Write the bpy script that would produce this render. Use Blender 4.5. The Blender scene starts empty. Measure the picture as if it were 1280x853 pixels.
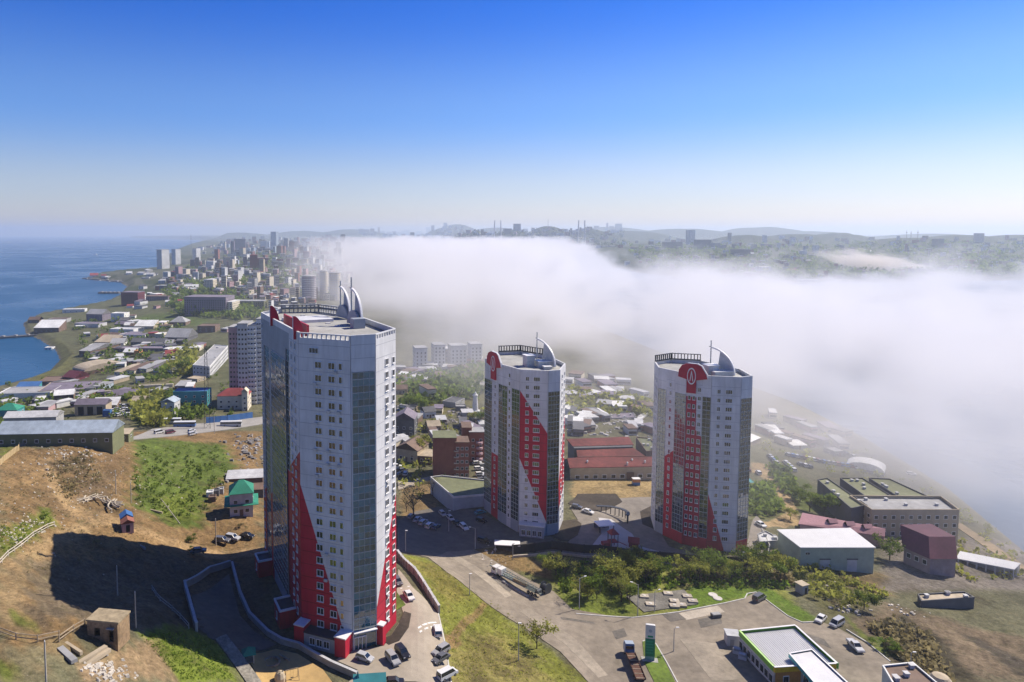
import bpy, bmesh, math, random
import numpy as np
from mathutils import Vector, Matrix
from mathutils.geometry import delaunay_2d_cdt

S = bpy.context.scene
COL = S.collection
R = math.radians

# ------------------------------------------------------------------ camera
F, TH, PX0, CZ = 853.0, R(4.0), 520.0, 94.0          # focal length and centre in pixels of the 1280 px frame
CY = 291.0 + F * math.tan(TH)
cd = bpy.data.cameras.new('camera'); cam = bpy.data.objects.new('camera', cd); COL.objects.link(cam)
cam.location = (0, 0, CZ); cam.rotation_euler = (R(90) - TH, 0, 0)
cd.sensor_width = 36.0; cd.lens = 36.0 * F / 1280.0
cd.shift_x = (640.0 - PX0) / 1280.0; cd.shift_y = -(426.5 - CY) / 1280.0
cd.clip_start = 1.0; cd.clip_end = 80000.0
S.camera = cam

# ------------------------------------------------------------------ sky, sun, exposure
SUN_EL, SUN_DIR = R(45), Vector((0.85, 0.42, 0)).normalized()     # sun to the right, a little ahead of the camera
w = bpy.data.worlds.new('World'); S.world = w; w.use_nodes = True
nt = w.node_tree; bg = nt.nodes['Background']
sk = nt.nodes.new('ShaderNodeTexSky'); sk.sky_type = 'NISHITA'; sk.sun_disc = False
sk.sun_elevation = SUN_EL; sk.sun_rotation = math.atan2(SUN_DIR.x, SUN_DIR.y)
sk.altitude = 150; sk.air_density = 1.0; sk.dust_density = 0.5; sk.ozone_density = 2.0
tc = nt.nodes.new('ShaderNodeTexCoord'); sx_ = nt.nodes.new('ShaderNodeSeparateXYZ'); nt.links.new(tc.outputs['Generated'], sx_.inputs[0])
cr = nt.nodes.new('ShaderNodeValToRGB'); cr.color_ramp.interpolation = 'EASE'          # tint by height above the horizon, the same all round
for i_, (p_, c_) in enumerate(((0.0, (.58, .52, .56)), (.06, (.50, .49, .60)), (.17, (.24, .405, .70)), (.32, (.026, .245, .72)), (.75, (.012, .13, .42)))):
    e_ = cr.color_ramp.elements[i_] if i_ < 2 else cr.color_ramp.elements.new(p_)
    e_.position = p_; e_.color = (*c_, 1)
nt.links.new(sx_.outputs['Z'], cr.inputs[0])
mx_ = nt.nodes.new('ShaderNodeMix'); mx_.data_type = 'RGBA'; mx_.blend_type = 'MULTIPLY'; mx_.inputs[0].default_value = 1.0
nt.links.new(sk.outputs[0], mx_.inputs[6]); nt.links.new(cr.outputs[0], mx_.inputs[7])
nt.links.new(mx_.outputs[2], bg.inputs[0]); bg.inputs[1].default_value = 0.14
ld = bpy.data.lights.new('sun', 'SUN'); lo = bpy.data.objects.new('sun', ld); COL.objects.link(lo)
ld.energy = 5.0; ld.angle = R(0.5); ld.color = (1.0, 0.90, 0.76)
sd = Vector((SUN_DIR.x * math.cos(SUN_EL), SUN_DIR.y * math.cos(SUN_EL), math.sin(SUN_EL)))
lo.rotation_euler = (-sd).to_track_quat('-Z', 'Y').to_euler(); lo.location = (300, 100, 400)
S.view_settings.view_transform = 'Standard'; S.view_settings.look = 'None'
S.view_settings.exposure = 0.55; S.view_settings.gamma = 1.0
S.cycles.volume_bounces = 6; S.cycles.max_bounces = 10; S.cycles.diffuse_bounces = 3
S.cycles.glossy_bounces = 3; S.cycles.transparent_max_bounces = 12
S.cycles.use_denoising = True; S.cycles.volume_max_steps = 256
S.cycles.caustics_reflective = False; S.cycles.caustics_refractive = False

# ------------------------------------------------------------------ helpers
def ray(px, py):
    a = (px - PX0) / F; b = -(py - CY) / F
    return a, math.cos(TH) + b * math.sin(TH), -math.sin(TH) + b * math.cos(TH)
def U(px, py, z):
    a, dy, dz = ray(px, py); t = (z - CZ) / dz
    return a * t, dy * t
def tag(o, label=None, cat=None, group=None, kind=None):
    if label: o['label'] = label
    if cat: o['category'] = cat
    if group: o['group'] = group
    if kind: o['kind'] = kind
    return o
def empty(name, loc, label, cat, rz=0.0, group=None):
    o = bpy.data.objects.new(name, None); COL.objects.link(o)
    o.location = loc; o.rotation_euler = (0, 0, rz); o.empty_display_size = 0.5
    return tag(o, label, cat, group)

class MB:
    def __init__(s): s.v = []; s.f = []; s.m = []
    def add(s, vs, fs, mi=0):
        b = len(s.v); s.v += [tuple(v) for v in vs]; s.f += [tuple(b + i for i in f) for f in fs]; s.m += [mi] * len(fs); return s
    def box(s, x, y, z, sx, sy, sz, rz=0.0, mi=0, top=1.0):
        # centre of base (x, y, z); top < 1 tapers
        c, n = math.cos(rz), math.sin(rz); vs = []
        for zz, k in ((0, 1.0), (sz, top)):
            for ux, uy in ((-.5, -.5), (.5, -.5), (.5, .5), (-.5, .5)):
                X, Y = ux * sx * k, uy * sy * k
                vs.append((x + X * c - Y * n, y + X * n + Y * c, z + zz))
        return s.add(vs, [(3, 2, 1, 0), (4, 5, 6, 7), (0, 1, 5, 4), (1, 2, 6, 5), (2, 3, 7, 6), (3, 0, 4, 7)], mi)
    def prism(s, poly, z0, z1, mi=0, cap=True, bot=False):
        n = len(poly)
        vs = [(x, y, z0) for x, y in poly] + [(x, y, z1) for x, y in poly]
        fs = [(i, (i + 1) % n, n + (i + 1) % n, n + i) for i in range(n)]
        if cap: fs.append(tuple(range(n, 2 * n)))
        if bot: fs.append(tuple(range(n - 1, -1, -1)))
        return s.add(vs, fs, mi)
    def tube(s, p, q, r, r2=None, n=6, mi=0):
        p, q = Vector(p), Vector(q); d = (q - p)
        if d.length < 1e-6: return s
        d.normalize(); a = d.orthogonal().normalized(); b = d.cross(a); r2 = r if r2 is None else r2
        vs = []
        for c, k in ((p, r), (q, r2)):
            for i in range(n):
                t = 2 * math.pi * i / n; vs.append(c + (a * math.cos(t) + b * math.sin(t)) * k)
        fs = [(i, (i + 1) % n, n + (i + 1) % n, n + i) for i in range(n)] + [tuple(range(n - 1, -1, -1)), tuple(range(n, 2 * n))]
        return s.add(vs, fs, mi)
    def path(s, pts, r, n=6, mi=0):
        for a, b in zip(pts, pts[1:]): s.tube(a, b, r, n=n, mi=mi)
        return s
    def lathe(s, prof, n=12, x=0, y=0, z=0, mi=0):
        vs = []; fs = []
        for r, h in prof:
            for i in range(n):
                t = 2 * math.pi * i / n; vs.append((x + r * math.cos(t), y + r * math.sin(t), z + h))
        for k in range(len(prof) - 1):
            for i in range(n):
                j = (i + 1) % n; fs.append((k * n + i, k * n + j, (k + 1) * n + j, (k + 1) * n + i))
        fs.append(tuple(range(n - 1, -1, -1))); fs.append(tuple((len(prof) - 1) * n + i for i in range(n)))
        return s.add(vs, fs, mi)
    def gable(s, sx, sy, z0, z1, ov=0.3, mi=0, th=0.12, hip=0.0):
        # pitched roof, ridge along x, over a sx by sy rectangle centred on 0
        a, b, h = sx / 2 + ov, sy / 2 + ov, hip
        vs = [(-a, -b, z0), (a, -b, z0), (a, b, z0), (-a, b, z0), (-a + h, 0, z1), (a - h, 0, z1)]
        vs += [(x, y, z + th) for x, y, z in vs]
        return s.add(vs, [(0, 4, 5, 1)[::-1][::-1], (2, 5, 4, 3), (0, 3, 4), (1, 5, 2), (6, 7, 11, 10), (8, 9, 10, 11), (9, 6, 10), (7, 8, 11),
                          (0, 1, 7, 6), (1, 2, 8, 7), (2, 3, 9, 8), (3, 0, 6, 9)], mi)
    def mesh(s, name, mats):
        me = bpy.data.meshes.new(name); me.from_pydata(s.v, [], s.f)
        for m in (mats if isinstance(mats, (list, tuple)) else [mats]): me.materials.append(m)
        if any(s.m): me.polygons.foreach_set('material_index', s.m)
        bm = bmesh.new(); bm.from_mesh(me); bmesh.ops.recalc_face_normals(bm, faces=bm.faces); bm.to_mesh(me); bm.free()
        return me
    def build(s, name, mats, parent=None, loc=None, rz=0.0, smooth=False, fix=True):
        if fix: me = s.mesh(name, mats)
        else:
            me = bpy.data.meshes.new(name); me.from_pydata(s.v, [], s.f)
            for m in (mats if isinstance(mats, (list, tuple)) else [mats]): me.materials.append(m)
            if any(s.m): me.polygons.foreach_set('material_index', s.m)
        if smooth: me.polygons.foreach_set('use_smooth', [True] * len(me.polygons))
        return inst(name, me, parent, loc, rz)
def inst(name, me, parent=None, loc=None, rz=0.0):
    o = bpy.data.objects.new(name, me); COL.objects.link(o)
    if parent is not None: o.parent = parent
    if loc is not None: o.location = loc
    if rz: o.rotation_euler = (0, 0, rz)
    return o
def copy_tree(o, parent=None):
    c = o.copy(); COL.objects.link(c)
    if parent is not None: c.parent = parent
    for ch in list(o.children): copy_tree(ch, c)
    return c

# ------------------------------------------------------------------ materials
_m = {}
def mat(name, col, rough=0.8, metal=0.0, spec=0.3, var=0.18, scale=1.5, bump=0.0, streak=0.0):
    """principled material with world-scale tone variation (dirt and wear)"""
    if name in _m: return _m[name]
    m = bpy.data.materials.new(name); m.use_nodes = True; t = m.node_tree; p = t.nodes['Principled BSDF']
    p.inputs['Roughness'].default_value = rough; p.inputs['Metallic'].default_value = metal
    p.inputs['Specular IOR Level'].default_value = spec
    g = t.nodes.new('ShaderNodeNewGeometry')
    n = t.nodes.new('ShaderNodeTexNoise'); n.inputs['Scale'].default_value = scale; n.inputs['Detail'].default_value = 5
    n.inputs['Roughness'].default_value = 0.65
    if streak:
        mp = t.nodes.new('ShaderNodeMapping'); mp.inputs['Scale'].default_value = (1, 1, streak)
        t.links.new(g.outputs['Position'], mp.inputs[0]); t.links.new(mp.outputs[0], n.inputs['Vector'])
    else: t.links.new(g.outputs['Position'], n.inputs['Vector'])
    mr = t.nodes.new('ShaderNodeMapRange'); mr.inputs[1].default_value = 0.3; mr.inputs[2].default_value = 0.7
    mr.inputs[3].default_value = 1 - var; mr.inputs[4].default_value = 1 + var * 0.7
    t.links.new(n.outputs['Fac'], mr.inputs[0])
    n2 = t.nodes.new('ShaderNodeTexNoise'); n2.inputs['Scale'].default_value = scale / 7; n2.inputs['Detail'].default_value = 6; t.links.new(g.outputs['Position'], n2.inputs['Vector'])
    mr2 = t.nodes.new('ShaderNodeMapRange'); mr2.inputs[1].default_value = .32; mr2.inputs[2].default_value = .68; mr2.inputs[3].default_value = 1 - var * .9; mr2.inputs[4].default_value = 1 + var * .6
    t.links.new(n2.outputs['Fac'], mr2.inputs[0]); mm = t.nodes.new('ShaderNodeMath'); mm.operation = 'MULTIPLY'; t.links.new(mr.outputs[0], mm.inputs[0]); t.links.new(mr2.outputs[0], mm.inputs[1])
    mx = t.nodes.new('ShaderNodeMix'); mx.data_type = 'RGBA'; mx.blend_type = 'MULTIPLY'; mx.inputs[0].default_value = 1
    mx.inputs[6].default_value = (*col, 1); t.links.new(mm.outputs[0], mx.inputs[7])
    t.links.new(mx.outputs[2], p.inputs['Base Color'])
    if bump:
        b = t.nodes.new('ShaderNodeBump'); b.inputs['Strength'].default_value = bump; b.inputs['Distance'].default_value = 0.2
        t.links.new(n.outputs['Fac'], b.inputs['Height']); t.links.new(b.outputs[0], p.inputs['Normal'])
    _m[name] = m
    return m
# ------------------------------------------------------------------ terrain heights
SEA = -40.0
CP = """0 853 27;60 853 25;130 785 21;200 770 13;250 800 8;300 825 3;330 853 1;20 720 23;0 650 24;100 640 13;152 655 11;60 620 17;0 600 21
0 560 14;90 556 13;150 560 9;200 600 5;250 640 2;300 648 2;285 680 0;230 700 4;150 700 10;120 740 14;180 740 9;260 740 1;330 760 0;330 700 0
440 812 0;380 800 0;340 720 0;500 760 -1;520 722 -2;545 850 -2;480 853 -1;400 853 -1;560 720 -6;600 780 -8;640 840 -8.5;590 853 -5;560 800 -4
510 655 -13;560 690 -12.5;640 740 -12;720 780 -12.5;760 853 -13;820 853 -13;640 665 -12;700 665 -13;760 660 -14;860 690 -15;940 690 -15.5
760 600 -15;600 630 -14;560 600 -15;500 600 -14;520 560 -15;800 560 -16;980 830 -13;880 790 -13;900 745 -13.5;1060 780 -13.5;1030 705 -17
1120 720 -19;1160 690 -22;1250 715 -27;1180 750 -19;1250 760 -20;1200 800 -15;1250 853 -12;1130 853 -11;1350 853 -14;960 620 -20;1000 570 -26
1060 600 -26;1100 660 -24;1120 590 -33;1180 650 -33;950 520 -31;900 520 -26;560 520 -18;600 480 -22;520 470 -24;740 500 -22;780 460 -31
650 430 -35;560 420 -31;500 400 -30;70 545 -8;200 520 -10;300 520 -11;250 490 -14;100 500 -18;0 535 -10;30 508 -27;60 482 -37;140 470 -29;220 455 -24
290 440 -22;120 420 -34;60 403 -37;200 410 -28;250 412 -24;330 440 -20;250 380 -20;200 370 -30;165 360 -37;300 350 -12;250 340 -16;350 330 -8
400 330 -14;340 312 2;300 312 -12;240 318 -28;420 312 -10;430 360 -28;380 390 -22;820 336 -32;850 322 -8;1000 332 -24;1000 310 22;1200 337 -28
1200 312 12;1290 316 6;780 316 5;700 312 8;620 308 12;560 306 15;500 308 -5;470 304 15"""
_c = []
for q in CP.replace('\n', ';').split(';'):
    a, b, z = map(float, q.split()); x, y = U(a, b, z); _c.append((x, y, z))
_c += [(-60, 40, 27), (60, 40, -8), (0, 60, 8), (200, 60, -10), (-250, 60, 30), (400, 150, -20), (-400, 200, 20), (-25, 110, 2), (40, 115, -12), (0, -80, 14), (-200, -150, 20), (200, -150, -10), (-350, -20, 10), (350, -20, -25)]
_c = np.array(_c)
def _w(x, y):
    r = np.sqrt(x * x + y * y) + 20.0
    return np.stack([np.arctan2(x, y) * 2.2, np.log(r) * 1.6], -1)
_cw = _w(_c[:, 0], _c[:, 1]); _EPS = 0.03
def _phi(d2): return np.sqrt(d2 + _EPS ** 2)
_A = _phi(((_cw[:, None] - _cw[None]) ** 2).sum(-1)); _n = len(_c)
_M = np.zeros((_n + 1, _n + 1)); _M[:_n, :_n] = _A - 0.004 * np.eye(_n); _M[:_n, _n] = 1; _M[_n, :_n] = 1
_wt = np.linalg.solve(_M, np.append(_c[:, 2], 0))
# far hills: picture x, picture y of the crest, distance, half width in pixels
HILLS = [(515, 283, 4300, 42), (478, 289, 4000, 34), (455, 292, 3900, 30), (685, 283, 5300, 34), (640, 288, 5000, 40), (735, 287, 5600, 45), (590, 288, 4700, 40),
         (1000, 292, 4800, 70), (930, 294, 4300, 40), (1040, 291, 5200, 25), (1200, 295, 4000, 90), (1290, 293, 4400, 80), (1130, 297, 3700, 60),
         (780, 288, 6800, 70), (850, 286, 9000, 90), (950, 284, 9500, 70), (570, 281, 10500, 40), (620, 285, 10000, 60), (1010, 289, 9000, 60), (760, 284, 11000, 80),
         (300, 291, 11000, 60), (380, 289, 12000, 60), (440, 287, 12000, 60), (230, 294, 12500, 40), (1160, 292, 8000, 80), (1400, 288, 6000, 120)]
def _pw(pts): return np.array([U(a, b, SEA) if b < 5000 else (a, b) for a, b in pts])
WEST = _pw([(-400, 640), (-200, 545), (0, 485), (35, 475), (62, 465), (76, 450), (70, 437), (52, 425), (33, 416), (30, 404), (50, 393), (82, 387), (112, 382), (135, 377),
            (150, 369), (160, 358), (150, 352), (112, 349.5), (108, 347), (150, 343), (185, 340), (197, 334), (203, 325), (217, 314), (236, 307.5), (258, 303.5), (262, 301), (230, 299.5), (160, 297.8)])
WEST = np.vstack([WEST, [(-9000, 40000), (-60000, 40000), (-60000, 200)]])
BAY = _pw([(1500, 830), (1285, 695), (1185, 612), (1130, 578), (1080, 548), (1005, 510), (945, 488), (860, 455), (760, 415), (660, 375), (560, 345), (490, 330), (455, 320), (450, 315),
           (520, 314), (600, 320), (700, 328), (775, 335), (800, 341), (860, 348), (960, 353), (1080, 354), (1170, 352), (1285, 350), (1500, 350), (2600, 352), (2600, 700)])
def sdist(x, y, poly):
    """distance to the polygon's edge, negative inside"""
    d2 = np.full(x.shape, 1e18); ins = np.zeros(x.shape, bool); n = len(poly)
    for i in range(n):
        ax, ay = poly[i]; bx, by = poly[(i + 1) % n]; ex, ey = bx - ax, by - ay
        t = np.clip(((x - ax) * ex + (y - ay) * ey) / (ex * ex + ey * ey + 1e-9), 0, 1)
        d2 = np.minimum(d2, (x - ax - t * ex) ** 2 + (y - ay - t * ey) ** 2)
        c = ((ay > y) != (by > y)) & (x < ex * (y - ay) / (ey if abs(ey) > 1e-9 else 1e-9) + ax)
        ins ^= c
    return np.sqrt(d2) * np.where(ins, -1, 1)
def sm(t): t = np.clip(t, 0, 1); return t * t * (3 - 2 * t)
PADS = []       # (polygon, height, blend width)
def H(x, y, pads=True):
    x = np.asarray(x, float); y = np.asarray(y, float); sh = x.shape; x = x.ravel(); y = y.ravel()
    w_ = _w(x, y); z = np.full(len(x), _wt[_n])
    for i in range(_n): z += _wt[i] * _phi(((w_ - _cw[i]) ** 2).sum(-1))
    z = np.clip(z, -39.0, 60.0)
    for px, py, d, wd in HILLS:
        hx = (px - PX0) / F * d; top = CZ + (291 - py) / F * d
        sx, sy = wd / F * d, 0.1 * d + 150
        g = np.exp(-(((x - hx) / sx) ** 2 + ((y - d) / sy) ** 2) * 0.9)
        z = np.maximum(z, -40 + (top + 40) * g)
    r = np.sqrt(x * x + y * y)
    z = np.where((y < 60) & (r > 200), z - (z + 46) * sm((r - 200) / 500) * sm((60 - y) / 200), z)
    z += np.where(r > 1500, (np.sin(x / 97 + 1.3 * np.sin(y / 160)) * np.sin(y / 140 + x / 310) * 6) * sm((r - 1500) / 1500), 0)
    for poly in (WEST, BAY):
        box = (x > poly[:, 0].min() - 300) & (x < poly[:, 0].max() + 300) & (y > poly[:, 1].min() - 300) & (y < poly[:, 1].max() + 300)
        if box.any():
            s_ = sdist(x[box], y[box], poly)
            k = np.maximum(1.0, r[box] / 400)
            z[box] = np.where(s_ < 0, np.maximum(SEA - 5, SEA + s_ * 0.3 / k), np.minimum(z[box], SEA + 0.6 + s_ * 0.45))
    if pads:
        for poly, h, bw in PADS:
            box = (x > poly[:, 0].min() - bw) & (x < poly[:, 0].max() + bw) & (y > poly[:, 1].min() - bw) & (y < poly[:, 1].max() + bw)
            if box.any():
                s_ = sdist(x[box], y[box], poly); k = sm(1 - s_ / bw); z[box] = z[box] * (1 - k) + h * k
    return z.reshape(sh)
_T = np.exp(np.linspace(math.log(60), math.log(22000), 700))
def _angles():
    a_in = np.arctan(np.linspace((-60 - PX0) / F, (1340 - PX0) / F, 720))
    return np.concatenate([np.linspace(-math.pi, a_in[0], 70, endpoint=False), a_in, np.linspace(a_in[-1], math.pi, 71)[1:]])
GA = _angles()
GD = np.concatenate([np.linspace(2, 80, 24, endpoint=False), np.exp(np.linspace(math.log(80), math.log(900), 420)), np.exp(np.linspace(math.log(900), math.log(24000), 171))[1:]])
GZ = None
def Hq(x, y):
    """height of the finished ground sheet"""
    x = np.asarray(x, float); y = np.asarray(y, float); r = np.clip(np.sqrt(x * x + y * y), GD[0], GD[-1] - 1); a = np.arctan2(x, y)
    i = np.clip(np.searchsorted(GD, r) - 1, 0, len(GD) - 2); j = np.clip(np.searchsorted(GA, a) - 1, 0, len(GA) - 2)
    u = (r - GD[i]) / (GD[i + 1] - GD[i]); v = (a - GA[j]) / (GA[j + 1] - GA[j])
    return GZ[i, j] * (1 - u) * (1 - v) + GZ[i + 1, j] * u * (1 - v) + GZ[i, j + 1] * (1 - u) * v + GZ[i + 1, j + 1] * u * v
def g(px, py):
    """ground point seen at a picture point"""
    a, dy, dz = ray(px, py); t = _T
    for _ in range(3):
        f = CZ + dz * t - Hq(a * t, dy * t); i = int(np.argmax(f < 0))
        if f[i] >= 0: i = len(t) - 1
        lo_, hi_ = t[max(i - 1, 0)], t[i]; t = np.linspace(lo_, hi_, 12)
    t = (lo_ + hi_) / 2
    return a * t, dy * t, float(Hq(a * t, dy * t))
def hz(x, y): return float(Hq(x, y))
def pxm(x, y, z=0): return F / (y * math.cos(TH) - (z - CZ) * math.sin(TH))      # pixels per metre there
def gp(pts): return [g(a, b)[:2] for a, b in pts]
# ------------------------------------------------------------------ pads: flat ground under the towers and yards
def pad(pts, h, bw): PADS.append((np.array([U(a, b, h) for a, b in pts]), h, bw))
pad([(322, 705), (345, 690), (400, 700), (470, 700), (500, 720), (520, 790), (500, 853), (440, 853), (400, 826), (350, 806), (318, 760)], 0.0, 9.0)
pad([(590, 640), (640, 690), (740, 690), (730, 640), (690, 625)], -12.0, 14.0)
pad([(790, 640), (880, 700), (950, 700), (960, 660), (900, 640)], -15.0, 14.0)

GX = np.sin(GA)[None] * GD[:, None]; GY = np.cos(GA)[None] * GD[:, None]
GZ = H(GX, GY)
# ------------------------------------------------------------------ ground sheet
GRASS, DRY, DIRT, MUD, URB, ASPH, WOOD, SAND = (.13, .16, .028), (.22, .185, .065), (.215, .14, .066), (.085, .064, .038), (.17, .16, .14), (.16, .155, .145), (.045, .06, .022), (.40, .28, .13)
ZONES = [  # (picture polygon, colour, soft edge in metres, strength)
 ([(0, 500), (330, 490), (330, 380), (150, 372), (50, 395), (40, 420), (80, 440), (60, 470)], (.105, .11, .058), 40, 1),
 ([(75, 450), (70, 437), (60, 425), (75, 425), (92, 445), (92, 462), (60, 476), (20, 486)], (.13, .13, .05), 12, 1),
 ([(140, 400), (200, 392), (260, 395), (270, 405), (200, 412), (160, 405)], (.085, .12, .03), 30, .9),
 ([(215, 440), (245, 432), (250, 470), (215, 475), (195, 465)], (.12, .13, .045), 12, .9),
 ([(165, 478), (262, 466), (262, 482), (165, 490)], (.17, .155, .085), 6, .9),
 ([(165, 490), (205, 488), (262, 500), (262, 512), (170, 533)], (.10, .12, .028), 6, .9),
 ([(0, 560), (60, 562), (160, 540), (330, 540), (330, 700), (0, 853)], DIRT, 8, 1),
 ([(160, 545), (215, 550), (280, 555), (300, 590), (265, 612), (250, 660), (222, 660), (165, 632), (172, 590)], (.10, .135, .028), 7, 1),
 ([(190, 620), (240, 615), (250, 650), (215, 655)], GRASS, 5, 1),
 ([(0, 575), (40, 566), (58, 575), (52, 600), (0, 640)], (.26, .17, .08), 5, .8), ([(118, 556), (160, 552), (160, 580), (130, 596)], (.19, .125, .065), 6, .8), ([(40, 610), (85, 600), (100, 640), (60, 650)], (.17, .115, .06), 6, .7),
 ([(52, 575), (64, 572), (72, 600), (100, 632), (128, 640), (200, 668), (250, 684), (330, 684), (330, 692), (230, 692), (160, 662), (90, 650), (60, 605)], (.33, .225, .115), 1.5, .85),
 ([(0, 700), (70, 665), (100, 650), (128, 655), (60, 690), (30, 730), (20, 780), (0, 790)], (.31, .22, .115), 3, .7),
 ([(60, 580), (110, 566), (120, 600), (70, 590)], MUD, 6, .8), ([(85, 600), (140, 590), (135, 625), (95, 625)], (.14, .10, .06), 7, .8),
 ([(0, 668), (60, 640), (70, 655), (0, 700)], GRASS, 4, .85), ([(0, 540), (40, 545), (10, 570), (0, 575)], GRASS, 4, .9),
 ([(46, 634), (64, 634), (64, 650), (48, 648)], GRASS, 2, .9),
 ([(30, 700), (180, 690), (330, 700), (330, 800), (170, 790), (40, 780)], (.12, .10, .07), 6, .8),  # shadow of the tallest tower darkened into the ground colour
 ([(0, 820), (60, 800), (70, 853), (0, 853)], (.16, .14, .08), 5, .9), ([(0, 826), (20, 836), (26, 853), (0, 853)], GRASS, 2, .9),
 ([(15, 762), (45, 780), (45, 790), (18, 782)], GRASS, 2, .8),
 ([(170, 790), (235, 785), (275, 800), (300, 853), (225, 853), (195, 815)], (.15, .19, .03), 2.5, 1),
 ([(100, 830), (190, 800), (220, 853), (100, 853)], (.27, .19, .11), 3, .9),
 ([(500, 693), (530, 697), (600, 745), (740, 853), (560, 853), (550, 770), (520, 720)], (.17, .18, .035), 1.5, 1),
 ([(562, 805), (620, 790), (690, 853), (560, 853)], DRY, 7, .85), ([(505, 697), (540, 705), (585, 740), (560, 760)], (.19, .155, .045), 5, .7),
 ([(556, 800), (575, 776), (604, 752), (609, 756), (584, 784), (566, 806)], DIRT, .6, .8),
 ([(556, 792), (570, 796), (578, 806), (566, 812), (558, 806)], DIRT, 1, .9),
 ([(555, 690), (640, 690), (720, 705), (960, 708), (1000, 760), (930, 770), (860, 772), (720, 765), (690, 735), (625, 700)], (.19, .20, .05), 4, 1),
 ([(570, 690), (640, 685), (690, 712), (690, 725), (640, 712)], DIRT, 2, .9),
 ([(690, 745), (730, 738), (790, 735), (800, 770), (720, 772)], GRASS, 3, 1),
 ([(860, 732), (960, 735), (1010, 765), (1025, 776), (1000, 778), (940, 745), (860, 765)], (.11, .17, .022), 2, 1),
 ([(840, 716), (990, 716), (990, 728), (840, 730)], (.22, .165, .075), 3, .9),
 ([(985, 690), (1060, 715), (1110, 740), (1060, 770), (1030, 770), (1000, 735)], (.11, .105, .045), 4, 1),
 ([(1050, 712), (1120, 715), (1115, 745), (1060, 735)], DIRT, 4, .6),
 ([(1060, 775), (1110, 755), (1170, 770), (1290, 800), (1290, 853), (1150, 853), (1100, 820)], (.17, .13, .085), 5, 1),
 ([(1085, 778), (1130, 770), (1180, 800), (1220, 853), (1160, 853), (1110, 820)], (.055, .048, .03), 3, .95),  # shadow swath on the scrubby bank darkened into the ground colour
 ([(1195, 790), (1215, 795), (1275, 822), (1300, 853), (1270, 845), (1240, 820)], (.07, .06, .045), 2, .85),  # second shadow band, likewise put into the ground colour
 ([(1085, 795), (1130, 800), (1138, 818), (1105, 822), (1085, 805)], (.10, .14, .03), 2, .9), ([(1055, 770), (1085, 795), (1105, 815), (1095, 818)], GRASS, 1.5, .9),
 ([(940, 600), (985, 600), (980, 645), (940, 650)], (.10, .11, .035), 4, 1), ([(965, 590), (1010, 600), (1040, 640), (1000, 640)], (.09, .11, .03), 4, 1),
 ([(940, 578), (958, 580), (985, 615), (998, 640), (1000, 655), (960, 660), (945, 655), (985, 640), (965, 605), (940, 590)], (.36, .26, .14), 1.2, 1),
 ([(1105, 665), (1290, 690), (1290, 740), (1105, 740)], (.20, .175, .145), 5, 1),
 ([(715, 600), (820, 600), (820, 625), (715, 622)], SAND, 3, .7),
 ([(500, 480), (600, 455), (608, 500), (540, 525), (500, 520)], (.13, .12, .045), 10, 1), ([(500, 610), (560, 590), (545, 640), (500, 650)], DIRT, 3, .8),
 ([(505, 577), (520, 577), (520, 585), (500, 586)], GRASS, 1, .9), ([(705, 500), (745, 500), (745, 530), (705, 540)], (.12, .125, .04), 6, .9),
]
def ground_colour(x, y, z):
    r = np.sqrt(x * x + y * y); c = np.empty((len(x), 3)); c[:] = (.125, .12, .07)
    far = sm((r - 900) / 900)[:, None]
    n1 = np.sin(x / 61 + 2 * np.sin(y / 83)) * np.sin(y / 71 + 2 * np.sin(x / 90))
    n2 = np.sin(x / 23 + 1.7 * np.sin(y / 31)) * np.sin(y / 27 + 1.3 * np.sin(x / 37))
    city = np.where((n1 + .6 * n2 > .05)[:, None], np.array(WOOD), np.array((.10, .105, .07)))
    c = c * (1 - far) + city * far
    hill = sm((z - 35) / 40)[:, None]; c = c * (1 - hill * far) + np.array((.04, .052, .024)) * hill * far
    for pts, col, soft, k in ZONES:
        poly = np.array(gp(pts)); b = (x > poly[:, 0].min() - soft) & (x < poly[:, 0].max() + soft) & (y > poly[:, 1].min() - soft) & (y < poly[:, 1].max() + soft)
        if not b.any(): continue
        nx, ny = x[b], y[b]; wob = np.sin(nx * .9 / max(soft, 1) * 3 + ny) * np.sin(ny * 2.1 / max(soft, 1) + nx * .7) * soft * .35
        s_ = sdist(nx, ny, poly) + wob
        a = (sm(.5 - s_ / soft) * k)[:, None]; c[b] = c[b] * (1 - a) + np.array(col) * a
    shore = sm((z - (SEA + 1.6)) / -1.0)[:, None]; c = c * (1 - shore) + np.array((.16, .14, .11)) * shore
    return c
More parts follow.
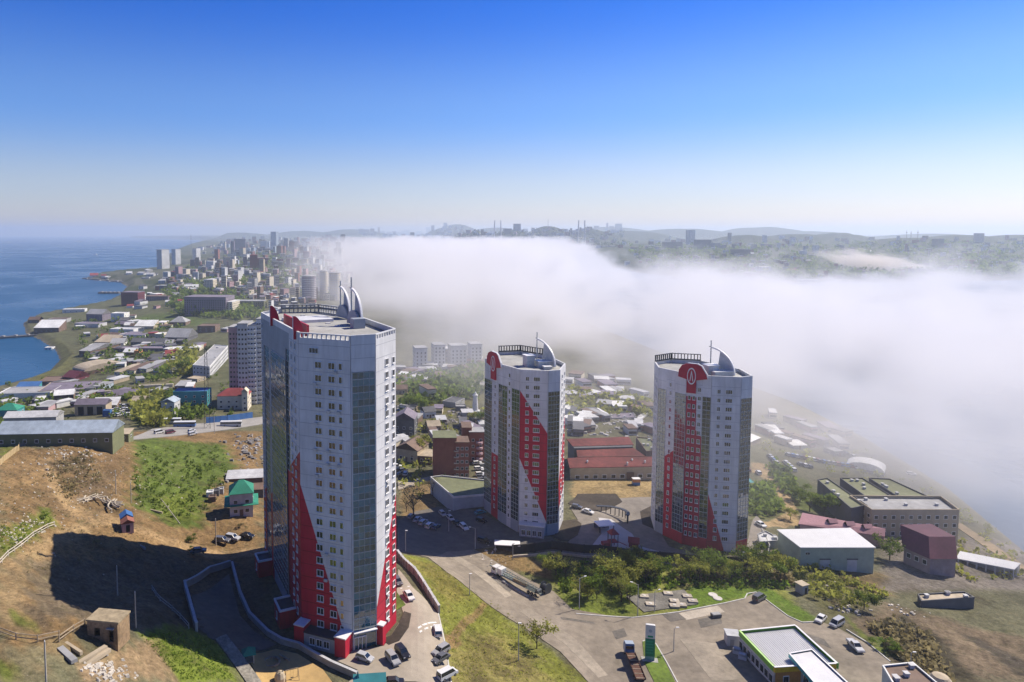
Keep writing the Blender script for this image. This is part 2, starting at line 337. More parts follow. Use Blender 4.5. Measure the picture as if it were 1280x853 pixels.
def ground_material():
    m = bpy.data.materials.new('ground'); m.use_nodes = True; t = m.node_tree; p = t.nodes['Principled BSDF']; L = t.links.new
    p.inputs['Roughness'].default_value = 0.95; p.inputs['Specular IOR Level'].default_value = 0.1
    at = t.nodes.new('ShaderNodeAttribute'); at.attribute_name = 'albedo'; g_ = t.nodes.new('ShaderNodeNewGeometry')
    def noise(sc, det=6, ro=.65):
        n = t.nodes.new('ShaderNodeTexNoise'); n.inputs['Scale'].default_value = sc; n.inputs['Detail'].default_value = det; n.inputs['Roughness'].default_value = ro
        L(g_.outputs['Position'], n.inputs['Vector']); return n.outputs['Fac']
    def rng(s_, a, b, c, d):
        r = t.nodes.new('ShaderNodeMapRange'); r.inputs[1].default_value = a; r.inputs[2].default_value = b; r.inputs[3].default_value = c; r.inputs[4].default_value = d; L(s_, r.inputs[0]); return r.outputs[0]
    def mul(a, b, mode='MULTIPLY', f=1.0):
        x = t.nodes.new('ShaderNodeMix'); x.data_type = 'RGBA'; x.blend_type = mode
        if isinstance(f, float): x.inputs[0].default_value = f
        else: L(f, x.inputs[0])
        L(a, x.inputs[6])
        if isinstance(b, tuple): x.inputs[7].default_value = (*b, 1)
        else: L(b, x.inputs[7])
        return x.outputs[2]
    c = mul(at.outputs['Color'], rng(noise(.9, 9, .78), .3, .7, .4, 1.55))
    c = mul(c, rng(noise(.09, 6), .3, .7, .62, 1.3))
    c = mul(c, (.23, .19, .10), 'MIX', rng(noise(.22, 6, .7), .56, .70, 0, .45))
    c = mul(c, (.055, .06, .022), 'MIX', rng(noise(.35, 7, .7), .56, .68, 0, .6))
    c = mul(c, (.07, .055, .032), 'MIX', rng(noise(.07, 8, .72), .54, .66, 0, .6))
    c = mul(c, (.42, .38, .32), 'MIX', rng(noise(2.3, 3, .5), .70, .74, 0, .5))
    L(c, p.inputs['Base Color'])
    b = t.nodes.new('ShaderNodeBump'); b.inputs['Strength'].default_value = .9; b.inputs['Distance'].default_value = .6
    L(noise(.7, 8, .7), b.inputs['Height']); L(b.outputs[0], p.inputs['Normal'])
    return m
def build_ground():
    d, a = GD, GA; X, Y, Z = GX.ravel(), GY.ravel(), GZ.ravel()
    n, k = len(d), len(a); i = np.arange((n - 1) * (k - 1)); rw, cl = i // (k - 1), i % (k - 1); v = rw * k + cl
    f = np.stack([v, v + 1, v + k + 1, v + k], -1)
    me = bpy.data.meshes.new('ground'); me.vertices.add(len(X)); me.vertices.foreach_set('co', np.stack([X, Y, Z], -1).ravel())
    me.loops.add(f.size); me.loops.foreach_set('vertex_index', f.ravel()); me.polygons.add(len(f)); me.polygons.foreach_set('loop_start', np.arange(len(f)) * 4)
    me.polygons.foreach_set('use_smooth', np.ones(len(f), bool)); me.update(); me.validate()
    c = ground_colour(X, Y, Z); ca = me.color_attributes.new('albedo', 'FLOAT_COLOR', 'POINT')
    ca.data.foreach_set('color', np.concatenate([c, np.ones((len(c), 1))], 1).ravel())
    me.materials.append(ground_material()); o = bpy.data.objects.new('ground', me); COL.objects.link(o)
    return tag(o, 'brown and green hillside running down to the bays with the city on it', None, None, 'structure')
ROUGH = [[(0, 560), (330, 540), (320, 650), (230, 690), (250, 760), (300, 853), (0, 853)], [(500, 693), (530, 697), (600, 745), (740, 853), (565, 853), (556, 780)],
         [(1060, 775), (1110, 755), (1300, 770), (1300, 860), (1150, 860)]]
_rp = [np.array(gp(p)) for p in ROUGH]
def rough_mask(x, y):
    m = np.zeros(len(x))
    for p in _rp: m = np.maximum(m, sm(.2 - sdist(x, y, p) / 6))
    return m
_r = np.sqrt(GX ** 2 + GY ** 2).ravel(); _x, _y = GX.ravel(), GY.ravel()
GZ = GZ + np.where((_r < 420) & (GZ.ravel() > -34), (np.sin(_x * .9 + 2 * np.sin(_y * .31)) * np.sin(_y * .8 + 1.5 * np.sin(_x * .37)) * .30 + np.sin(_x * .23 + _y * .11) * np.sin(_y * .19) * .5 + np.sin(_x * 1.7 + 3 * np.sin(_y * .5)) * np.sin(_y * 1.5 + 2 * np.sin(_x * .8)) * .16) * rough_mask(_x, _y), 0).reshape(GZ.shape)
build_ground()

def sea_material():
    m = bpy.data.materials.new('sea_water'); m.use_nodes = True; t = m.node_tree; p = t.nodes['Principled BSDF']; L = t.links.new
    p.inputs['Base Color'].default_value = (.004, .06, .14, 1); p.inputs['Roughness'].default_value = .3; p.inputs['IOR'].default_value = 1.33; p.inputs['Specular IOR Level'].default_value = .3
    g_ = t.nodes.new('ShaderNodeNewGeometry'); n = t.nodes.new('ShaderNodeTexNoise'); n.inputs['Scale'].default_value = .12; n.inputs['Detail'].default_value = 8
    L(g_.outputs['Position'], n.inputs['Vector']); b = t.nodes.new('ShaderNodeBump'); b.inputs['Strength'].default_value = .5; b.inputs['Distance'].default_value = 1.0
    L(n.outputs['Fac'], b.inputs['Height']); L(b.outputs[0], p.inputs['Normal'])
    w_ = t.nodes.new('ShaderNodeTexNoise'); w_.inputs['Scale'].default_value = .0035; w_.inputs['Detail'].default_value = 6; w_.inputs['Distortion'].default_value = 1.2; L(g_.outputs['Position'], w_.inputs['Vector'])
    q = t.nodes.new('ShaderNodeMapRange'); q.inputs[1].default_value = .35; q.inputs[2].default_value = .65; q.inputs[3].default_value = .22; q.inputs[4].default_value = .42; L(w_.outputs['Fac'], q.inputs[0]); L(q.outputs[0], p.inputs['Roughness'])
    return m
sm_ = MB().add([(-40000, -9000, SEA), (40000, -9000, SEA), (40000, 24500, SEA), (-40000, 24500, SEA)], [(0, 1, 2, 3)])
tag(sm_.build('sea', sea_material()), 'blue sea in the bays either side of the city', None, None, 'structure')

# ------------------------------------------------------------------ haze and fog
def haze():
    m = bpy.data.materials.new('haze_air'); m.use_nodes = True; t = m.node_tree; t.nodes.remove(t.nodes['Principled BSDF'])
    v = t.nodes.new('ShaderNodeVolumePrincipled'); v.inputs['Color'].default_value = (.74, .85, 1, 1); v.inputs['Density'].default_value = HAZE_D; v.inputs['Anisotropy'].default_value = 0.3
    t.links.new(v.outputs[0], t.nodes['Material Output'].inputs['Volume'])
    tag(MB().box(0, 7500, SEA - 8, 90000, 35000, 8 + 40 + 275).build('haze', m), 'pale blue haze over the whole city and bay', None, None, 'stuff')
HAZE_D = 0.000105
haze()
def fog():
    m = bpy.data.materials.new('fog_bank'); m.use_nodes = True; t = m.node_tree; t.nodes.remove(t.nodes['Principled BSDF']); L = t.links.new
    N = t.nodes.new
    def math_(op, a, b=None, c=None, clamp=False):
        n = N('ShaderNodeMath'); n.operation = op; n.use_clamp = clamp
        for i, q in enumerate((a, b, c)):
            if q is None: continue
            if isinstance(q, (int, float)): n.inputs[i].default_value = q
            else: L(q, n.inputs[i])
        return n.outputs[0]
    def smooth(v_, a, b):
        n = N('ShaderNodeMapRange'); n.interpolation_type = 'SMOOTHSTEP'
        L(v_, n.inputs[0])
        for i, q in ((1, a), (2, b)):
            if isinstance(q, (int, float)): n.inputs[i].default_value = q
            else: L(q, n.inputs[i])
        return n.outputs[0]
    def curve(v_, pts):
        x0, x1 = pts[0][0], pts[-1][0]; y0 = min(p[1] for p in pts); y1 = max(p[1] for p in pts)
        n = N('ShaderNodeFloatCurve'); c = n.mapping.curves[0]
        q = [((a - x0) / (x1 - x0), (b - y0) / (y1 - y0)) for a, b in pts]
        c.points[0].location = q[0]; c.points[-1].location = q[-1]
        for a in q[1:-1]: c.points.new(*a)
        for pt in c.points: pt.handle_type = 'VECTOR'
        n.mapping.update(); L(math_('DIVIDE', math_('SUBTRACT', v_, x0), x1 - x0, clamp=True), n.inputs['Value'])
        return math_('MULTIPLY_ADD', n.outputs[0], y1 - y0, y0)
    g_ = N('ShaderNodeNewGeometry'); sp = N('ShaderNodeSeparateXYZ'); L(g_.outputs['Position'], sp.inputs[0]); x, y, z = sp.outputs
    def noise(sc, det, zs=1.6):
        mp = N('ShaderNodeMapping'); mp.inputs['Scale'].default_value = (1, 1, zs); L(g_.outputs['Position'], mp.inputs[0])
        n = N('ShaderNodeTexNoise'); n.inputs['Scale'].default_value = sc; n.inputs['Detail'].default_value = det; n.inputs['Roughness'].default_value = .55
        L(mp.outputs[0], n.inputs['Vector']); return n.outputs['Fac']
    n1c = math_('SUBTRACT', noise(.0032, 5), .5); n2c = math_('SUBTRACT', noise(.014, 4), .5)
    nn = math_('MULTIPLY_ADD', n2c, .45, n1c)
    def line(x0, y0, nx, ny, amp):
        q = math_('MULTIPLY_ADD', math_('SUBTRACT', x, x0), nx, math_('MULTIPLY', math_('SUBTRACT', y, y0), ny)); return math_('MULTIPLY_ADD', nn, amp, q)
    a1 = smooth(line(-20, 820, .993, .1187, 460), -240, 420); a2 = smooth(line(-40, 610, .777, .629, 420), -300, 420); a3 = smooth(line(300, 175, .25, .968, 260), -240, 260)
    a2 = math_('MAXIMUM', a2, smooth(x, 110, 250))
    a = math_('MULTIPLY', math_('MULTIPLY', a1, a2), a3)
    mid = smooth(line(150, 420, -.966, .259, 260), -120, 200)          # the higher bank in the middle
    def lerp(p, q): return math_('MULTIPLY_ADD', math_('SUBTRACT', q, p), mid, p)
    far = lerp(curve(y, [(0, 1750), (5000, 1751)]), curve(y, [(0, 3500), (5000, 3501)])); top = lerp(curve(y, TOP_RIGHT), curve(y, TOP_MID))
    b = smooth(math_('MULTIPLY_ADD', nn, 700, math_('SUBTRACT', far, y)), -300, 350)
    c = smooth(math_('MULTIPLY_ADD', math_('MULTIPLY_ADD', n2c, 1.1, n1c), 210, math_('SUBTRACT', top, z)), -28, 84)
    d = math_('MULTIPLY', math_('MULTIPLY', a, b), c)
    v = N('ShaderNodeVolumePrincipled'); v.inputs['Color'].default_value = (.955, .945, .955, 1); v.inputs['Anisotropy'].default_value = .1
    L(math_('MULTIPLY', d, FOG_D), v.inputs['Density'])
    L(v.outputs[0], t.nodes['Material Output'].inputs['Volume'])
    m.cycles.volume_step_rate = FOG_STEP
    tag(MB().box(700, 2275, SEA - 4, 2800, 4250, 125).build('fog', m), 'white fog bank lying over the bay behind the towers', None, None, 'stuff')
FOG_D, FOG_STEP = .019, .08
TOP_MID = [(180, -10), (400, 12), (900, 34), (1500, 44), (2400, 46), (3400, 38), (4400, 20)]
TOP_RIGHT = [(100, 6), (250, 16), (450, 26), (800, 14), (1150, -12), (1500, -34), (2200, -50)]
fog()
def smoke():
    m = bpy.data.materials.new('smoke_plume'); m.use_nodes = True; t = m.node_tree; t.nodes.remove(t.nodes['Principled BSDF']); L = t.links.new; N = t.nodes.new
    tc = N('ShaderNodeTexCoord'); n = N('ShaderNodeTexNoise'); n.inputs['Scale'].default_value = 2.2; n.inputs['Detail'].default_value = 5; n.inputs['Distortion'].default_value = .6; L(tc.outputs['Object'], n.inputs['Vector'])
    ln = N('ShaderNodeVectorMath'); ln.operation = 'LENGTH'; L(tc.outputs['Object'], ln.inputs[0])
    a = N('ShaderNodeMath'); a.operation = 'MULTIPLY_ADD'; L(n.outputs['Fac'], a.inputs[0]); a.inputs[1].default_value = -1.6; L(ln.outputs['Value'], a.inputs[2])
    r = N('ShaderNodeMapRange'); r.interpolation_type = 'SMOOTHSTEP'; L(a.outputs[0], r.inputs[0]); r.inputs[1].default_value = .12; r.inputs[2].default_value = -.45; r.inputs[3].default_value = 0; r.inputs[4].default_value = .022
    v = N('ShaderNodeVolumePrincipled'); v.inputs['Color'].default_value = (.97, .92, .86, 1); L(r.outputs[0], v.inputs['Density']); L(v.outputs[0], t.nodes['Material Output'].inputs['Volume']); m.cycles.volume_step_rate = .4
    o = MB().box(0, 0, -1, 2, 2, 2).build('smoke', m, None, (1530, 2280, -8)); o.scale = (215, 120, 46); o.rotation_euler = (0, R(9), 0)
    tag(o, 'pale tan smoke drifting low over the far shore', None, None, 'stuff')
smoke()
# ------------------------------------------------------------------ the three residential towers
WHITE = mat('white_cladding', (.60, .605, .62), .55, var=.13, scale=1.1, streak=.12)
RED = mat('red_cladding', (.44, .016, .042), .5, var=.16, scale=1.1, streak=.12)
JW, JR = mat('panel_joint', (.36, .37, .40), .7), mat('red_panel_joint', (.17, .008, .018), .7)
FRAME = mat('white_pvc', (.72, .72, .72), .4, var=.04)
MULL = mat('mullion', (.40, .43, .44), .45, var=.05)
ROOF_G = mat('roof_felt', (.36, .36, .34), .9, var=.2, scale=.5)
DARK = mat('dark_metal', (.05, .055, .065), .5)
SHADEP = mat('shaded_white_cladding', (.27, .30, .34), .5, var=.13, scale=1.1, streak=.12)  # white panels with the left side's shade mixed into their colour
GREYP = mat('grey_cladding', (.30, .33, .37), .5, var=.1)
CONC = mat('concrete', (.36, .35, .32), .9, var=.22, scale=.7)
def glass(name, col, rough=.05):
    m = mat(name, col, rough, spec=1.0, var=.35, scale=.35); m.node_tree.nodes['Principled BSDF'].inputs['IOR'].default_value = 1.75; return m
GLASS = [glass('glazing', (.02, .15, .23)), glass('glazing_dark', (.014, .085, .13)), glass('glazing_pale', (.06, .17, .20))]
GLASS2 = [glass('grey_glazing', (.032, .05, .05)), glass('grey_glazing_dark', (.018, .028, .028)), glass('grey_glazing_pale', (.07, .09, .085))]
WPANE = glass('window_glass', (.022, .026, .026), .08)

def clip(poly, f):
    out = []
    for i in range(len(poly)):
        p, q = poly[i], poly[(i + 1) % len(poly)]; a, b = f(p), f(q)
        if a >= 0: out.append(p)
        if (a >= 0) != (b >= 0):
            t = a / (a - b); out.append((p[0] + (q[0] - p[0]) * t, p[1] + (q[1] - p[1]) * t))
    return out
class Face:
    """a vertical wall plane from P to Q (outside on the right-hand side of the walk)"""
    def __init__(s, P, Q):
        s.P = Vector((*P, 0)); d = Vector((*Q, 0)) - s.P; s.L = d.length; s.d = d / s.L; s.n = Vector((s.d.y, -s.d.x, 0)); s.rz = math.atan2(d.y, d.x)
    def at(s, u, z, o=0.0): return s.P + s.d * u + s.n * o + Vector((0, 0, z))
    def slab(s, mb, poly, o0, o1, mi=0):
        if len(poly) < 3: return
        n = len(poly); vs = [s.at(u, z, o0) for u, z in poly] + [s.at(u, z, o1) for u, z in poly]
        mb.add(vs, [tuple(range(n, 2 * n))] + [(i, (i + 1) % n, n + (i + 1) % n, n + i) for i in range(n)], mi)
    def rect(s, mb, u0, u1, z0, z1, o0, o1, mi=0): s.slab(mb, [(u0, z0), (u1, z0), (u1, z1), (u0, z1)], o0, o1, mi)
_win = {}
def window_mesh(w, h, lights):
    k = (round(w, 2), h, lights)
    if k not in _win:
        a = MB(); t = .11
        for x, sx in ((-w / 2 + t / 2, t), (w / 2 - t / 2, t)): a.box(x, -.05, 0, sx, .12, h)
        for z in (0, h - t): a.box(0, -.05, z, w - 2 * t, .12, t)
        for i in range(1, lights): a.box(-w / 2 + w * i / lights, -.04, t, t * .8, .10, h - 2 * t)
        a.box(0, -.10, -.10, w + .1, .26, .09)
        b = MB().add([(-w / 2 + .05, -.03, .05), (w / 2 - .05, -.03, .05), (w / 2 - .05, -.03, h - .05), (-w / 2 + .05, -.03, h - .05)], [(0, 1, 2, 3)])
        _win[k] = (a.mesh('window', FRAME), b.mesh('pane', WPANE))
    return _win[k]
def window(root, fc, u, z, w=1.5, h=1.5, lights=2, off=0.0):
    a, b = window_mesh(w, h, lights); o = inst('window', a, root, fc.at(u, z, .30 + off), fc.rz); inst('pane', b, o); return o
rng = random.Random(7)
def curtain(root, fc, u0, u1, z0, z1, cols, fh=3.0, o=.10, single=False, hs=1.5, gl=None):
    """glazed strip: panes with a slight tilt of their own between mullions"""
    gl = gl or GLASS; cw = (u1 - u0) / cols; rows = max(1, round((z1 - z0) / hs)); rh = (z1 - z0) / rows; mb = MB()
    for r in range(rows):
        zz = z0 + r * rh
        for c in range(cols):
            a = u0 + c * cw; t = [rng.uniform(-.012, .012) for _ in range(4)]
            mi = 1 if (r % 2 == 0 and rng.random() < .75) else (2 if rng.random() < .12 else 0)
            q = [fc.at(a + .03, zz + .03, o + t[0]), fc.at(a + cw - .03, zz + .03, o + t[1]), fc.at(a + cw - .03, zz + rh - .03, o + t[2]), fc.at(a + .03, zz + rh - .03, o + t[3])]
            if single:
                mid = (q[0] + q[2]) / 2; MB().add([v - mid for v in q], [(0, 1, 2, 3)]).build('glass_pane', gl[mi], root, mid, fix=False)
            else: mb.add(q, [(0, 1, 2, 3)], mi)
    if not single: tag(mb.build('glazing', gl, root, fix=False), kind='stuff')
    f = MB()
    for c in range(cols + 1): fc.rect(f, u0 + c * cw - .04, u0 + c * cw + .04, z0, z1, o - .1, o + .07)
    for r in range(rows + 1):
        zz = z0 + r * rh; k = .09 if r % 2 == 0 else .04
        fc.rect(f, u0, u1, zz - k, zz + k, o - .1, o + .05)
    f.build('mullion_grid', MULL, root)
def wall(root, fc, u0, u1, z0, z1, cuts=(), fh=3.0, th=.25, base=None, wmat=None):
    """clad wall; red where every cut line keeps it, white elsewhere"""
    full = [(u0, z0), (u1, z0), (u1, z1), (u0, z1)]
    red = full if cuts else []; white = []
    for (ua, za, ub, zb, sgn) in cuts:
        f = lambda p: sgn * ((za + (zb - za) * (p[0] - ua) / (ub - ua)) - p[1])
        white.append(clip(red, lambda p: -f(p))); red = clip(red, f)
        if len(red) < 3: red = []
    if not cuts: white = [full]
    mb = MB()
    for w_ in white: fc.slab(mb, w_, -.05, th)
    if mb.f: mb.build('wall_panel', wmat or WHITE, root)
    j = MB()
    if len(red) >= 3:
        m2 = MB(); fc.slab(m2, red, -.05, th); m2.build('red_panel', RED, root)
    z = z0 + fh; k = 0
    while z < z1 - .5:
        strip = [(u0 + .02, z - .05), (u1 - .02, z - .05), (u1 - .02, z + .05), (u0 + .02, z + .05)]; rs = strip if cuts else []; ws = [] if cuts else [strip]
        for (ua, za, ub, zb, sgn) in cuts:
            f = lambda p: sgn * ((za + (zb - za) * (p[0] - ua) / (ub - ua)) - p[1])
            if len(rs) >= 3: ws.append(clip(rs, lambda p: -f(p))); rs = clip(rs, f)
        for w_ in ws: fc.slab(j, w_, th, th + .015, 0)
        if len(rs) >= 3: fc.slab(j, rs, th, th + .03, 1)
        z += fh; k += 1
    if j.f: tag(j.build('panel_joints', [JW, JR], root), kind='stuff')
def parapet(root, fc, z, h, posts=False, m=None):
    mb = MB()
    if posts:
        fc.rect(mb, 0, fc.L, z, z + .35, -.25, .25); fc.rect(mb, 0, fc.L, z + h - .25, z + h, -.2, .28)
        n = max(2, int(fc.L / 1.15))
        for i in range(n + 1):
            u = min(max(fc.L * i / n, .2), fc.L - .2); fc.rect(mb, u - .16, u + .16, z + .35, z + h - .25, -.12, .22)
    else: fc.rect(mb, 0, fc.L, z, z + h, -.25, .25)
    mb.build('parapet', m or WHITE, root)
def sail(root, foot, mast, z, h, top, disc=False):
    """mast, curved rib and infill panel of a rooftop sail; foot and mast are local points"""
    f, m_ = Vector((*foot, z)), Vector((*mast, z)); d = f - m_; L = d.length; d /= L
    MB().tube(m_, m_ + Vector((0, 0, top)), .22, .17, 8).tube(m_ + Vector((0, 0, h)) - d * .7, m_ + Vector((0, 0, h - .25)) + d * .5, .16, n=6).build('mast', GREYP, root)
    rib = []; n = 14
    for i in range(n + 1):
        t = i / n * math.pi / 2; rib.append(m_ + d * (L * math.sin(t) ** 1.15) + Vector((0, 0, h * (math.cos(t) ** .95))))
    mb = MB(); side = d.cross(Vector((0, 0, 1))) * .28
    for a, b in zip(rib, rib[1:]):
        c = Vector((0, 0, .5)) if a.z - b.z < abs((a - b).dot(d)) else d * .45
        mb.add([a - side, a + side, b + side, b - side, a - side - c, a + side - c, b + side - c, b - side - c],
               [(0, 1, 2, 3), (7, 6, 5, 4), (0, 3, 7, 4), (1, 5, 6, 2), (0, 4, 5, 1), (2, 6, 7, 3)])
    mb.build('rib', FRAME, root)
    p = MB(); s0 = L * .28; vs = []
    for a in rib[2:]:
        u = (a - m_).dot(d)
        if u < s0: continue
        vs.append((u, a.z - .3))
    q = [(s0, z + .2), (L - .2, z + .2)] + list(reversed(vs))
    V = [m_ + d * u + Vector((0, 0, zz - z)) + side * .2 * k for k in (-1, 1) for u, zz in q]; n = len(q)
    p.add(V, [tuple(range(n)), tuple(range(2 * n - 1, n - 1, -1))] + [(i, n + i, n + (i + 1) % n, (i + 1) % n) for i in range(n)])
    p.build('sail_panel', GREYP if disc else mat('sail_mesh', (.50, .50, .49), .7), root)
def oval_logo(root, fc, u, z, w, h, o):
    """white oval ring with a pointed A inside, raised on the red sign"""
    mb = MB(); n = 24
    for i in range(n):
        a, b = 2 * math.pi * i / n, 2 * math.pi * (i + 1) / n
        q = [(u + w * k * math.cos(t), z + h * k * math.sin(t)) for t, k in ((a, .84), (b, .84), (b, 1.0), (a, 1.0))]
        fc.slab(mb, q, o, o + .06)
    for s_ in (-1, 1):
        fc.slab(mb, [(u + s_ * w * .42, z - h * .6), (u + s_ * w * .24, z - h * .6), (u - s_ * w * .02, z + h * .42), (u + s_ * w * .05, z + h * .7)][::s_], o + .001, o + .07)
    mb.build('logo', FRAME, root)
def ring(root, pts, z, h, kinds, m=None):
    n = len(pts)
    for i in range(n):
        fc = Face(pts[i], pts[(i + 1) % n]); parapet(root, fc, z, h, kinds[i], m)

def tower(pts, z0, zt, label):
    cx = sum(p[0] for p in pts) / len(pts); cy = sum(p[1] for p in pts) / len(pts)
    root = empty('apartment_tower', (cx, cy, z0), label, 'tower block', group='white and red apartment towers')
    L = [(x - cx, y - cy) for x, y in pts]
    MB().prism(L, -3, zt - z0 - 1.6).build('core', mat('core_wall', (.30, .31, .33), .8), root)
    MB().prism([(x * .985, y * .985) for x, y in L], zt - z0 - 1.6, zt - z0 - 1.35).build('roof', ROOF_G, root)
    return root, L, (cx, cy)

# ---- tower 1: nearest and tallest
T1 = [(-43.5, 191.3), (-26.4, 152.9), (-14.3, 147.9), (-9.1, 150.0), (-5.0, 159.0), (-20.5, 194.5), (-29, 203), (-40, 201)]
root, L, (cx, cy) = tower(T1, 0.0, 71.5, 'tallest white and red apartment tower with two sail fins, nearest of the three')
TOP = 70.1
A = Face(L[0], L[1])                                  # long shaded side: glass bays between white and red strips
for (a, b, k) in ((0, .09, 'w'), (.09, .24, 'g'), (.24, .31, 'w'), (.31, .70, 'g'), (.70, .79, 'r'), (.79, 1, 'w')):
    u0, u1 = a * A.L, b * A.L
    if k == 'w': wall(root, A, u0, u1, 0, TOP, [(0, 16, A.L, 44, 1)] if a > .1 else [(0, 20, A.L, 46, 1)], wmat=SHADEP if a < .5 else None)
    elif k == 'r': wall(root, A, u0, u1, 0, 36, [(0, 80, A.L, 80, 1)], th=.02); curtain(root, A, u0, u1, 36.1, 66, 2, o=.02, gl=GLASS2)
    else: curtain(root, A, u0, u1, 3.5, 63, max(2, round((u1 - u0) / 1.5)), o=.35 if a > .2 else .08, gl=GLASS2)
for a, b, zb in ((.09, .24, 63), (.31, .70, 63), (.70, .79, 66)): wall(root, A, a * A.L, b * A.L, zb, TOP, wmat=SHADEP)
mb = MB(); A.rect(mb, .09 * A.L, .24 * A.L, 0, 3.5, 0, .2); mb.build('plinth', GREYP, root); mb = MB(); A.rect(mb, .31 * A.L, .70 * A.L, 0, 3.5, 0, .2); mb.build('plinth', GREYP, root)
for f in range(22):
    z = 4.2 + f * 3.0
    for u in (.045, .85, .93): window(root, A, u * A.L, z, 1.2, 1.5, 1)
B = Face(L[1], L[2]); wall(root, B, 0, B.L, 0, TOP, [(0, 36.5, .885 * B.L, 2.0, 1)])
FL = [3.75 + i * 3.0 for i in range(22)]
for i, z in enumerate(FL):
    if i < 21:
        for u, w_, l in ((.385, 1.75, 2), (.645, 1.75, 2), (.815, .95, 1)): window(root, B, u * B.L, z, w_, 1.55, l)
    else: window(root, B, .30 * B.L, z + .3, 2.4, 1.3, 3)
C = Face(L[2], L[3]); curtain(root, C, .25, C.L - .15, 4.2, 63.3, 4, single=True, o=.25)
wall(root, C, 0, C.L, 63.45, TOP, th=.26); 
for q_ in ((0, .2), (C.L - .1, C.L)): mb = MB(); C.rect(mb, q_[0], q_[1], 0, 63.4, 0, .3); mb.build('corner_trim', WHITE, root)
D = Face(L[3], L[4]); wall(root, D, 0, D.L, 0, TOP, [(.0, 9, D.L, 32, 1)])
for i, z in enumerate(FL[:21]):
    window(root, D, .52 * D.L, z, 1.6, 1.55, 2); window(root, D, .86 * D.L, z - .1, 1.2, 1.5, 1)
for i in range(4, 8): wall(root, Face(L[i], L[(i + 1) % 8]), 0, Face(L[i], L[(i + 1) % 8]).L, 0, TOP, [(0, 30, 40, 6, 1)])
E_ = Face(L[4], L[5])
for i, z in enumerate(FL[:21]):
    for u in (.12, .3, .5, .7, .88): window(root, E_, u * E_.L, z, 1.6, 1.5, 2)
ring(root, L, TOP, 1.5, [False, True, False, True, False, True, True, False])
for i in (5, 6): parapet(root, Face(L[i], L[i + 1]), TOP + 1.5, 1.1, True, WHITE)
acm = MB().box(0, -.25, 0, .85, .4, .6).lathe([(.22, 0), (.22, .02)], 8, 0, -.25, .6).mesh('air_conditioner', mat('ac_unit', (.5, .5, .5), .6))
for f, u in ((20, .72), (19, .32), (17, .58), (17, .78), (16, .34), (14, .32), (14, .57), (13, .56), (13, .78), (12, .34), (6, .52), (4, .5)):
    inst('air_conditioner', acm, root, B.at(u * B.L, FL[f] - .9, .26), B.rz)
for f, u in ((17, .52), (11, .52), (10, .86), (4, .52), (2, .52), (0, .52)): inst('air_conditioner', acm, root, D.at(u * D.L, FL[f] - .95, .26), D.rz)
# entrance, podium and side annexes
for q_ in ((-.3, 2.2, 4.6, 3.2), (B.L * .80, B.L + .1, 4.4, 3.6)): mb = MB(); B.rect(mb, q_[0], q_[1], -1, q_[2], .2, q_[3]); mb.build('podium_pier', RED, root)
mb = MB(); B.rect(mb, 2.2, B.L * .80, -1, 3.4, .2, 3.0); mb.build('podium', GREYP, root)
mb = MB(); B.slab(mb, [(2.2, 3.4), (B.L * .8, 3.4), (B.L * .8, 3.6), (2.2, 3.6)], .2, 3.3); mb.build('podium_roof', DARK, root)
for q_ in ((-.4, 2.3, 4.6, 3.35), (B.L * .79, B.L + .2, 4.4, 3.75)): mb = MB(); B.rect(mb, q_[0], q_[1], q_[2], q_[2] + .25, .1, q_[3]); mb.build('pier_cap', FRAME, root)
for u in (.34, .48, .62): window(root, B, u * B.L, .9, 1.5, 1.7, 2, 2.75)
mb = MB(); C.rect(mb, .2, C.L - .15, .1, 4.1, .05, .2); mb.build('entrance_glazing', GLASS[1], root)
mb = MB()
for u in (.3, 1.2, 2.1, 3.0): C.rect(mb, u, u + .12, 0, 2.8, .2, .4)
C.rect(mb, .3, 3.12, 2.8, 3.0, .2, .45); C.rect(mb, .1, C.L, 4.1, 4.3, .1, 1.1); mb.build('entrance_frame', FRAME, root)
mb = MB(); D.rect(mb, .0, 1.6, -1, 4.6, .26, 1.7); mb.build('entrance_pier', RED, root); mb = MB(); D.rect(mb, -.1, 1.7, 4.6, 4.85, .2, 1.8); mb.build('entrance_pier_cap', FRAME, root)
for u, w_, dp in ((.74, 6.0, 4.2), (.13, 5.0, 4.0)):
    mb = MB(); A.rect(mb, u * A.L, u * A.L + w_, -2, 4.3, .3, dp); mb.build('side_annex', RED, root)
    mb = MB(); A.rect(mb, u * A.L + .3, u * A.L + w_ - .3, 4.3, 4.35, .3, dp - .3); mb.build('annex_roof', DARK, root)
    mb = MB(); A.rect(mb, u * A.L - .15, u * A.L + w_ + .15, 4.3, 4.75, dp - .3, dp + .12); A.rect(mb, u * A.L - .15, u * A.L + .3, 4.3, 4.75, .3, dp - .3); A.rect(mb, u * A.L + w_ - .3, u * A.L + w_ + .15, 4.3, 4.75, .3, dp - .3); mb.build('annex_rim', FRAME, root)
    window(root, A, u * A.L + w_ / 2, 1.2, 1.0, 1.8, 1, dp - .25)
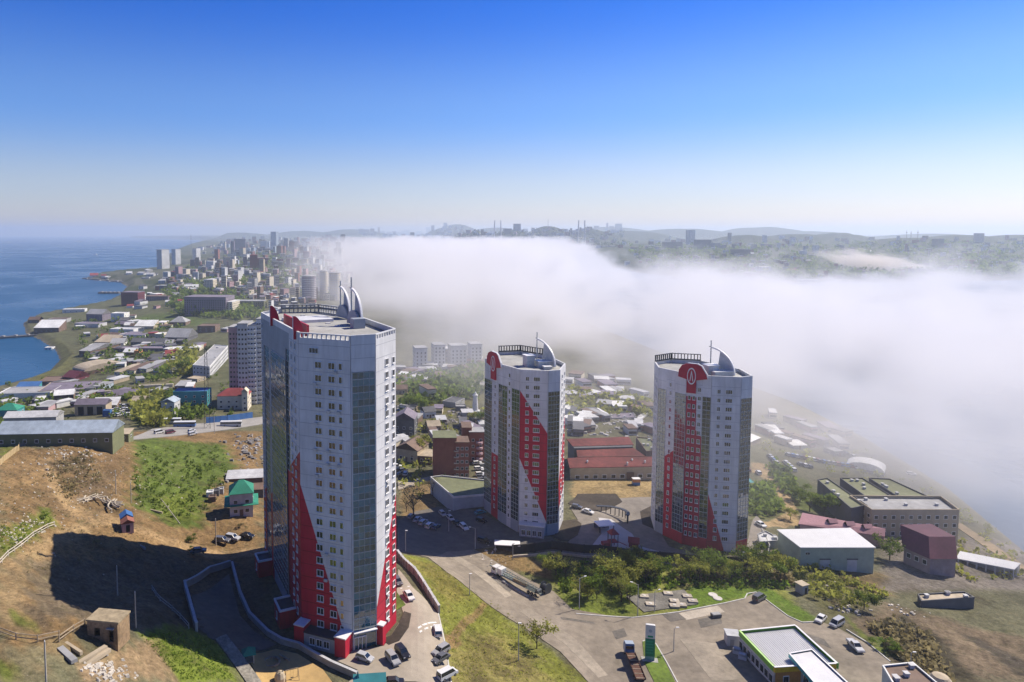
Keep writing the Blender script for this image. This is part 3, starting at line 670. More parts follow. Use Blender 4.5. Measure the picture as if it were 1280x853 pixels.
# roof: red gate fins, sails, drums
def fin(fc, u, z, h, dep, th=.7, m=RED):
    mb = MB(); n = 10; q = [(0.0, 0.0), (dep, 0.0)]
    for i in range(n + 1):
        t = i / n; q.append((dep * (1 - t ** 1.6) * 1.0, h * math.sin(t * math.pi / 2)))
    V = [fc.at(u + k, z + zz, -x_ + .9) for k in (-th / 2, th / 2) for x_, zz in q]; n = len(q)
    mb.add(V, [tuple(range(n)), tuple(range(2 * n - 1, n - 1, -1))]); mb.add(V, [(i, n + i, n + (i + 1) % n, (i + 1) % n) for i in range(n)], 1)
    return mb.build('red_fin', [m, FRAME], root)
for u in (.36, .95): fin(A, u * A.L, TOP - .4, 5.4, 2.6)
mb = MB(); A.rect(mb, .36 * A.L + .4, .95 * A.L - .4, TOP, TOP + 2.6, -3.0, -2.6); mb.build('red_screen', RED, root)
MB().box(-6, 9, TOP - .1, 9, 12, .9, A.rz).build('roof_plinth', WHITE, root)
for fx, fy, mx, my, h, tp in ((453, 402, 439.5, 376, 8.4, 11.2), (438, 394, 424.5, 369, 7.8, 9.3)):
    a = Vector(U(fx, fy, 71.4)) - Vector((cx, cy)); b = a + Vector((-3.2, 4.6))
    sail(root, a, b, 71.2, h, tp, True)
    q = a + (b - a) * .62; dd = (b - a).normalized(); mb = MB(); n = 18; sd_ = Vector((dd.y, -dd.x)) * .3
    V = [(q.x + dd.x * 3.1 * math.cos(i / n * math.pi) + sd_.x * k - sd_.x * 2, q.y + dd.y * 3.1 * math.cos(i / n * math.pi) + sd_.y * k - sd_.y * 2, 70.2 + 3.6 * math.sin(i / n * math.pi) + .2) for k in (-1, 1) for i in range(n + 1)]; n += 1
    mb.add(V, [tuple(range(n)), tuple(range(2 * n - 1, n - 1, -1))] + [(i, n + i, n + (i + 1) % n, (i + 1) % n) for i in range(n)]); mb.build('roof_disc', GREYP, root)
hx, hy = U(447, 405, 71.2); MB().box(hx - cx, hy - cy, TOP - .1, 3, 3, 2.6, .4).build('roof_hatch', GREYP, root)
for k in range(5): MB().box(-9 + k * 3.1, 20 - k * 5.5, TOP - 1.35, .9, 1.2, 1.6, A.rz).build('vent_box', WHITE, root)

# ---- towers 2 and 3
def small_tower(pts, z0, zt, label, spec, back_pole):
    global root
    root, L, (cx, cy) = tower(pts, z0, zt, label); top = zt - z0 - 1.4; nf = 18
    fl = [3.6 + i * 3.0 for i in range(nf)]; nface = len(pts)
    for i, sp in enumerate(spec):
        fc = Face(L[i], L[i + 1])
        for (a, b, k, cuts, wins) in sp:
            u0, u1 = a * fc.L, b * fc.L
            cuts = [(p[0] * fc.L, p[1], p[2] * fc.L, p[3], p[4]) for p in cuts]
            if k == 'w': wall(root, fc, u0, u1, 0, top, cuts)
            elif k == 'r': wall(root, fc, u0, u1, 0, top - 6.5, [(0, 99, 1, 99, 1)], th=.05); wall(root, fc, u0, u1, top - 6.5, top)
            else:
                gt = top - 6.0
                curtain(root, fc, u0 + .06, u1 - .06, 4, gt - .1, max(2, round((u1 - u0) / 1.25)), o=.28, gl=GLASS2)
                wall(root, fc, u0, u1, gt, top); mb = MB(); fc.rect(mb, u0, u1, 0, 3.9, 0, .3); mb.build('plinth', RED if k == 'G' else GREYP, root)
            for (uc, w_, lt) in wins:
                for j, z in enumerate(fl): window(root, fc, (a + (b - a) * uc) * fc.L, z, w_, 1.5, lt)
    for i in range(len(spec), nface):
        fc = Face(L[i], L[(i + 1) % nface]); wall(root, fc, 0, fc.L, 0, top)
        for j, z in enumerate(fl):
            for u in (.3, .7): window(root, fc, u * fc.L, z, 1.5, 1.5, 2)
    for i in range(nface):
        fc = Face(L[i], L[(i + 1) % nface]); parapet(root, fc, top, 1.4, False)
        if i in back_pole: parapet(root, fc, top + 1.4, 2.4, True, DARK)
    return L, cx, cy, top
def rooftop(pts, L, cx, cy, top, signface, span, mastpx, footpx, zt, blocks):
    fc = Face(L[signface], L[signface + 1]); a, b = span[0] * fc.L, span[1] * fc.L; w = b - a; mb = MB(); z = top
    q = [(a, z + .2), (a + w * .30, z - .6), (a + w * .30, z - 5.2), (a + w * .62, z - 5.2), (a + w * .62, z - .6), (b, z + .2), (b - w * .04, z + 1.7), (b - w * .22, z + 4.4), (b - w * .36, z + 5.0), (a + w * .3, z + 5.0), (a + w * .12, z + 4.2), (a + w * .02, z + 2.6)]
    for part in ([q[1], q[2], q[3], q[4]], [q[0], q[1], q[4], q[5], q[6], q[7], q[8], q[9], q[10], q[11]]): fc.slab(mb, part, .32, .8)
    mb.build('red_sign', RED, root)
    mb = MB()
    for p_, q_ in ((q[5], q[6]), (q[6], q[7]), (q[7], q[8]), (q[8], q[9])):
        fc.slab(mb, [p_, (p_[0] + .3, p_[1] + .15), (q_[0] + .3, q_[1] + .25), q_], .25, .86)
    mb.build('sign_edge', FRAME, root)
    oval_logo(root, fc, a + w * .46, z + .7, w * .15, 2.9, .8)
    z_ = zt + .3
    f_ = Vector(U(*footpx, z_)) - Vector((cx, cy)); m_ = Vector(U(*mastpx, z_)) - Vector((cx, cy))
    sail(root, f_, m_, top + .6, 9.0, 11.2)
    for (px, py, sx, sy, h, ro) in blocks:
        x, y = U(px, py, zt); MB().box(x - cx, y - cy, top - .2, sx, sy, h, ro).build('penthouse', mat('penthouse_wall', (.5, .52, .52), .6), root)
        MB().box(x - cx, y - cy, top - .2 + h, sx + .5, sy + .5, .2, ro).build('penthouse_roof', FRAME, root)
W1 = [(.3, .95, 1), (.7, .95, 1)]
T2 = [(26.4, 256), (31.5, 243.5), (36.4, 235), (45.6, 232.6), (49.9, 234.2), (54.2, 245.6), (51, 262), (42, 272), (33, 270)]
L, cx, cy, top = small_tower(T2, -12.0, 46.5, 'middle white apartment tower with red diagonal panel facing the camera and one roof sail',
    [[(0, .42, 'g', [], []), (.42, .80, 'w', [(0, 24, 1, 24, 1)], [(.5, 1.0, 1)]), (.80, 1, 'g', [], [])],
     [(0, .30, 'g', [], []), (.30, .56, 'w', [], [(.5, 1.0, 1)]), (.56, 1, 'g', [], [])],
     [(0, 1, 'w', [(0.0, 51, 1, 36.5, 1), (0.0, 27, 1, 5, -1)], [(.26, 1.2, 2), (.60, 2.2, 3)])],
     [(0, 1, 'g', [], [])],
     [(0, 1, 'w', [(0, 19, 1, 40, 1), (0, 8, 1, 14, -1)], [(.35, 1.5, 2), (.78, 1.2, 1)])]], (6, 7))
mb = MB(); fc = Face(L[2], L[3]); fc.rect(mb, .5, fc.L - .5, -1, 4.2, .26, 3.4); mb.build('podium', GREYP, root)
mb = MB(); fc.rect(mb, .3, fc.L - .3, 4.2, 4.5, .26, 3.7); mb.build('podium_roof', WHITE, root)
for u in (.2, .4, .6, .8): window(root, fc, u * fc.L, .8, 1.4, 2.0, 2, 3.15)
rooftop(T2, L, cx, cy, top, 0, (.16, .98), (671, 449), (694.5, 455), 46.5, [(661, 453, 3.2, 3.5, 4.2, .3), (681, 454, 6.0, 4.0, 2.4, .2), (684, 457, 2.6, 2.0, 1.2, .2)])
T3 = [(87.6, 243), (93.5, 232.6), (100.2, 228.4), (109.3, 226.5), (114.0, 228.7), (115.2, 240), (108, 256), (98, 259), (90, 254)]
L, cx, cy, top = small_tower(T3, -15.0, 45.6, 'right white apartment tower with red bay under the round logo and red lower corner',
    [[(0, .30, 'g', [], []), (.30, .62, 'w', [(0, 26, 1, 36, 1)], [(.5, .9, 1)]), (.62, 1, 'G', [], [])],
     [(0, .42, 'r', [], [(.3, .9, 1), (.75, .9, 1)]), (.42, .66, 'w', [(0, 45, 1, 36, 1)], [(.5, 1.1, 2)]), (.66, 1, 'G', [], [])],
     [(0, 1, 'w', [(0.0, 19.5, .60, 0, 1)], [(.26, 1.1, 2), (.60, 2.1, 3)])],
     [(0, 1, 'G', [], [])],
     [(0, 1, 'w', [], [(.35, 1.5, 2), (.78, 1.2, 1)])]], (6, 7))
rooftop(T3, L, cx, cy, top, 1, (-.35, .85), (888, 461), (919, 466), 45.6, [(888, 465, 4.0, 3.5, 4.0, .2), (901, 466, 7.0, 4.0, 2.2, .2)])
# ------------------------------------------------------------------ builders for the rest
PAL = {'white': (.66, .66, .64), 'cream': (.60, .54, .42), 'grey': (.33, .33, .33), 'dark grey': (.12, .12, .125), 'brown': (.17, .115, .085), 'red': (.26, .055, .055),
       'brick': (.26, .105, .075), 'green': (.03, .23, .15), 'blue': (.05, .14, .34), 'pink': (.42, .28, .29), 'maroon': (.14, .035, .05), 'tan': (.42, .35, .25), 'pale grey': (.50, .50, .50), 'silver': (.42, .43, .45),
       'teal': (.05, .25, .27), 'black': (.015, .015, .018), 'pale blue': (.34, .40, .46), 'purple grey': (.20, .17, .21), 'olive': (.16, .17, .09), 'pale green': (.36, .42, .34), 'yellow': (.62, .42, .06), 'orange': (.55, .25, .10), 'rust': (.12, .055, .035)}
def wm(c): return mat('wall_' + c.replace(' ', '_'), PAL[c], .85, var=.16, scale=.45)
def rm(c): return mat('roofing_' + c.replace(' ', '_'), PAL[c], .75, var=.22, scale=.5)
def pm(c): return mat('paint_' + c.replace(' ', '_'), PAL[c], .28, spec=.5, var=.05)
WDARK = mat('window_dark', (.03, .034, .038), .15, spec=.6, var=.4, scale=.8)
_q = {}
def quad_window(w, h):
    k = (round(w, 1), round(h, 1))
    if k not in _q:
        w, h = k; _q[k] = MB().box(0, -.03, 0, w, .1, h, mi=0).add([(-w * .42, -.09, h * .1), (w * .42, -.09, h * .1), (w * .42, -.09, h * .9), (-w * .42, -.09, h * .9)], [(0, 1, 2, 3)], 1).mesh('window', [FRAME, WDARK])
    return _q[k]
def wall_windows(root, w, d, h, n, m, faces='flr', z0=1.0, fh=3.0, sill=.9, ww=1.4, hh=1.4, limit=60):
    """windows on a w by d block centred on the root: n across the front, m along the side"""
    nf = max(1, int((h - z0 + .3) / fh)); spots = []
    for f in range(nf):
        z = z0 + f * fh
        if 'f' in faces: spots += [(-w / 2 + w * (i + .5) / n, -d / 2, z, 0) for i in range(n)]
        if 'b' in faces: spots += [(-w / 2 + w * (i + .5) / n, d / 2, z, math.pi) for i in range(n)]
        if 'r' in faces: spots += [(w / 2, -d / 2 + d * (i + .5) / m, z, math.pi / 2) for i in range(m)]
        if 'l' in faces: spots += [(-w / 2, -d / 2 + d * (i + .5) / m, z, -math.pi / 2) for i in range(m)]
    if len(spots) <= limit:
        me = quad_window(ww, hh)
        for x, y, z, a in spots: inst('window', me, root, (x, y, z), a)
    else:
        mb = MB()
        for x, y, z, a in spots:
            c, s_ = math.cos(a), math.sin(a); v = []
            for u, k in ((-ww / 2, 0), (ww / 2, 0), (ww / 2, hh), (-ww / 2, hh)): v.append((x + u * c + .06 * s_, y + u * s_ - .06 * c, z + k))
            mb.add(v, [(0, 1, 2, 3)])
        tag(mb.build('window_rows', WDARK, root, fix=False), kind='stuff')
def frontal(px, py, rz, dep):
    x, y, z = g(px, py); return x - math.sin(rz) * dep / 2, y + math.cos(rz) * dep / 2, z
def house(px, py, wpx, dep, hpx, roof='gable', wall='white', rc='grey', rz=0, label='', cat='house', name='house', win=(3, 2), rh=None, faces='flr', group=None, door=True, ov=.35, base=4, chim=False, along=True, fl=1):
    """block placed by the foot of its front wall; wpx and hpx are picture pixels there, dep metres"""
    a = R(rz); x, y, z = frontal(px, py, a, dep); k = pxm(*g(px, py)); w, h = wpx / k, hpx / k
    r = empty(name, (x, y, z), label, cat, a, group)
    MB().box(0, 0, -base, w, dep, h + base).build('wall', wm(wall), r)
    rr = rm(rc); rh = rh or min(w, dep) * .32
    if roof == 'flat':
        MB().box(0, 0, h, w - .5, dep - .5, .12).build('roof', rr, r)
        p = MB()
        for sx, sy, X, Y in ((w + .1, .3, 0, -dep / 2 + .1), (w + .1, .3, 0, dep / 2 - .1), (.3, dep - .5, -w / 2 + .1, 0), (.3, dep - .5, w / 2 - .1, 0)): p.box(X, Y, h, sx, sy, .45)
        p.build('parapet', wm(wall), r)
    elif roof in ('gable', 'hip'):
        lw, ld = (w, dep) if along else (dep, w)
        hip = min(ld / 2, lw * .4) if roof == 'hip' else 0
        o = MB().gable(lw, ld, h + .02, h + rh, ov, hip=hip + (ov if roof == 'hip' else 0)).build('roof', rr, r, None, 0 if along else math.pi / 2)
        if roof == 'gable':
            mb = MB()
            for s_ in (-1, 1):
                X = s_ * (lw / 2 - .08); mb.add([(X, -ld / 2, h), (X, ld / 2, h), (X, 0, h + rh * .94)], [(0, 1, 2)])
            o2 = mb.build('gable_wall', wm(wall), r, None, 0 if along else math.pi / 2, fix=False)
        if chim: MB().box(w * .2, dep * .15, h, .7, .7, rh + .9).build('chimney', wm('brick'), o if along else r)
    elif roof == 'shed':
        MB().add([(-w / 2 - ov, -dep / 2 - ov, h), (w / 2 + ov, -dep / 2 - ov, h), (w / 2 + ov, dep / 2 + ov, h + rh), (-w / 2 - ov, dep / 2 + ov, h + rh)] + [(-w / 2 - ov, -dep / 2 - ov, h + .15), (w / 2 + ov, -dep / 2 - ov, h + .15), (w / 2 + ov, dep / 2 + ov, h + rh + .15), (-w / 2 - ov, dep / 2 + ov, h + rh + .15)],
                 [(3, 2, 1, 0), (4, 5, 6, 7), (0, 1, 5, 4), (1, 2, 6, 5), (2, 3, 7, 6), (3, 0, 4, 7)]).build('roof', rr, r)
        MB().add([(-w / 2, dep / 2, h - .1), (w / 2, dep / 2, h - .1), (w / 2, dep / 2, h + rh), (-w / 2, dep / 2, h + rh), (-w / 2, -dep / 2, h - .1), (w / 2, -dep / 2, h - .1)], [(0, 1, 2, 3), (4, 0, 3), (1, 5, 2)]).build('upper_wall', wm(wall), r)
    elif roof == 'arch':
        lw, ld = (w, dep) if along else (dep, w); n = 12; V = []
        for X in (-lw / 2 - .2, lw / 2 + .2):
            for i in range(n + 1):
                t = math.pi * i / n; V.append((X, -math.cos(t) * (ld / 2 + .15), h + math.sin(t) * rh))
        n += 1
        MB().add(V, [tuple(range(n)), tuple(range(2 * n - 1, n - 1, -1))] + [(i, n + i, n + i + 1, i + 1) for i in range(n - 1)]).build('roof', rr, r, None, 0 if along else math.pi / 2)
    if win[0]: wall_windows(r, w, dep, h, win[0], win[1], faces, z0=max(.7, min(1.0, h * .3)), hh=min(1.4, h * .4))
    if door and h > 2.2: MB().box(w * .28 if win[0] % 2 else 0, -dep / 2 - .02, 0, 1.1, .1, 2.1).build('door', wm('brown'), r)
    r['_'] = 0; del r['_']
    return r, w, h
def roofed(pts, zt, zb, label, cat, wall='grey', rc='grey', name='building', rim=.5, win=None, group=None, rimc=None, zs=None):
    """flat-roofed block from the picture outline of its roof at height zt"""
    W = [U(a, b, zt) for a, b in pts]
    ar = sum(W[i][0] * W[(i + 1) % len(W)][1] - W[(i + 1) % len(W)][0] * W[i][1] for i in range(len(W)))
    if ar < 0: W = W[::-1]
    cx = sum(p[0] for p in W) / len(W); cy = sum(p[1] for p in W) / len(W); r = empty(name, (cx, cy, zb), label, cat, 0, group)
    L = [(x - cx, y - cy) for x, y in W]; h = zt - zb
    MB().prism(L, -3, h - .35).build('wall', wm(wall), r)
    q = [(x * .97, y * .97) for x, y in L]; MB().prism(q, h - .35, h - .2).build('roof', rm(rc), r)
    if rim:
        mb = MB(); n = len(L)
        for i in range(n):
            fc = Face(L[i], L[(i + 1) % n]); fc.rect(mb, -.05, fc.L - .3, h - .35, h + rim * .6, -.28, .06)
        mb.build('parapet', wm(rimc or wall), r)
    rv = random.Random(int(abs(cx) * 10)); vm = MB().box(0, 0, -.3, .9, .9, 1.0).box(0, 0, .7, 1.2, 1.2, .12).mesh('roof_vent', wm('pale grey'))
    for i in range(4 if len(name) > 6 else 0):
        a_, b_ = L[rv.randrange(len(L))], L[rv.randrange(len(L))]; t_ = rv.uniform(.3, .7); k_ = .7; inst('roof_vent', vm, r, ((a_[0] * t_ + b_[0] * (1 - t_)) * k_, (a_[1] * t_ + b_[1] * (1 - t_)) * k_, h - .1))
    if win:
        mb = []; n = len(L); me = quad_window(*win[2:4]) if len(win) > 2 else quad_window(1.5, 1.5)
        for i in range(n):
            fc = Face(L[i], L[(i + 1) % n]); k = int(fc.L / win[0])
            if fc.n.y > .5: continue
            for f in range(max(1, int((h - .8) / win[1]))):
                for j in range(k): inst('window', me, r, fc.at((j + .5) * fc.L / k, 1.1 + f * win[1], .0), fc.rz)
    return r, L, h
# ---- vehicles
TYRE, RIMM, LAMP, TAIL, CGL = mat('tyre', (.012, .012, .013), .9), mat('wheel_rim', (.35, .35, .36), .3, .8), mat('headlamp', (.7, .7, .68), .15), mat('tail_lamp', (.30, .01, .01), .25), mat('car_glass', (.012, .016, .02), .06, spec=1.0)
CARS = {  # length, width, body profile (x, z), cabin (x0 base, x1 base, x0 top, x1 top, z0, z1)
    'sedan': (4.5, 1.75, [(-2.25, .35), (-2.25, .85), (-1.6, .95), (1.0, .95), (2.1, .78), (2.25, .6), (2.25, .35)], (-1.7, 1.1, -1.15, .45, .93, 1.45)),
    'suv': (4.6, 1.85, [(-2.3, .42), (-2.3, 1.05), (-1.9, 1.1), (.95, 1.1), (2.15, .95), (2.3, .75), (2.3, .42)], (-2.25, 1.05, -2.0, .4, 1.08, 1.72)),
    'hatch': (4.0, 1.7, [(-2.0, .35), (-2.0, .9), (-1.5, .95), (.9, .95), (1.85, .8), (2.0, .6), (2.0, .35)], (-1.95, 1.0, -1.6, .35, .93, 1.5)),
    'van': (4.9, 1.85, [(-2.45, .4), (-2.45, 1.1), (1.6, 1.1), (2.3, .95), (2.45, .7), (2.45, .4)], (-2.42, 1.75, -2.3, .95, 1.08, 1.95)),
    'pickup': (5.3, 1.9, [(-2.65, .5), (-2.65, 1.1), (1.2, 1.12), (2.5, 1.0), (2.65, .8), (2.65, .5)], (-.85, 1.25, -.6, .55, 1.1, 1.75))}
_car = {}
def car_meshes(kind, col):
    k = (kind, col)
    if k in _car: return _car[k]
    L, W, pr, (a0, a1, b0, b1, z0, z1) = CARS[kind]; hw = W / 2; n = len(pr); mb = MB()
    V = [(x, s * hw * (1 if z < .9 else .95), z) for s in (-1, 1) for x, z in pr]
    mb.add(V, [tuple(range(n - 1, -1, -1)), tuple(range(n, 2 * n))] + [(i, (i + 1) % n, n + (i + 1) % n, n + i) for i in range(n)])
    tw = hw * .78; mb.box((b0 + b1) / 2, 0, z1 - .05, (b1 - b0) * 1.02, tw * 2 + .02, .07)
    for x, X in ((a0, b0), (a1, b1)):
        for s in (-1, 1): mb.tube((x, s * hw * .93, z0), (X, s * tw, z1), .06, n=4)
    if kind == 'pickup':
        for s in (-1, 1): mb.box(-1.75, s * hw * .9, 1.1, 1.75, .08, .06)
    gl = MB(); q = [(a0, -hw * .92, z0), (a1, -hw * .92, z0), (a1, hw * .92, z0), (a0, hw * .92, z0), (b0, -tw, z1), (b1, -tw, z1), (b1, tw, z1), (b0, tw, z1)]
    gl.add(q, [(0, 1, 5, 4), (1, 2, 6, 5), (2, 3, 7, 6), (3, 0, 4, 7)])
    wh = MB(); r = .34
    for i in range(1): wh.tube((0, -.11, 0), (0, .11, 0), r, n=12).tube((0, -.125, 0), (0, .125, 0), r * .6, n=8, mi=1)
    hl = MB().box(0, 0, 0, .08, .34, .16); tl = MB().box(0, 0, 0, .07, .3, .2)
    _car[k] = (mb.mesh('body', pm(col)), gl.mesh('car_window', CGL), wh.mesh('wheel', [TYRE, RIMM]), hl.mesh('headlight', LAMP), tl.mesh('tail_light', TAIL))
    return _car[k]
def car(px, py, kind, col, heading, label, cat='car', full=True, group='cars parked around the towers'):
    """heading in degrees: 0 points right, 90 away from the camera"""
    x, y, z = g(px, py); b, gl, wh, hl, tl = car_meshes(kind, col); L, W = CARS[kind][:2]
    e = .35; c, s = math.cos(R(heading)), math.sin(R(heading)); zz = max(hz(x + dx, y + dy) for dx, dy in ((0, 0), (c * 1.5, s * 1.5), (-c * 1.5, -s * 1.5))) + .17
    r = empty('parked_car' if cat == 'car' else 'parked_van' if cat == 'van' else 'pickup_truck', (x, y, zz), label, cat, R(heading), group)
    inst('body', b, r); inst('car_window', gl, r)
    if full:
        for X in (-L * .31, L * .31):
            for Y in (-W / 2 + .08, W / 2 - .08): inst('wheel', wh, r, (X, Y, .33))
        zl = .72 if kind in ('sedan', 'hatch') else .85
        for Y in (-W * .34, W * .34): inst('headlight', hl, r, (L / 2 - .03, Y, zl - .12)); inst('tail_light', tl, r, (-L / 2 + .01, Y, zl - .05))
    return r
_fc = {}
def far_car(px, py, col, heading, label, group):
    if col not in _fc:
        mb = MB(); L, W, pr, (a0, a1, b0, b1, z0, z1) = CARS['suv']; hw = W / 2; n = len(pr)
        mb.add([(x, s * hw, z) for s in (-1, 1) for x, z in pr], [tuple(range(n - 1, -1, -1)), tuple(range(n, 2 * n))] + [(i, (i + 1) % n, n + (i + 1) % n, n + i) for i in range(n)], 0)
        mb.add([(a0, -hw * .92, z0), (a1, -hw * .92, z0), (a1, hw * .92, z0), (a0, hw * .92, z0), (b0, -.72, z1), (b1, -.72, z1), (b1, .72, z1), (b0, .72, z1)], [(0, 1, 5, 4), (1, 2, 6, 5), (2, 3, 7, 6), (3, 0, 4, 7)], 1)
        mb.add([(b0, -.72, z1), (b1, -.72, z1), (b1, .72, z1), (b0, .72, z1)], [(0, 1, 2, 3)], 0)
        for X in (-1.4, 1.4):
            for s in (-1, 1): mb.tube((X, s * .7, .33), (X, s * .95, .33), .34, n=8, mi=2)
        _fc[col] = mb.mesh('parked_car', [pm(col), CGL, TYRE])
    x, y, z = g(px, py); o = inst('parked_car', _fc[col], None, (x, y, z + .15), R(heading)); return tag(o, label, 'car', group)
# ---- trees
def leafmat(n, c):
    m = mat(n, c, .75, spec=.2, var=.45, scale=.5); t = m.node_tree; p = t.nodes['Principled BSDF']; b = t.nodes.new('ShaderNodeBsdfTranslucent'); x = t.nodes.new('ShaderNodeMixShader'); x.inputs[0].default_value = .5
    t.links.new(p.inputs['Base Color'].links[0].from_socket, b.inputs[0]); t.links.new(p.outputs[0], x.inputs[1]); t.links.new(b.outputs[0], x.inputs[2]); t.links.new(x.outputs[0], t.nodes['Material Output'].inputs[0]); return m
LEAF = {'spring': leafmat('leaf_spring', (.36, .37, .075)), 'green': leafmat('leaf_green', (.18, .245, .04)), 'dark': leafmat('leaf_dark', (.06, .085, .03)), 'dry': leafmat('leaf_dry', (.30, .25, .12)), 'bright': leafmat('leaf_bright', (.17, .25, .03))}
BARK = mat('bark', (.085, .07, .055), .95, var=.3, scale=3)
_tr = {}
def tree_meshes(kind, dens, v):
    k = (kind, dens, v)
    if k in _tr: return _tr[k]
    r_ = random.Random(hash((dens, v)) % 9973 + v); t = MB()       # unit tree: 1 m tall, scaled when placed
    t.tube((0, 0, -.05), (0, 0, .3), .022, .016, 6); tips = []
    nb = 9 if dens < 3 else 7
    for i in range(nb):
        a = i * 2.4 + r_.random(); h0 = .16 + .25 * r_.random(); L = .3 + .2 * r_.random(); el = .75 + .4 * r_.random()
        p = Vector((0, 0, h0)); q = p + Vector((math.cos(a) * math.cos(el), math.sin(a) * math.cos(el), math.sin(el))) * L
        t.tube(p, q, .011, .006, 5); tips.append(q)
        for j in range(3):
            q2 = q + Vector((r_.uniform(-.16, .16), r_.uniform(-.16, .16), r_.uniform(.02, .18))); t.tube(q, q2, .006, .002, 4); tips.append(q2)
    lf = MB(); n = {1: 480, 2: 850, 3: 1300}[dens]; cl = [tips[r_.randrange(len(tips))] + Vector((r_.gauss(0, .04), r_.gauss(0, .04), r_.gauss(0, .03))) for _ in range(26)]
    for i in range(n):
        c = cl[r_.randrange(len(cl))]; p = c + Vector((r_.gauss(0, .065), r_.gauss(0, .065), r_.gauss(0, .05)))
        if p.z < .13: p.z = .13 + r_.random() * .1
        s = (.016 if dens == 1 else .026) * r_.uniform(.6, 1.5); u = Vector((r_.gauss(0, 1), r_.gauss(0, 1), r_.gauss(0, 1))).normalized(); v_ = u.orthogonal().normalized() * s; w_ = u.cross(v_)
        lf.add([p - v_, p - w_ * .8, p + v_, p + w_ * .8], [(0, 1, 2, 3)])
    a = t.mesh('trunk', BARK); b = bpy.data.meshes.new('crown'); b.from_pydata(lf.v, [], lf.f); b.materials.append(LEAF[kind])
    _tr[k] = (a, b); return _tr[k]
trng = random.Random(3)
def tree(px, py, hpx, kind='spring', dens=2, label='', group=None, cat='tree', name='tree', wide=1.0):
    x, y, z = g(px, py); h = hpx / pxm(x, y, z); a, b = tree_meshes(kind, dens, trng.randrange(4))
    r = empty(name, (x, y, z - .05), label, cat, trng.uniform(0, 6.28), group); r.scale = (h * wide, h * wide, h)
    inst('trunk', a, r); inst('crown', b, r); return r
def bush(px, py, hpx, kind='green', label='', group=None, wide=1.6): return tree(px, py, hpx, kind, 3, label, group, 'bush', 'bush', wide)
# ---- poles, walls, fences, sheets
POLE, WOODM = mat('galvanised_pole', (.40, .40, .40), .5), mat('weathered_wood', (.30, .24, .17), .9, var=.3, scale=3)
def lamp_post(px, py, hpx, label, arm=1.6, dirn=0.0, group='street lamps'):
    x, y, z = g(px, py); h = hpx / pxm(x, y, z); r = empty('street_lamp', (x, y, z), label, 'street lamp', R(dirn), group)
    MB().tube((0, 0, -.3), (0, 0, h), .13, .08, 8).build('pole', POLE, r); MB().tube((0, 0, h), (arm, 0, h + .35), .05, n=5).build('arm', POLE, r)
    MB().box(arm + .25, 0, h + .28, .75, .3, .14).build('lamp_head', FRAME, r); return r
def utility_pole(px, py, hpx, label, cross=False, m=None, lean=0.0, group='utility poles on the hillside'):
    x, y, z = g(px, py); h = hpx / pxm(x, y, z); r = empty('utility_pole', (x, y, z), label, 'pole', 0, group)
    MB().tube((0, 0, -.4), (lean * h, 0, h), .16, .11, 8).build('shaft', m or mat('old_pole', (.42, .39, .34), .9), r)
    if cross: MB().box(lean * h, 0, h - .7, 1.8, .14, .14).build('crossarm', WOODM, r)
    for s in ((-.7, .7) if cross else (0,)): MB().lathe([(.05, 0), (.09, .06), (.05, .14), (.08, .2), (.02, .28)], 6, lean * h + s, 0, h - (.55 if cross else .02)).build('insulator', FRAME, r)
    return r
def resample(P, step):
    out = [Vector(P[0])]
    for a, b in zip(P, P[1:]):
        a, b = Vector(a), Vector(b); n = max(1, int((b - a).length / step))
        out += [a + (b - a) * (i + 1) / n for i in range(n)]
    return out
def long_wall(pts, h, th, m, label, cat='wall', name='wall', cap=None, step=3.0, drop=1.5, panels=False, group=None, gap=0.0, top=None):
    """wall or fence that follows the ground along picture points; its panels are parts"""
    P = resample(gp(pts), step); c = P[len(P) // 2]; z0 = hz(c.x, c.y); r = empty(name, (c.x, c.y, z0), label, cat, 0, group)
    body, cp = MB(), MB()
    def blk(mb, a, b, za, zb, z_a, z_b, t):
        d = (b - a); d = Vector((-d.y, d.x)).normalized() * t / 2; V = []
        for p, lo_, hi_ in ((a, za, z_a), (b, zb, z_b)):
            for k in (-1, 1): V += [(p.x + d.x * k - c.x, p.y + d.y * k - c.y, lo_ - z0), (p.x + d.x * k - c.x, p.y + d.y * k - c.y, hi_ - z0)]
        mb.add(V, [(0, 1, 5, 4), (2, 6, 7, 3), (1, 3, 7, 5), (0, 2, 3, 1), (4, 5, 7, 6), (0, 4, 6, 2)])
    for i, (a, b) in enumerate(zip(P, P[1:])):
        za, zb = hz(*a), hz(*b)
        if top is not None: ta = tb = top
        else: ta, tb = za + h, zb + h
        mb = MB() if panels else body
        q = b - (b - a).normalized() * gap if gap else b
        blk(mb, a, q, za - drop, zb - drop, ta, tb, th)
        if panels:
            for v_ in range(0): pass
            mb.build('panel', m, r); ps = MB().box(a.x - c.x, a.y - c.y, za - z0 - drop, th * 1.8, th * 1.8, drop + (ta - za) + .12, math.atan2((b - a).y, (b - a).x)); ps.build('post', m, r)
        if cap: blk(cp, a, b, ta + .002, tb + .002, ta + .16, tb + .16, th + .14)
    if not panels: body.build('wall_body', m, r)
    if cap: cp.build('coping', cap, r)
    return r
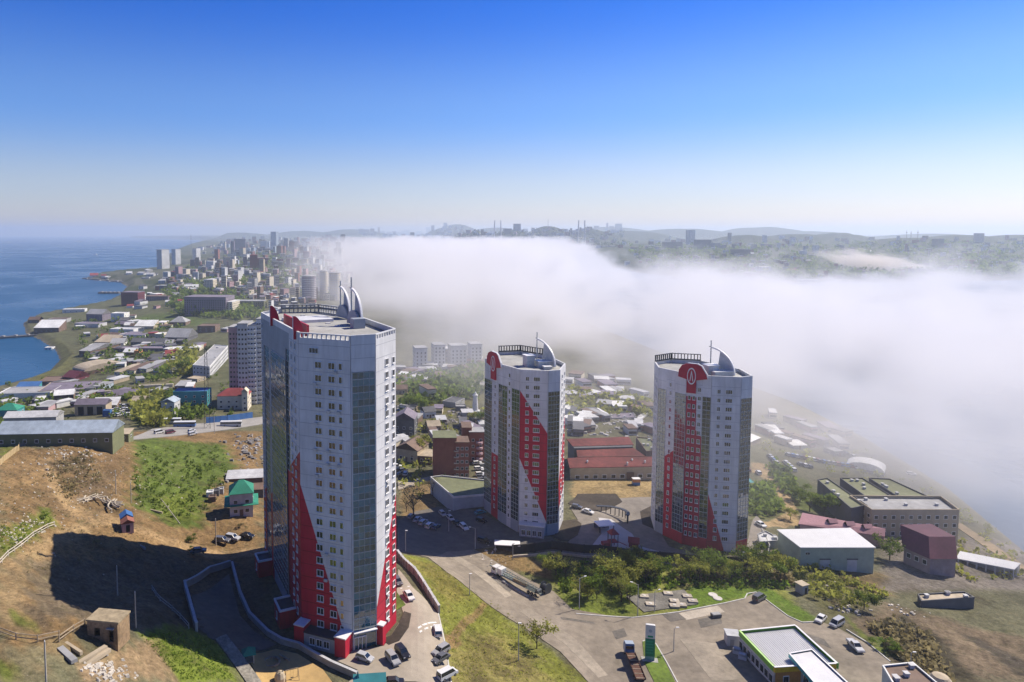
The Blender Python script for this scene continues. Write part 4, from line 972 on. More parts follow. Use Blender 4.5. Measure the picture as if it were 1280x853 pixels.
def sheet(name, pts, m, lift=.12, label=None, step=None, px=True, kind='structure', skirt=.5):
    """paved or planted area draped on the ground"""
    W = gp(pts) if px else pts; W = [(p.x, p.y) for p in resample(list(W) + [W[0]], 2.5)][:-1]
    n = len(W); poly = np.array(W); x0, y0 = poly.min(0); x1, y1 = poly.max(0); st = step or max(1.5, max(x1 - x0, y1 - y0) / 60)
    gx, gy = np.meshgrid(np.arange(x0, x1, st), np.arange(y0, y1, st)); q = np.stack([gx.ravel(), gy.ravel()], -1); q = q[sdist(q[:, 0], q[:, 1], poly) < -st * .4]
    pts2 = [Vector(p) for p in W] + [Vector(p) for p in q]
    v, e, f, *_ = delaunay_2d_cdt(pts2, [(i, (i + 1) % n) for i in range(n)], [], 1, 1e-4)
    X = np.array([p.x for p in v]); Y = np.array([p.y for p in v]); Z = Hq(X, Y) + lift
    mb = MB(); mb.add(np.stack([X, Y, Z], -1).tolist(), [tuple(t) for t in f])
    cnt = {}
    for t in f:
        for i in range(len(t)):
            k = (t[i], t[(i + 1) % len(t)])
            if k[::-1] in cnt: del cnt[k[::-1]]
            else: cnt[k] = 1
    b0 = len(mb.v); idx = {}
    for a, b in cnt:
        for i in (a, b):
            if i not in idx: idx[i] = len(mb.v); mb.v.append((X[i], Y[i], Z[i] - skirt))
        mb.f.append((b, a, idx[a], idx[b])); mb.m.append(0)
    o = mb.build(name, m, smooth=False); return tag(o, label, None, None, kind)
def kerb(pts, label, h=.16, w=.28, closed=False, m=None, px=True):
    P = resample(gp(pts) if px else pts, 2.0); mb = MB()
    for a, b in zip(P, P[1:]):
        d = (b - a); d = Vector((-d.y, d.x)).normalized() * w / 2; za, zb = hz(*a), hz(*b); V = []
        for p, z in ((a, za), (b, zb)):
            for k in (-1, 1): V += [(p.x + d.x * k, p.y + d.y * k, z - .3), (p.x + d.x * k, p.y + d.y * k, z + .12 + h)]
        mb.add(V, [(0, 1, 5, 4), (2, 6, 7, 3), (1, 3, 7, 5)])
    return tag(mb.build('kerb', m or mat('kerb_stone', (.52, .51, .48), .85)), label, None, None, 'structure')
# ------------------------------------------------------------------ roads, yards and beds near the towers
ASPHM = mat('asphalt', (.235, .20, .155), .92, var=.26, scale=.5, bump=.15)
PAVE = mat('paving', (.33, .285, .225), .9, var=.14, scale=.5)
DIRTM = mat('bare_soil', (.06, .048, .036), .95, var=.35, scale=.9, bump=.5)
SANDM = mat('play_sand', (.46, .31, .13), .95, var=.15, scale=.8, bump=.3)
TURF = mat('turf', (.115, .17, .024), .95, var=.4, scale=.8, bump=.8)
LINE = mat('road_paint', (.62, .61, .58), .7, var=.2)
DIRTROAD = mat('dirt_track', (.33, .245, .14), .95, var=.25, scale=.4, bump=.3)
def hd(a, b, c, d):
    p, q = Vector(g(a, b)[:2]), Vector(g(c, d)[:2]); return math.degrees(math.atan2(q.y - p.y, q.x - p.x))
sheet('road', [(497, 652), (520, 645), (550, 664), (590, 686), (622, 704), (655, 722), (692, 740), (715, 762), (760, 770), (800, 772), (852, 765), (905, 754), (931, 748), (944, 741), (958, 752), (985, 772), (1003, 780), (1026, 778), (1048, 786), (1082, 805), (1112, 828), (1135, 860), (742, 860), (700, 815), (655, 785), (600, 748), (560, 717), (535, 697), (498, 690)], ASPHM, .14, 'worn asphalt road and petrol station forecourt')
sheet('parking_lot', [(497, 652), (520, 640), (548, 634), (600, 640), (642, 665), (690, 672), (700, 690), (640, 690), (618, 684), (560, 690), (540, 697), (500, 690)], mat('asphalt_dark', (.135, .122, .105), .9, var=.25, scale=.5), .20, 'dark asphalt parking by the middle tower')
sheet('yard', [(498, 712), (516, 735), (548, 768), (556, 800), (563, 862), (430, 862), (447, 838), (420, 826), (434, 815), (480, 808), (505, 770), (496, 740)], PAVE, .12, 'pale paved yard beside the tallest tower')
sheet('planting_bed', [(505, 765), (514, 768), (511, 785), (499, 802), (486, 807), (477, 800), (489, 795), (499, 780)], DIRTM, .2, 'bare brown planting bed beside the tallest tower')
sheet('planting_bed', [(494, 738), (507, 757), (494, 764)], TURF, .2, 'small green triangle beside the tallest tower')
sheet('plaza', [(700, 694), (712, 676), (722, 650), (712, 634), (722, 626), (800, 622), (824, 622), (816, 650), (836, 684), (880, 696), (940, 700), (958, 694), (955, 655), (946, 642), (938, 660), (930, 700), (860, 701), (760, 696)], mat('court_paving', (.215, .19, .16), .9, var=.2, scale=.5), .16, 'pale paved court between the two far towers')
sheet('planting_bed', [(702, 652), (720, 650), (727, 656), (722, 670), (712, 676), (700, 676), (692, 672)], mat('dug_soil', (.075, .06, .042), .95, var=.3, scale=1, bump=.5), .26, 'dug oval bed at the foot of the middle tower')
sheet('planting_bed', [(710, 630), (722, 618), (770, 618), (778, 628), (748, 640), (733, 640)], DIRTM, .24, 'dark soil bed behind the court')
sheet('planting_bed', [(800, 640), (822, 630), (822, 664), (803, 656)], DIRTM, .24, 'dark soil bed by the right hand tower')
sheet('play_court', [(748, 648), (764, 650), (790, 668), (800, 684), (830, 692), (735, 690), (752, 668)], mat('play_surface', (.42, .41, .42), .8, var=.1), .24, 'pale grey play court between the two far towers')
sheet('playground', [(308, 818), (345, 812), (372, 818), (404, 838), (420, 860), (330, 862)], SANDM, .12, 'sandy playground in front of the tallest tower')
sheet('grass_island', [(803, 803), (810, 800), (820, 806), (848, 862), (822, 862), (806, 830)], TURF, .26, 'green traffic island by the totem sign')
kerb([(720, 768), (790, 773), (848, 766), (905, 755), (931, 749), (934, 743), (945, 741), (957, 750), (985, 771), (1003, 779), (1020, 778)], 'pale kerb along the edge of the forecourt')
kerb([(820, 806), (834, 830), (851, 862)], 'pale kerb of the traffic island'); kerb([(1058, 788), (1084, 804), (1113, 828)], 'pale kerb on the right of the forecourt')
kerb([(803, 803), (810, 800), (820, 806)], 'pale rounded end of the traffic island')
kerb([(548, 768), (553, 790), (559, 820), (565, 860)], 'white kerb at the edge of the yard', m=LINE)
sheet('concrete_apron', [(846, 768), (897, 758), (906, 766), (858, 776)], mat('pale_concrete', (.42, .37, .30), .9, var=.2), .18, 'pale concrete strip on the forecourt')
for P_ in ([(522, 785), (545, 778), (546, 779.5), (523, 787)], [(524, 790), (547, 783), (548, 784.5), (525, 792)], [(545, 808), (556, 806), (556.4, 807), (545.4, 809)], [(546, 838), (560, 836), (560.4, 837), (546.4, 839)], [(891, 842), (892.5, 841), (901, 849), (900, 850)], [(500, 736), (512, 733), (512.4, 734), (500.4, 737)]):
    sheet('road_marking', P_, LINE, .17 if P_[0][0] > 600 else .15, 'white painted line on the yard' if P_[0][0] < 600 else 'white arrow on the forecourt', skirt=.02)
sheet('road', [(150, 551), (190, 537), (240, 531), (290, 526.5), (332, 521), (332, 530), (290, 537), (240, 543), (190, 548)], mat('old_road', (.30, .285, .26), .9, var=.15), .3, 'grey road crossing behind the green slope')
sheet('road', [(496, 508), (540, 496), (575, 487), (610, 476), (610, 480), (575, 491), (540, 501), (496, 514)], mat('old_road', (.30, .285, .26), .9), .3, 'pale road along the edge of the fog behind the middle tower')
sheet('road', [(1192, 648), (1240, 680), (1292, 716), (1292, 722), (1236, 688), (1188, 654)], DIRTROAD, .3, 'dusty shore road in the fog at the right')
sheet('path', [(497, 603), (530, 598), (548, 594), (550, 597), (530, 604), (498, 613)], PAVE, .3, 'pale path behind the brick building')

PATCH, PATCH2 = mat('asphalt_patch', (.15, .135, .115), .95, var=.3, scale=1.2), mat('asphalt_worn', (.29, .25, .195), .95, var=.25, scale=.8)
for i_, (m_, P_) in enumerate([(PATCH, [(700, 772), (742, 778), (744, 781), (702, 775)]), (PATCH, [(606, 716), (640, 738), (637, 741), (603, 719)]), (PATCH2, [(560, 690), (600, 712), (640, 745), (632, 748), (592, 716), (552, 693)]), (PATCH2, [(660, 760), (720, 800), (760, 845), (748, 848), (706, 806), (650, 765)]),
    (PATCH, [(872, 775), (900, 770), (903, 780), (876, 786)]), (PATCH2, [(850, 800), (900, 806), (930, 850), (890, 852)]), (PATCH, [(1000, 790), (1030, 800), (1040, 812), (1012, 800)]), (PATCH, [(765, 790), (780, 786), (784, 796), (770, 800)]), (PATCH, [(826, 768), (845, 765), (858, 775), (838, 778)])]):
    sheet('asphalt_patch', P_, m_, .152 + i_ * .004, 'worn or mended patch of asphalt', skirt=.02)
# retaining walls, fences
long_wall([(497, 697), (512, 714), (530, 737), (549, 768)], 2.2, .5, CONC, 'grey concrete retaining wall between the yard and the grass slope', 'wall', 'retaining_wall', mat('wall_cap', (.45, .45, .46), .8), panels=True)
long_wall([(290, 708), (300, 745), (312, 772), (335, 795), (352, 805), (374, 811), (392, 822), (414, 834), (446, 848)], 1.3, .5, CONC, 'curved low wall with a pale coping round the front of the tallest tower', 'wall', 'low_wall', mat('wall_cap', (.45, .45, .46), .8))
long_wall([(231, 735), (238, 762), (246, 790)], 2.0, .5, CONC, 'straight low wall on the left edge of the sunken yard', 'wall', 'low_wall', mat('wall_cap', (.45, .45, .46), .8))
long_wall([(231, 735), (262, 716), (288, 708)], 1.6, .5, CONC, 'slanting low wall at the back of the sunken yard', 'wall', 'low_wall', mat('wall_cap', (.45, .45, .46), .8))
long_wall([(276, 801), (292, 822), (312, 850), (320, 862)], 1.0, 2.6, mat('stone_bank', (.26, .24, .20), .95, var=.4, scale=1.5, bump=.8), 'sloping grey stone bank beside the sandy playground', 'bank', 'stone_bank')
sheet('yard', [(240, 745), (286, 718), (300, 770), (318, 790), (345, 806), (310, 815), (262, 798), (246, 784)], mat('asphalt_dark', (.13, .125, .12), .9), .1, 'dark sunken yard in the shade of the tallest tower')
FENCE = mat('dark_fence', (.045, .04, .037), .8)
long_wall([(641, 692), (668, 690), (690, 687), (730, 692), (790, 698), (860, 704), (920, 707), (957, 707)], 2.9, .3, FENCE, 'long dark brown panel fence below the court of the two far towers', 'fence', 'panel_fence', panels=True, step=4.2, gap=.06, group=None)
long_wall([(641, 697), (668, 695), (690, 692), (730, 697), (790, 703), (860, 709), (920, 712), (957, 711)], .7, .5, mat('pale_concrete', (.42, .37, .30), .9, var=.2), 'pale concrete footing wall along the dark panel fence', 'wall', 'footing_wall')
long_wall([(957, 707), (962, 690), (952, 668)], 2.4, .3, CONC, 'grey wall at the right end of the dark panel fence', 'wall', 'retaining_wall')
def rail_fence(pts, label, h=1.3, rails=(.5, 1.15), step=4.0, m=None, th=.13, group='pale rail fences on the hillside'):
    P = resample(gp(pts), step); c = P[len(P) // 2]; z0 = hz(*c); r = empty('rail_fence', (c.x, c.y, z0), label, 'fence', 0, group); m = m or mat('white_rail', (.55, .50, .42), .8)
    for k, p in enumerate(P):
        z = hz(*p) - z0; MB().tube((p.x - c.x, p.y - c.y, z - .4), (p.x - c.x, p.y - c.y, z + h), th, n=6).build('post', m, r)
    for k, (a, b) in enumerate(zip(P, P[1:])):
        for q in rails: MB().tube((a.x - c.x, a.y - c.y, hz(*a) - z0 + q), (b.x - c.x, b.y - c.y, hz(*b) - z0 + q), th * .8, n=5).build('rail', m, r)
    return r
rail_fence([(-6, 712), (18, 690), (42, 671), (68, 658)], 'long pale pipe rail fence beside the dirt track on the left')
rail_fence([(0, 793), (20, 800), (47, 803), (74, 797)], 'pale wooden rail fence left of the roofless brick hut', m=WOODM, th=.1)
rail_fence([(74, 803), (92, 790), (106, 782)], 'short pale rail fence joining the roofless brick hut', m=WOODM, th=.12)
rail_fence([(190, 738), (200, 752), (215, 764), (236, 786)], 'grey pipe rail in the tower shadow', m=CONC, th=.12)
long_wall([(0, 582), (9, 574), (24, 562)], 2.0, .12, mat('yellow_boards', (.42, .32, .17), .9), 'yellowish board fence at the left edge above the dirt bank', 'fence', 'board_fence', panels=True, step=2.4, gap=.05)
long_wall([(258, 530), (285, 527.5), (316, 523)], 3.6, .15, wm('blue'), 'blue sheet metal fence beside the parked buses', 'fence', 'sheet_fence', panels=True, step=4, gap=.05)
long_wall([(24, 559), (60, 557), (92, 553), (125, 549)], 1.6, .1, mat('wire_fence', (.15, .15, .14), .9), 'thin dark fence in front of the long grey roofed sheds', 'fence', 'thin_fence', panels=True, step=4, gap=.3)

# ---- parked cars
def near(px, py, kind, col, dx, dy, label, cat='car'): car(px, py, kind, col, hd(px, py, px + dx, py + dy), label, cat)
near(456, 826, 'hatch', 'silver', 12, 4, 'silver hatchback at the glass entrance of the tallest tower')
near(491, 828, 'suv', 'grey', 10, 12, 'grey car beside the brown planting bed, left of a black car')
near(503, 820, 'suv', 'black', 10, 12, 'black car at the tip of the brown planting bed')
near(511, 748, 'sedan', 'white', 10, 14, 'white saloon below the grey retaining wall')
near(497, 730, 'hatch', 'dark grey', 10, 14, 'dark hatchback half hidden behind the tallest tower')
near(547, 793, 'suv', 'white', -3, -18, 'white off-roader against the white kerb of the yard', 'car')
near(551, 821, 'suv', 'grey', -20, 3, 'grey off-roader backed to the kerb beside a dark blue saloon')
near(551, 830, 'sedan', 'dark grey', -20, 3, 'dark saloon backed to the yard kerb between two lighter cars')
near(559, 850, 'van', 'white', 22, -2, 'white van at the bottom end of the yard', 'van')
near(492, 857, 'sedan', 'black', 20, 0, 'black car cut by the lower edge below the tallest tower')
near(1026, 777, 'sedan', 'white', -9, 8, 'white saloon by the kerb behind the petrol station')
near(1046, 783, 'van', 'silver', -14, 7, 'silver van next to the white saloon behind the petrol station', 'van')
near(1069, 812, 'pickup', 'pale grey', 16, 14, 'silver pickup truck by the right kerb of the forecourt', 'truck')
near(949, 751, 'van', 'dark grey', 8, -4, 'dark van with pale roof in the kerb bay of the forecourt', 'van')
near(735, 642, 'sedan', 'white', 14, 6, 'white car on the court beside the middle tower')
near(721, 636, 'hatch', 'dark grey', 14, 3, 'dark car beside the middle tower, behind the white one')
near(605, 679, 'suv', 'black', 14, 3, 'black off-roader on the sunny edge of the dark parking')
near(600, 643, 'sedan', 'teal', 14, -3, 'teal saloon beside the grey annexe'); near(602, 653, 'hatch', 'black', 14, 4, 'black hatchback in the shade of the middle tower')
for i, (x, y, k, c, l) in enumerate([(514, 648, 'hatch', 'grey', 'grey hatchback, first of the shaded row left of the annexe'), (522, 652, 'sedan', 'silver', 'silver saloon, second of the shaded row left of the annexe'), (529, 656, 'suv', 'silver', 'silver off-roader in the middle of the shaded row left of the annexe'),
    (537, 660, 'suv', 'white', 'white off-roader in the shaded row left of the annexe'), (545, 661.5, 'sedan', 'dark grey', 'dark saloon at the right end of the shaded row'), (553, 645, 'hatch', 'silver', 'silver hatchback close to the annexe corner'),
    (563, 650.5, 'hatch', 'pale grey', 'pale hatchback in front of the grey annexe'), (571, 657, 'sedan', 'black', 'black saloon in front of the grey annexe'), (580, 662, 'suv', 'white', 'white off-roader facing the road by the dark parking')]): near(x, y, k, c, 10, -7 if i < 5 else 8, l)
for i, (x, y, k, c, l) in enumerate([(278, 680, 'suv', 'dark grey', 'dark off-roader parked left of the tallest tower'), (291, 676, 'suv', 'silver', 'silver off-roader parked below the green roofed house'), (309, 673, 'sedan', 'black', 'black saloon nearest the left side of the tallest tower'), (248, 694, 'sedan', 'dark grey', 'dark car with pale roof at the edge of the tower shadow')]): near(x, y, k, c, 14, 3, l)
for x, y, k, c, l in [(199, 543, 'van', 'white', 'white van on the road above the green slope'), (240, 541, 'hatch', 'white', 'white hatchback on the road above the green slope'), (241, 545, 'suv', 'pale grey', 'pale off-roader below the white hatchback on the slope road'), (213, 543, 'van', 'maroon', 'maroon van beside the white van on the slope road')]: near(x, y, k, c, 20, -2, l)
for i, (x, y, c) in enumerate([(496, 585, 'white'), (498, 590, 'black'), (504, 590, 'dark grey'), (500, 595, 'black'), (507, 594, 'white')]): far_car(x, y, c, 20 * i, f'{c} car, number {i + 1} in the yard of the beige gabled house', 'cars by the gabled houses')
for i in range(9):
    c = ('white', 'silver', 'white', 'grey', 'white', 'pale grey', 'white', 'silver', 'dark grey')[i]
    far_car(595 + (i % 2) * 7 + (i * .9), 574 + i * 3.5, c, 10, f'{c} car, number {i + 1} down the {("left", "right")[i % 2]} file behind middle tower', 'cars in the gap behind the middle tower')
k_ = 0
for row, (x0, y0, x1, y1, n) in enumerate([(985, 570, 1022, 577, 8), (1024, 578, 1075, 586, 10), (962, 572, 970, 580, 4), (982, 580, 992, 589, 4), (1000, 582, 1012, 585, 3), (935, 590, 948, 593, 2), (940, 628, 944, 634, 3), (1050, 566, 1066, 572, 3)]):
    rowname = ('the back row', 'the front row', 'the two short lines by the track', 'the row above the bushes', 'the cluster above mossy range', 'the pair on the track', 'the row by the teal shed', 'the row near the hangar')[row]
    for i in range(n):
        t = i / max(1, n - 1); c = trng.choice(['white', 'white', 'silver', 'grey', 'dark grey', 'black', 'white', 'red', 'blue']); k_ += 1
        far_car(x0 + (x1 - x0) * t, y0 + (y1 - y0) * t, c, 80, f'{c} car, number {i + 1} in {rowname}, dusty car park', 'cars in the dusty car park')
near(951, 658, 'sedan', 'white', 12, 7, 'white car on the track end beside the right hand tower')
far_car(1139, 594, 'white', -20, 'white car beside the arched hangar', 'cars in the dusty car park')
for i in range(26): 
    c = trng.choice(['white', 'dark grey', 'black', 'grey', 'silver', 'white', 'blue', 'red'])
    far_car(133 + (i % 9) * 4.2 + trng.uniform(-1, 1), 508 + (i // 9) * 6 + trng.uniform(-1, 1), c, trng.uniform(0, 180), f'{c} vehicle, number {i % 9 + 1} from left in the {("back", "middle", "front")[i // 9]} row of the garage yard', 'vehicles in the garage yard')

# ---- lowbed truck with a drilling mast, on the road shoulder
WHT, STEEL = pm('white'), mat('greenish_steel', (.20, .235, .22), .6, .3, var=.3, scale=1.2)
def at2(px, py): x, y, z = g(px, py); return Vector((x, y, z))
def wheels(r, xs, y, rad=.5, w=.35, n=12):
    me = MB().tube((0, -w / 2, 0), (0, w / 2, 0), rad, n=n).tube((0, -w / 2 - .02, 0), (0, w / 2 + .02, 0), rad * .5, n=8, mi=1).mesh('wheel', [TYRE, RIMM])
    for x in xs:
        for s in (-1, 1): inst('wheel', me, r, (x, s * y, rad))
p, q = at2(617, 716), at2(678, 751); d = q - p; Lt = d.length; a = math.atan2(-d.y, -d.x)
r = empty('lorry', (q + p) / 2 + Vector((0, 0, .2)), 'long white cabbed lorry with a steel drilling mast lying along its bed', 'lorry', a)
h2 = Lt / 2
MB().box(0, 0, .95, Lt - 1, .9, .3).box(0, 0, 1.25, Lt - 4, 2.3, .16).build('chassis', STEEL, r)
MB().add([(h2, -1.2, .8), (h2, 1.2, .8), (h2, 1.2, 1.9), (h2, -1.2, 1.9), (h2 - .35, -1.15, 2.9), (h2 - .35, 1.15, 2.9), (h2 - 2.1, 1.15, 2.95), (h2 - 2.1, -1.15, 2.95), (h2 - 2.1, -1.2, .8), (h2 - 2.1, 1.2, .8)],
         [(0, 1, 2, 3), (3, 2, 5, 4), (4, 5, 6, 7), (7, 6, 9, 8), (0, 8, 9, 1), (0, 3, 4, 7, 8), (1, 9, 6, 5, 2)]).build('cab', WHT, r)
MB().add([(h2 + .005, -1.0, 1.95), (h2 + .005, 1.0, 1.95), (h2 - .3, .98, 2.75), (h2 - .3, -.98, 2.75)], [(0, 1, 2, 3)]).build('windscreen', CGL, r)
for s in (-1, 1): MB().box(h2 - 1.05, s * 1.19, 1.9, 1.1, .04, .75).build('side_window', CGL, r)
MB().box(h2 - 3.4, 0, 1.4, 1.7, 2.3, 1.7).build('engine_cover', WHT, r)
wheels(r, (h2 - 1.2, h2 - 3.0, -h2 + 4.4, -h2 + 3.1, -h2 + 1.8), 1.05)
for s in (-1, 1): MB().tube((h2 - 4.4, s * .55, 1.9), (-h2 + .8, s * .5, 1.55), .12, n=6).tube((h2 - 4.4, s * .55, 2.7), (-h2 + 2, s * .5, 2.1), .1, n=6).build('mast_rail', STEEL, r)
n = 12
for i in range(n):
    t = i / n; x = h2 - 4.6 - t * (Lt - 7)
    for s in (-1, 1): MB().tube((x, s * .54, 1.9 - .35 * t), (x - .9, s * .54, 2.66 - .55 * t), .06, n=4).build('mast_brace', STEEL, r)
    MB().tube((x, -.54, 2.68 - .55 * t), (x, .54, 2.68 - .55 * t), .06, n=4).build('mast_rung', STEEL, r)
MB().box(-1.5, .2, 1.42, 5.0, 1.2, .7).build('winch_box', mat('rust_box', (.30, .25, .16), .9, var=.4, scale=2), r)
MB().tube((-h2 + 1.5, -.9, 1.7), (-h2 + 1.5, .9, 1.7), .55, n=14).build('cable_drum', DARK, r)
MB().box(h2 + .5, .4, 2.2, 1.4, .4, .25).build('boom_tip', STEEL, r)
p_ = at2(682, 741); r = empty('cable_reel', p_, 'black cable reel standing on the road behind the long lorry', 'reel', R(40)); MB().tube((0, -.9, 1.5), (0, .9, 1.5), 1.0, n=16).build('drum', DARK, r)
for s in (-1, 1): MB().tube((0, s * .9, 1.5), (0, s * 1.05, 1.5), 1.6, n=18).build('flange', DARK, r)
p, q = at2(632, 729), at2(661, 748); r = tag(long_wall([(630, 729), (646, 739), (662, 748)], .5, .6, CONC, 'low concrete kerb blocks lying beside the long lorry', 'blocks', 'concrete_block', panels=True, step=3, gap=.4), None)
# ---- blue lorry with a rusty flat bed
p, q = at2(786, 818), at2(806, 868); d = p - q; Lb = 13.0; a = math.atan2(d.y, d.x); c_ = p - d.normalized() * Lb * .42
r = empty('flatbed_lorry', (c_.x, c_.y, hz(c_.x, c_.y) + .2), 'blue cabbed lorry with a long rusty flat bed', 'lorry', a); h2 = Lb / 2
MB().add([(h2, -1.2, .7), (h2, 1.2, .7), (h2, 1.2, 1.9), (h2, -1.2, 1.9), (h2 - .3, -1.12, 2.95), (h2 - .3, 1.12, 2.95), (h2 - 2.0, 1.12, 3.0), (h2 - 2.0, -1.12, 3.0), (h2 - 2.0, -1.2, .7), (h2 - 2.0, 1.2, .7)],
         [(0, 1, 2, 3), (3, 2, 5, 4), (4, 5, 6, 7), (7, 6, 9, 8), (0, 8, 9, 1), (0, 3, 4, 7, 8), (1, 9, 6, 5, 2)]).build('cab', pm('blue'), r)
MB().box(h2 - 1.2, 0, 3.0, 1.5, 2.1, .12).build('cab_roof', pm('pale blue'), r)
MB().box(h2 - 2.03, 0, 1.7, .06, 1.9, .9).build('rear_window', CGL, r)
MB().box(-1.2, 0, 1.0, Lb - 2.8, 2.4, .22).build('bed', rm('rust'), r)
for s in (-1, 1): MB().box(-1.2, s * 1.15, 1.22, Lb - 2.8, .1, .28).build('side_rail', rm('rust'), r)
for i in range(6): MB().box(h2 - 4 - i * 1.7, 0, 1.222, .14, 2.2, .08).build('cross_slat', wm('tan'), r)
wheels(r, (h2 - 1.2, -h2 + 1.6, -h2 + 2.9), 1.0)
# ---- price totem
x, y, z = g(812, 826); r = empty('totem_sign', (x, y, z), 'tall price totem, white above and green below, on the traffic island', 'sign', R(-12)); k = pxm(x, y, z); hh = 47 / k; ww = 11.5 / k
def rounded(w, h, n=6, rr=.35):
    q = []
    for cx_, s in ((w / 2 - rr, 0), (-w / 2 + rr, 1)):
        for i in range(n + 1): t = math.pi / 2 * (i / n + s); q.append((cx_ + rr * math.cos(t), h - rr * .5 + rr * .5 * math.sin(t)))
    return q
def panel(mb, q, y0, y1):
    n = len(q); mb.add([(x_, y0, z_) for x_, z_ in q] + [(x_, y1, z_) for x_, z_ in q], [tuple(range(n)), tuple(range(2 * n - 1, n - 1, -1))] + [(i, (i + 1) % n, n + (i + 1) % n, n + i) for i in range(n)]); return mb
panel(MB(), [(-ww / 2, hh * .63), (ww / 2, hh * .63)] + rounded(ww, hh), -.35, .35).build('top_panel', WHT, r)
MB().box(0, 0, hh * .14, ww, .7, hh * .488).build('price_panel', mat('totem_green', (.008, .20, .11), .4), r)
MB().box(0, 0, -.4, ww * .96, .66, hh * .14 + .39).build('base_panel', mat('totem_base', (.20, .36, .33), .5), r)
for i in range(5): MB().box(-.1, -.352, hh * (.22 + i * .078), ww * .72, .03, hh * .03).build('price_strip', mat('price_strip', (.02, .30, .17), .4), r)
MB().box(0, -.352, hh * .66, ww * .55, .03, hh * .05).build('green_band', mat('price_strip', (.02, .30, .17), .4), r)
MB().lathe([(.42, 0), (.42, .04)], 14).build('emblem', pm('pale blue'), r, (0, -.355, hh * .84)).rotation_euler = (R(90), 0, 0)
MB().box(0, 0, -.2, ww * 1.7, 1.9, .5).build('plinth', CONC, r)
# ---- petrol station: ribbed roof, green fascia, blue-edged canopy
ZB = -13.0; ZT = ZB + 5.2
LIME, TEALM, YEL = mat('lime_fascia', (.20, .52, .05), .4), mat('teal_fascia', (.05, .33, .36), .4), mat('yellow_fascia', (.75, .48, .02), .4)
W = [Vector(U(a, b, ZT)) for a, b in ((924, 789), (968, 835), (1047, 830), (994, 782))]; c_ = sum(W, Vector((0, 0))) / 4
r = empty('petrol_station', (c_.x, c_.y, ZB), 'petrol station building with ribbed grey roof, lime green edge and yellow end', 'petrol station'); L = [p - c_ for p in W]; hS = ZT - ZB
MB().prism([tuple(p * .985) for p in L], -2, hS - 1.0).build('wall', wm('pale grey'), r)
fcs = [Face(L[i], L[(i + 1) % 4]) for i in range(4)]
for i, m_ in ((0, LIME), (1, YEL), (2, LIME), (3, LIME)):
    mb = MB(); fcs[i].rect(mb, .0, fcs[i].L - .35, hS - 1.15, hS + .1, -.3, .12); mb.build('fascia', m_, r)
    mb = MB(); fcs[i].rect(mb, .0, fcs[i].L - .37, hS + .1, hS + .2, -.34, .16); mb.build('fascia_cap', FRAME if i else mat('lime_light', (.5, .75, .25), .4), r)
rf = MB().prism([tuple(p * .97) for p in L], hS - .9, hS - .62).build('roof', mat('ribbed_roof', (.60, .60, .61), .5, var=.08), r)
d0 = fcs[0].d; n_ = 26; me = None
for i in range(n_):
    t = (i + .7) / (n_ + .4); pa = L[0] + (L[3] - L[0]) * t; pb = L[1] + (L[2] - L[1]) * t; pa, pb = pa * .96, pb * .96; m_ = (pa + pb) / 2
    MB().box(m_.x, m_.y, hS - .63, (pb - pa).length * .97, .16, .14, math.atan2((pb - pa).y, (pb - pa).x)).build('roof_rib', mat('ribbed_roof', (.60, .60, .61), .5), rf)
for i, n_ in ((0, 8), (1, 3)):
    for j in range(n_): inst('window', quad_window(1.5, 2.2), r, fcs[i].at((j + .6) * fcs[i].L / (n_ + .2), .9, .02), fcs[i].rz)
mb = MB(); fcs[1].rect(mb, .3, fcs[1].L * .42, -.5, hS - 1.15, 0, .06); mb.build('orange_panel', mat('orange_panel', (.50, .22, .05), .5), r)
mb = MB(); fcs[2].rect(mb, .0, 3.6, hS - 1.4, hS + .1, .16, .3); mb.build('green_sign', mat('green_sign', (.05, .55, .05), .4), r)
ZC = ZB + 6.0; W = [Vector(U(a, b, ZC)) for a, b in ((986, 817), (1030, 868), (1075, 868), (1015, 812))]; c_ = sum(W, Vector((0, 0))) / 4
r = empty('canopy', (c_.x, c_.y, ZB), 'grey pump canopy with teal fascia in front of the petrol station', 'canopy'); L = [p - c_ for p in W]; hC = ZC - ZB
MB().prism([tuple(p * .97) for p in L], hC - .5, hC - .2, bot=True).build('canopy_roof', mat('ribbed_roof', (.60, .60, .61), .5), r)
for i in range(4):
    fc = Face(L[i], L[(i + 1) % 4]); mb = MB(); fc.rect(mb, 0, fc.L - .3, hC - .9, hC + .05, -.28, .06); mb.build('fascia', TEALM, r); mb = MB(); fc.rect(mb, 0, fc.L - .32, hC + .05, hC + .15, -.3, .1); mb.build('fascia_cap', FRAME, r)
for i in range(4): MB().tube((L[i].x * .8, L[i].y * .8, -.3), (L[i].x * .8, L[i].y * .8, hC - .5), .25, n=8).build('column', FRAME, r)
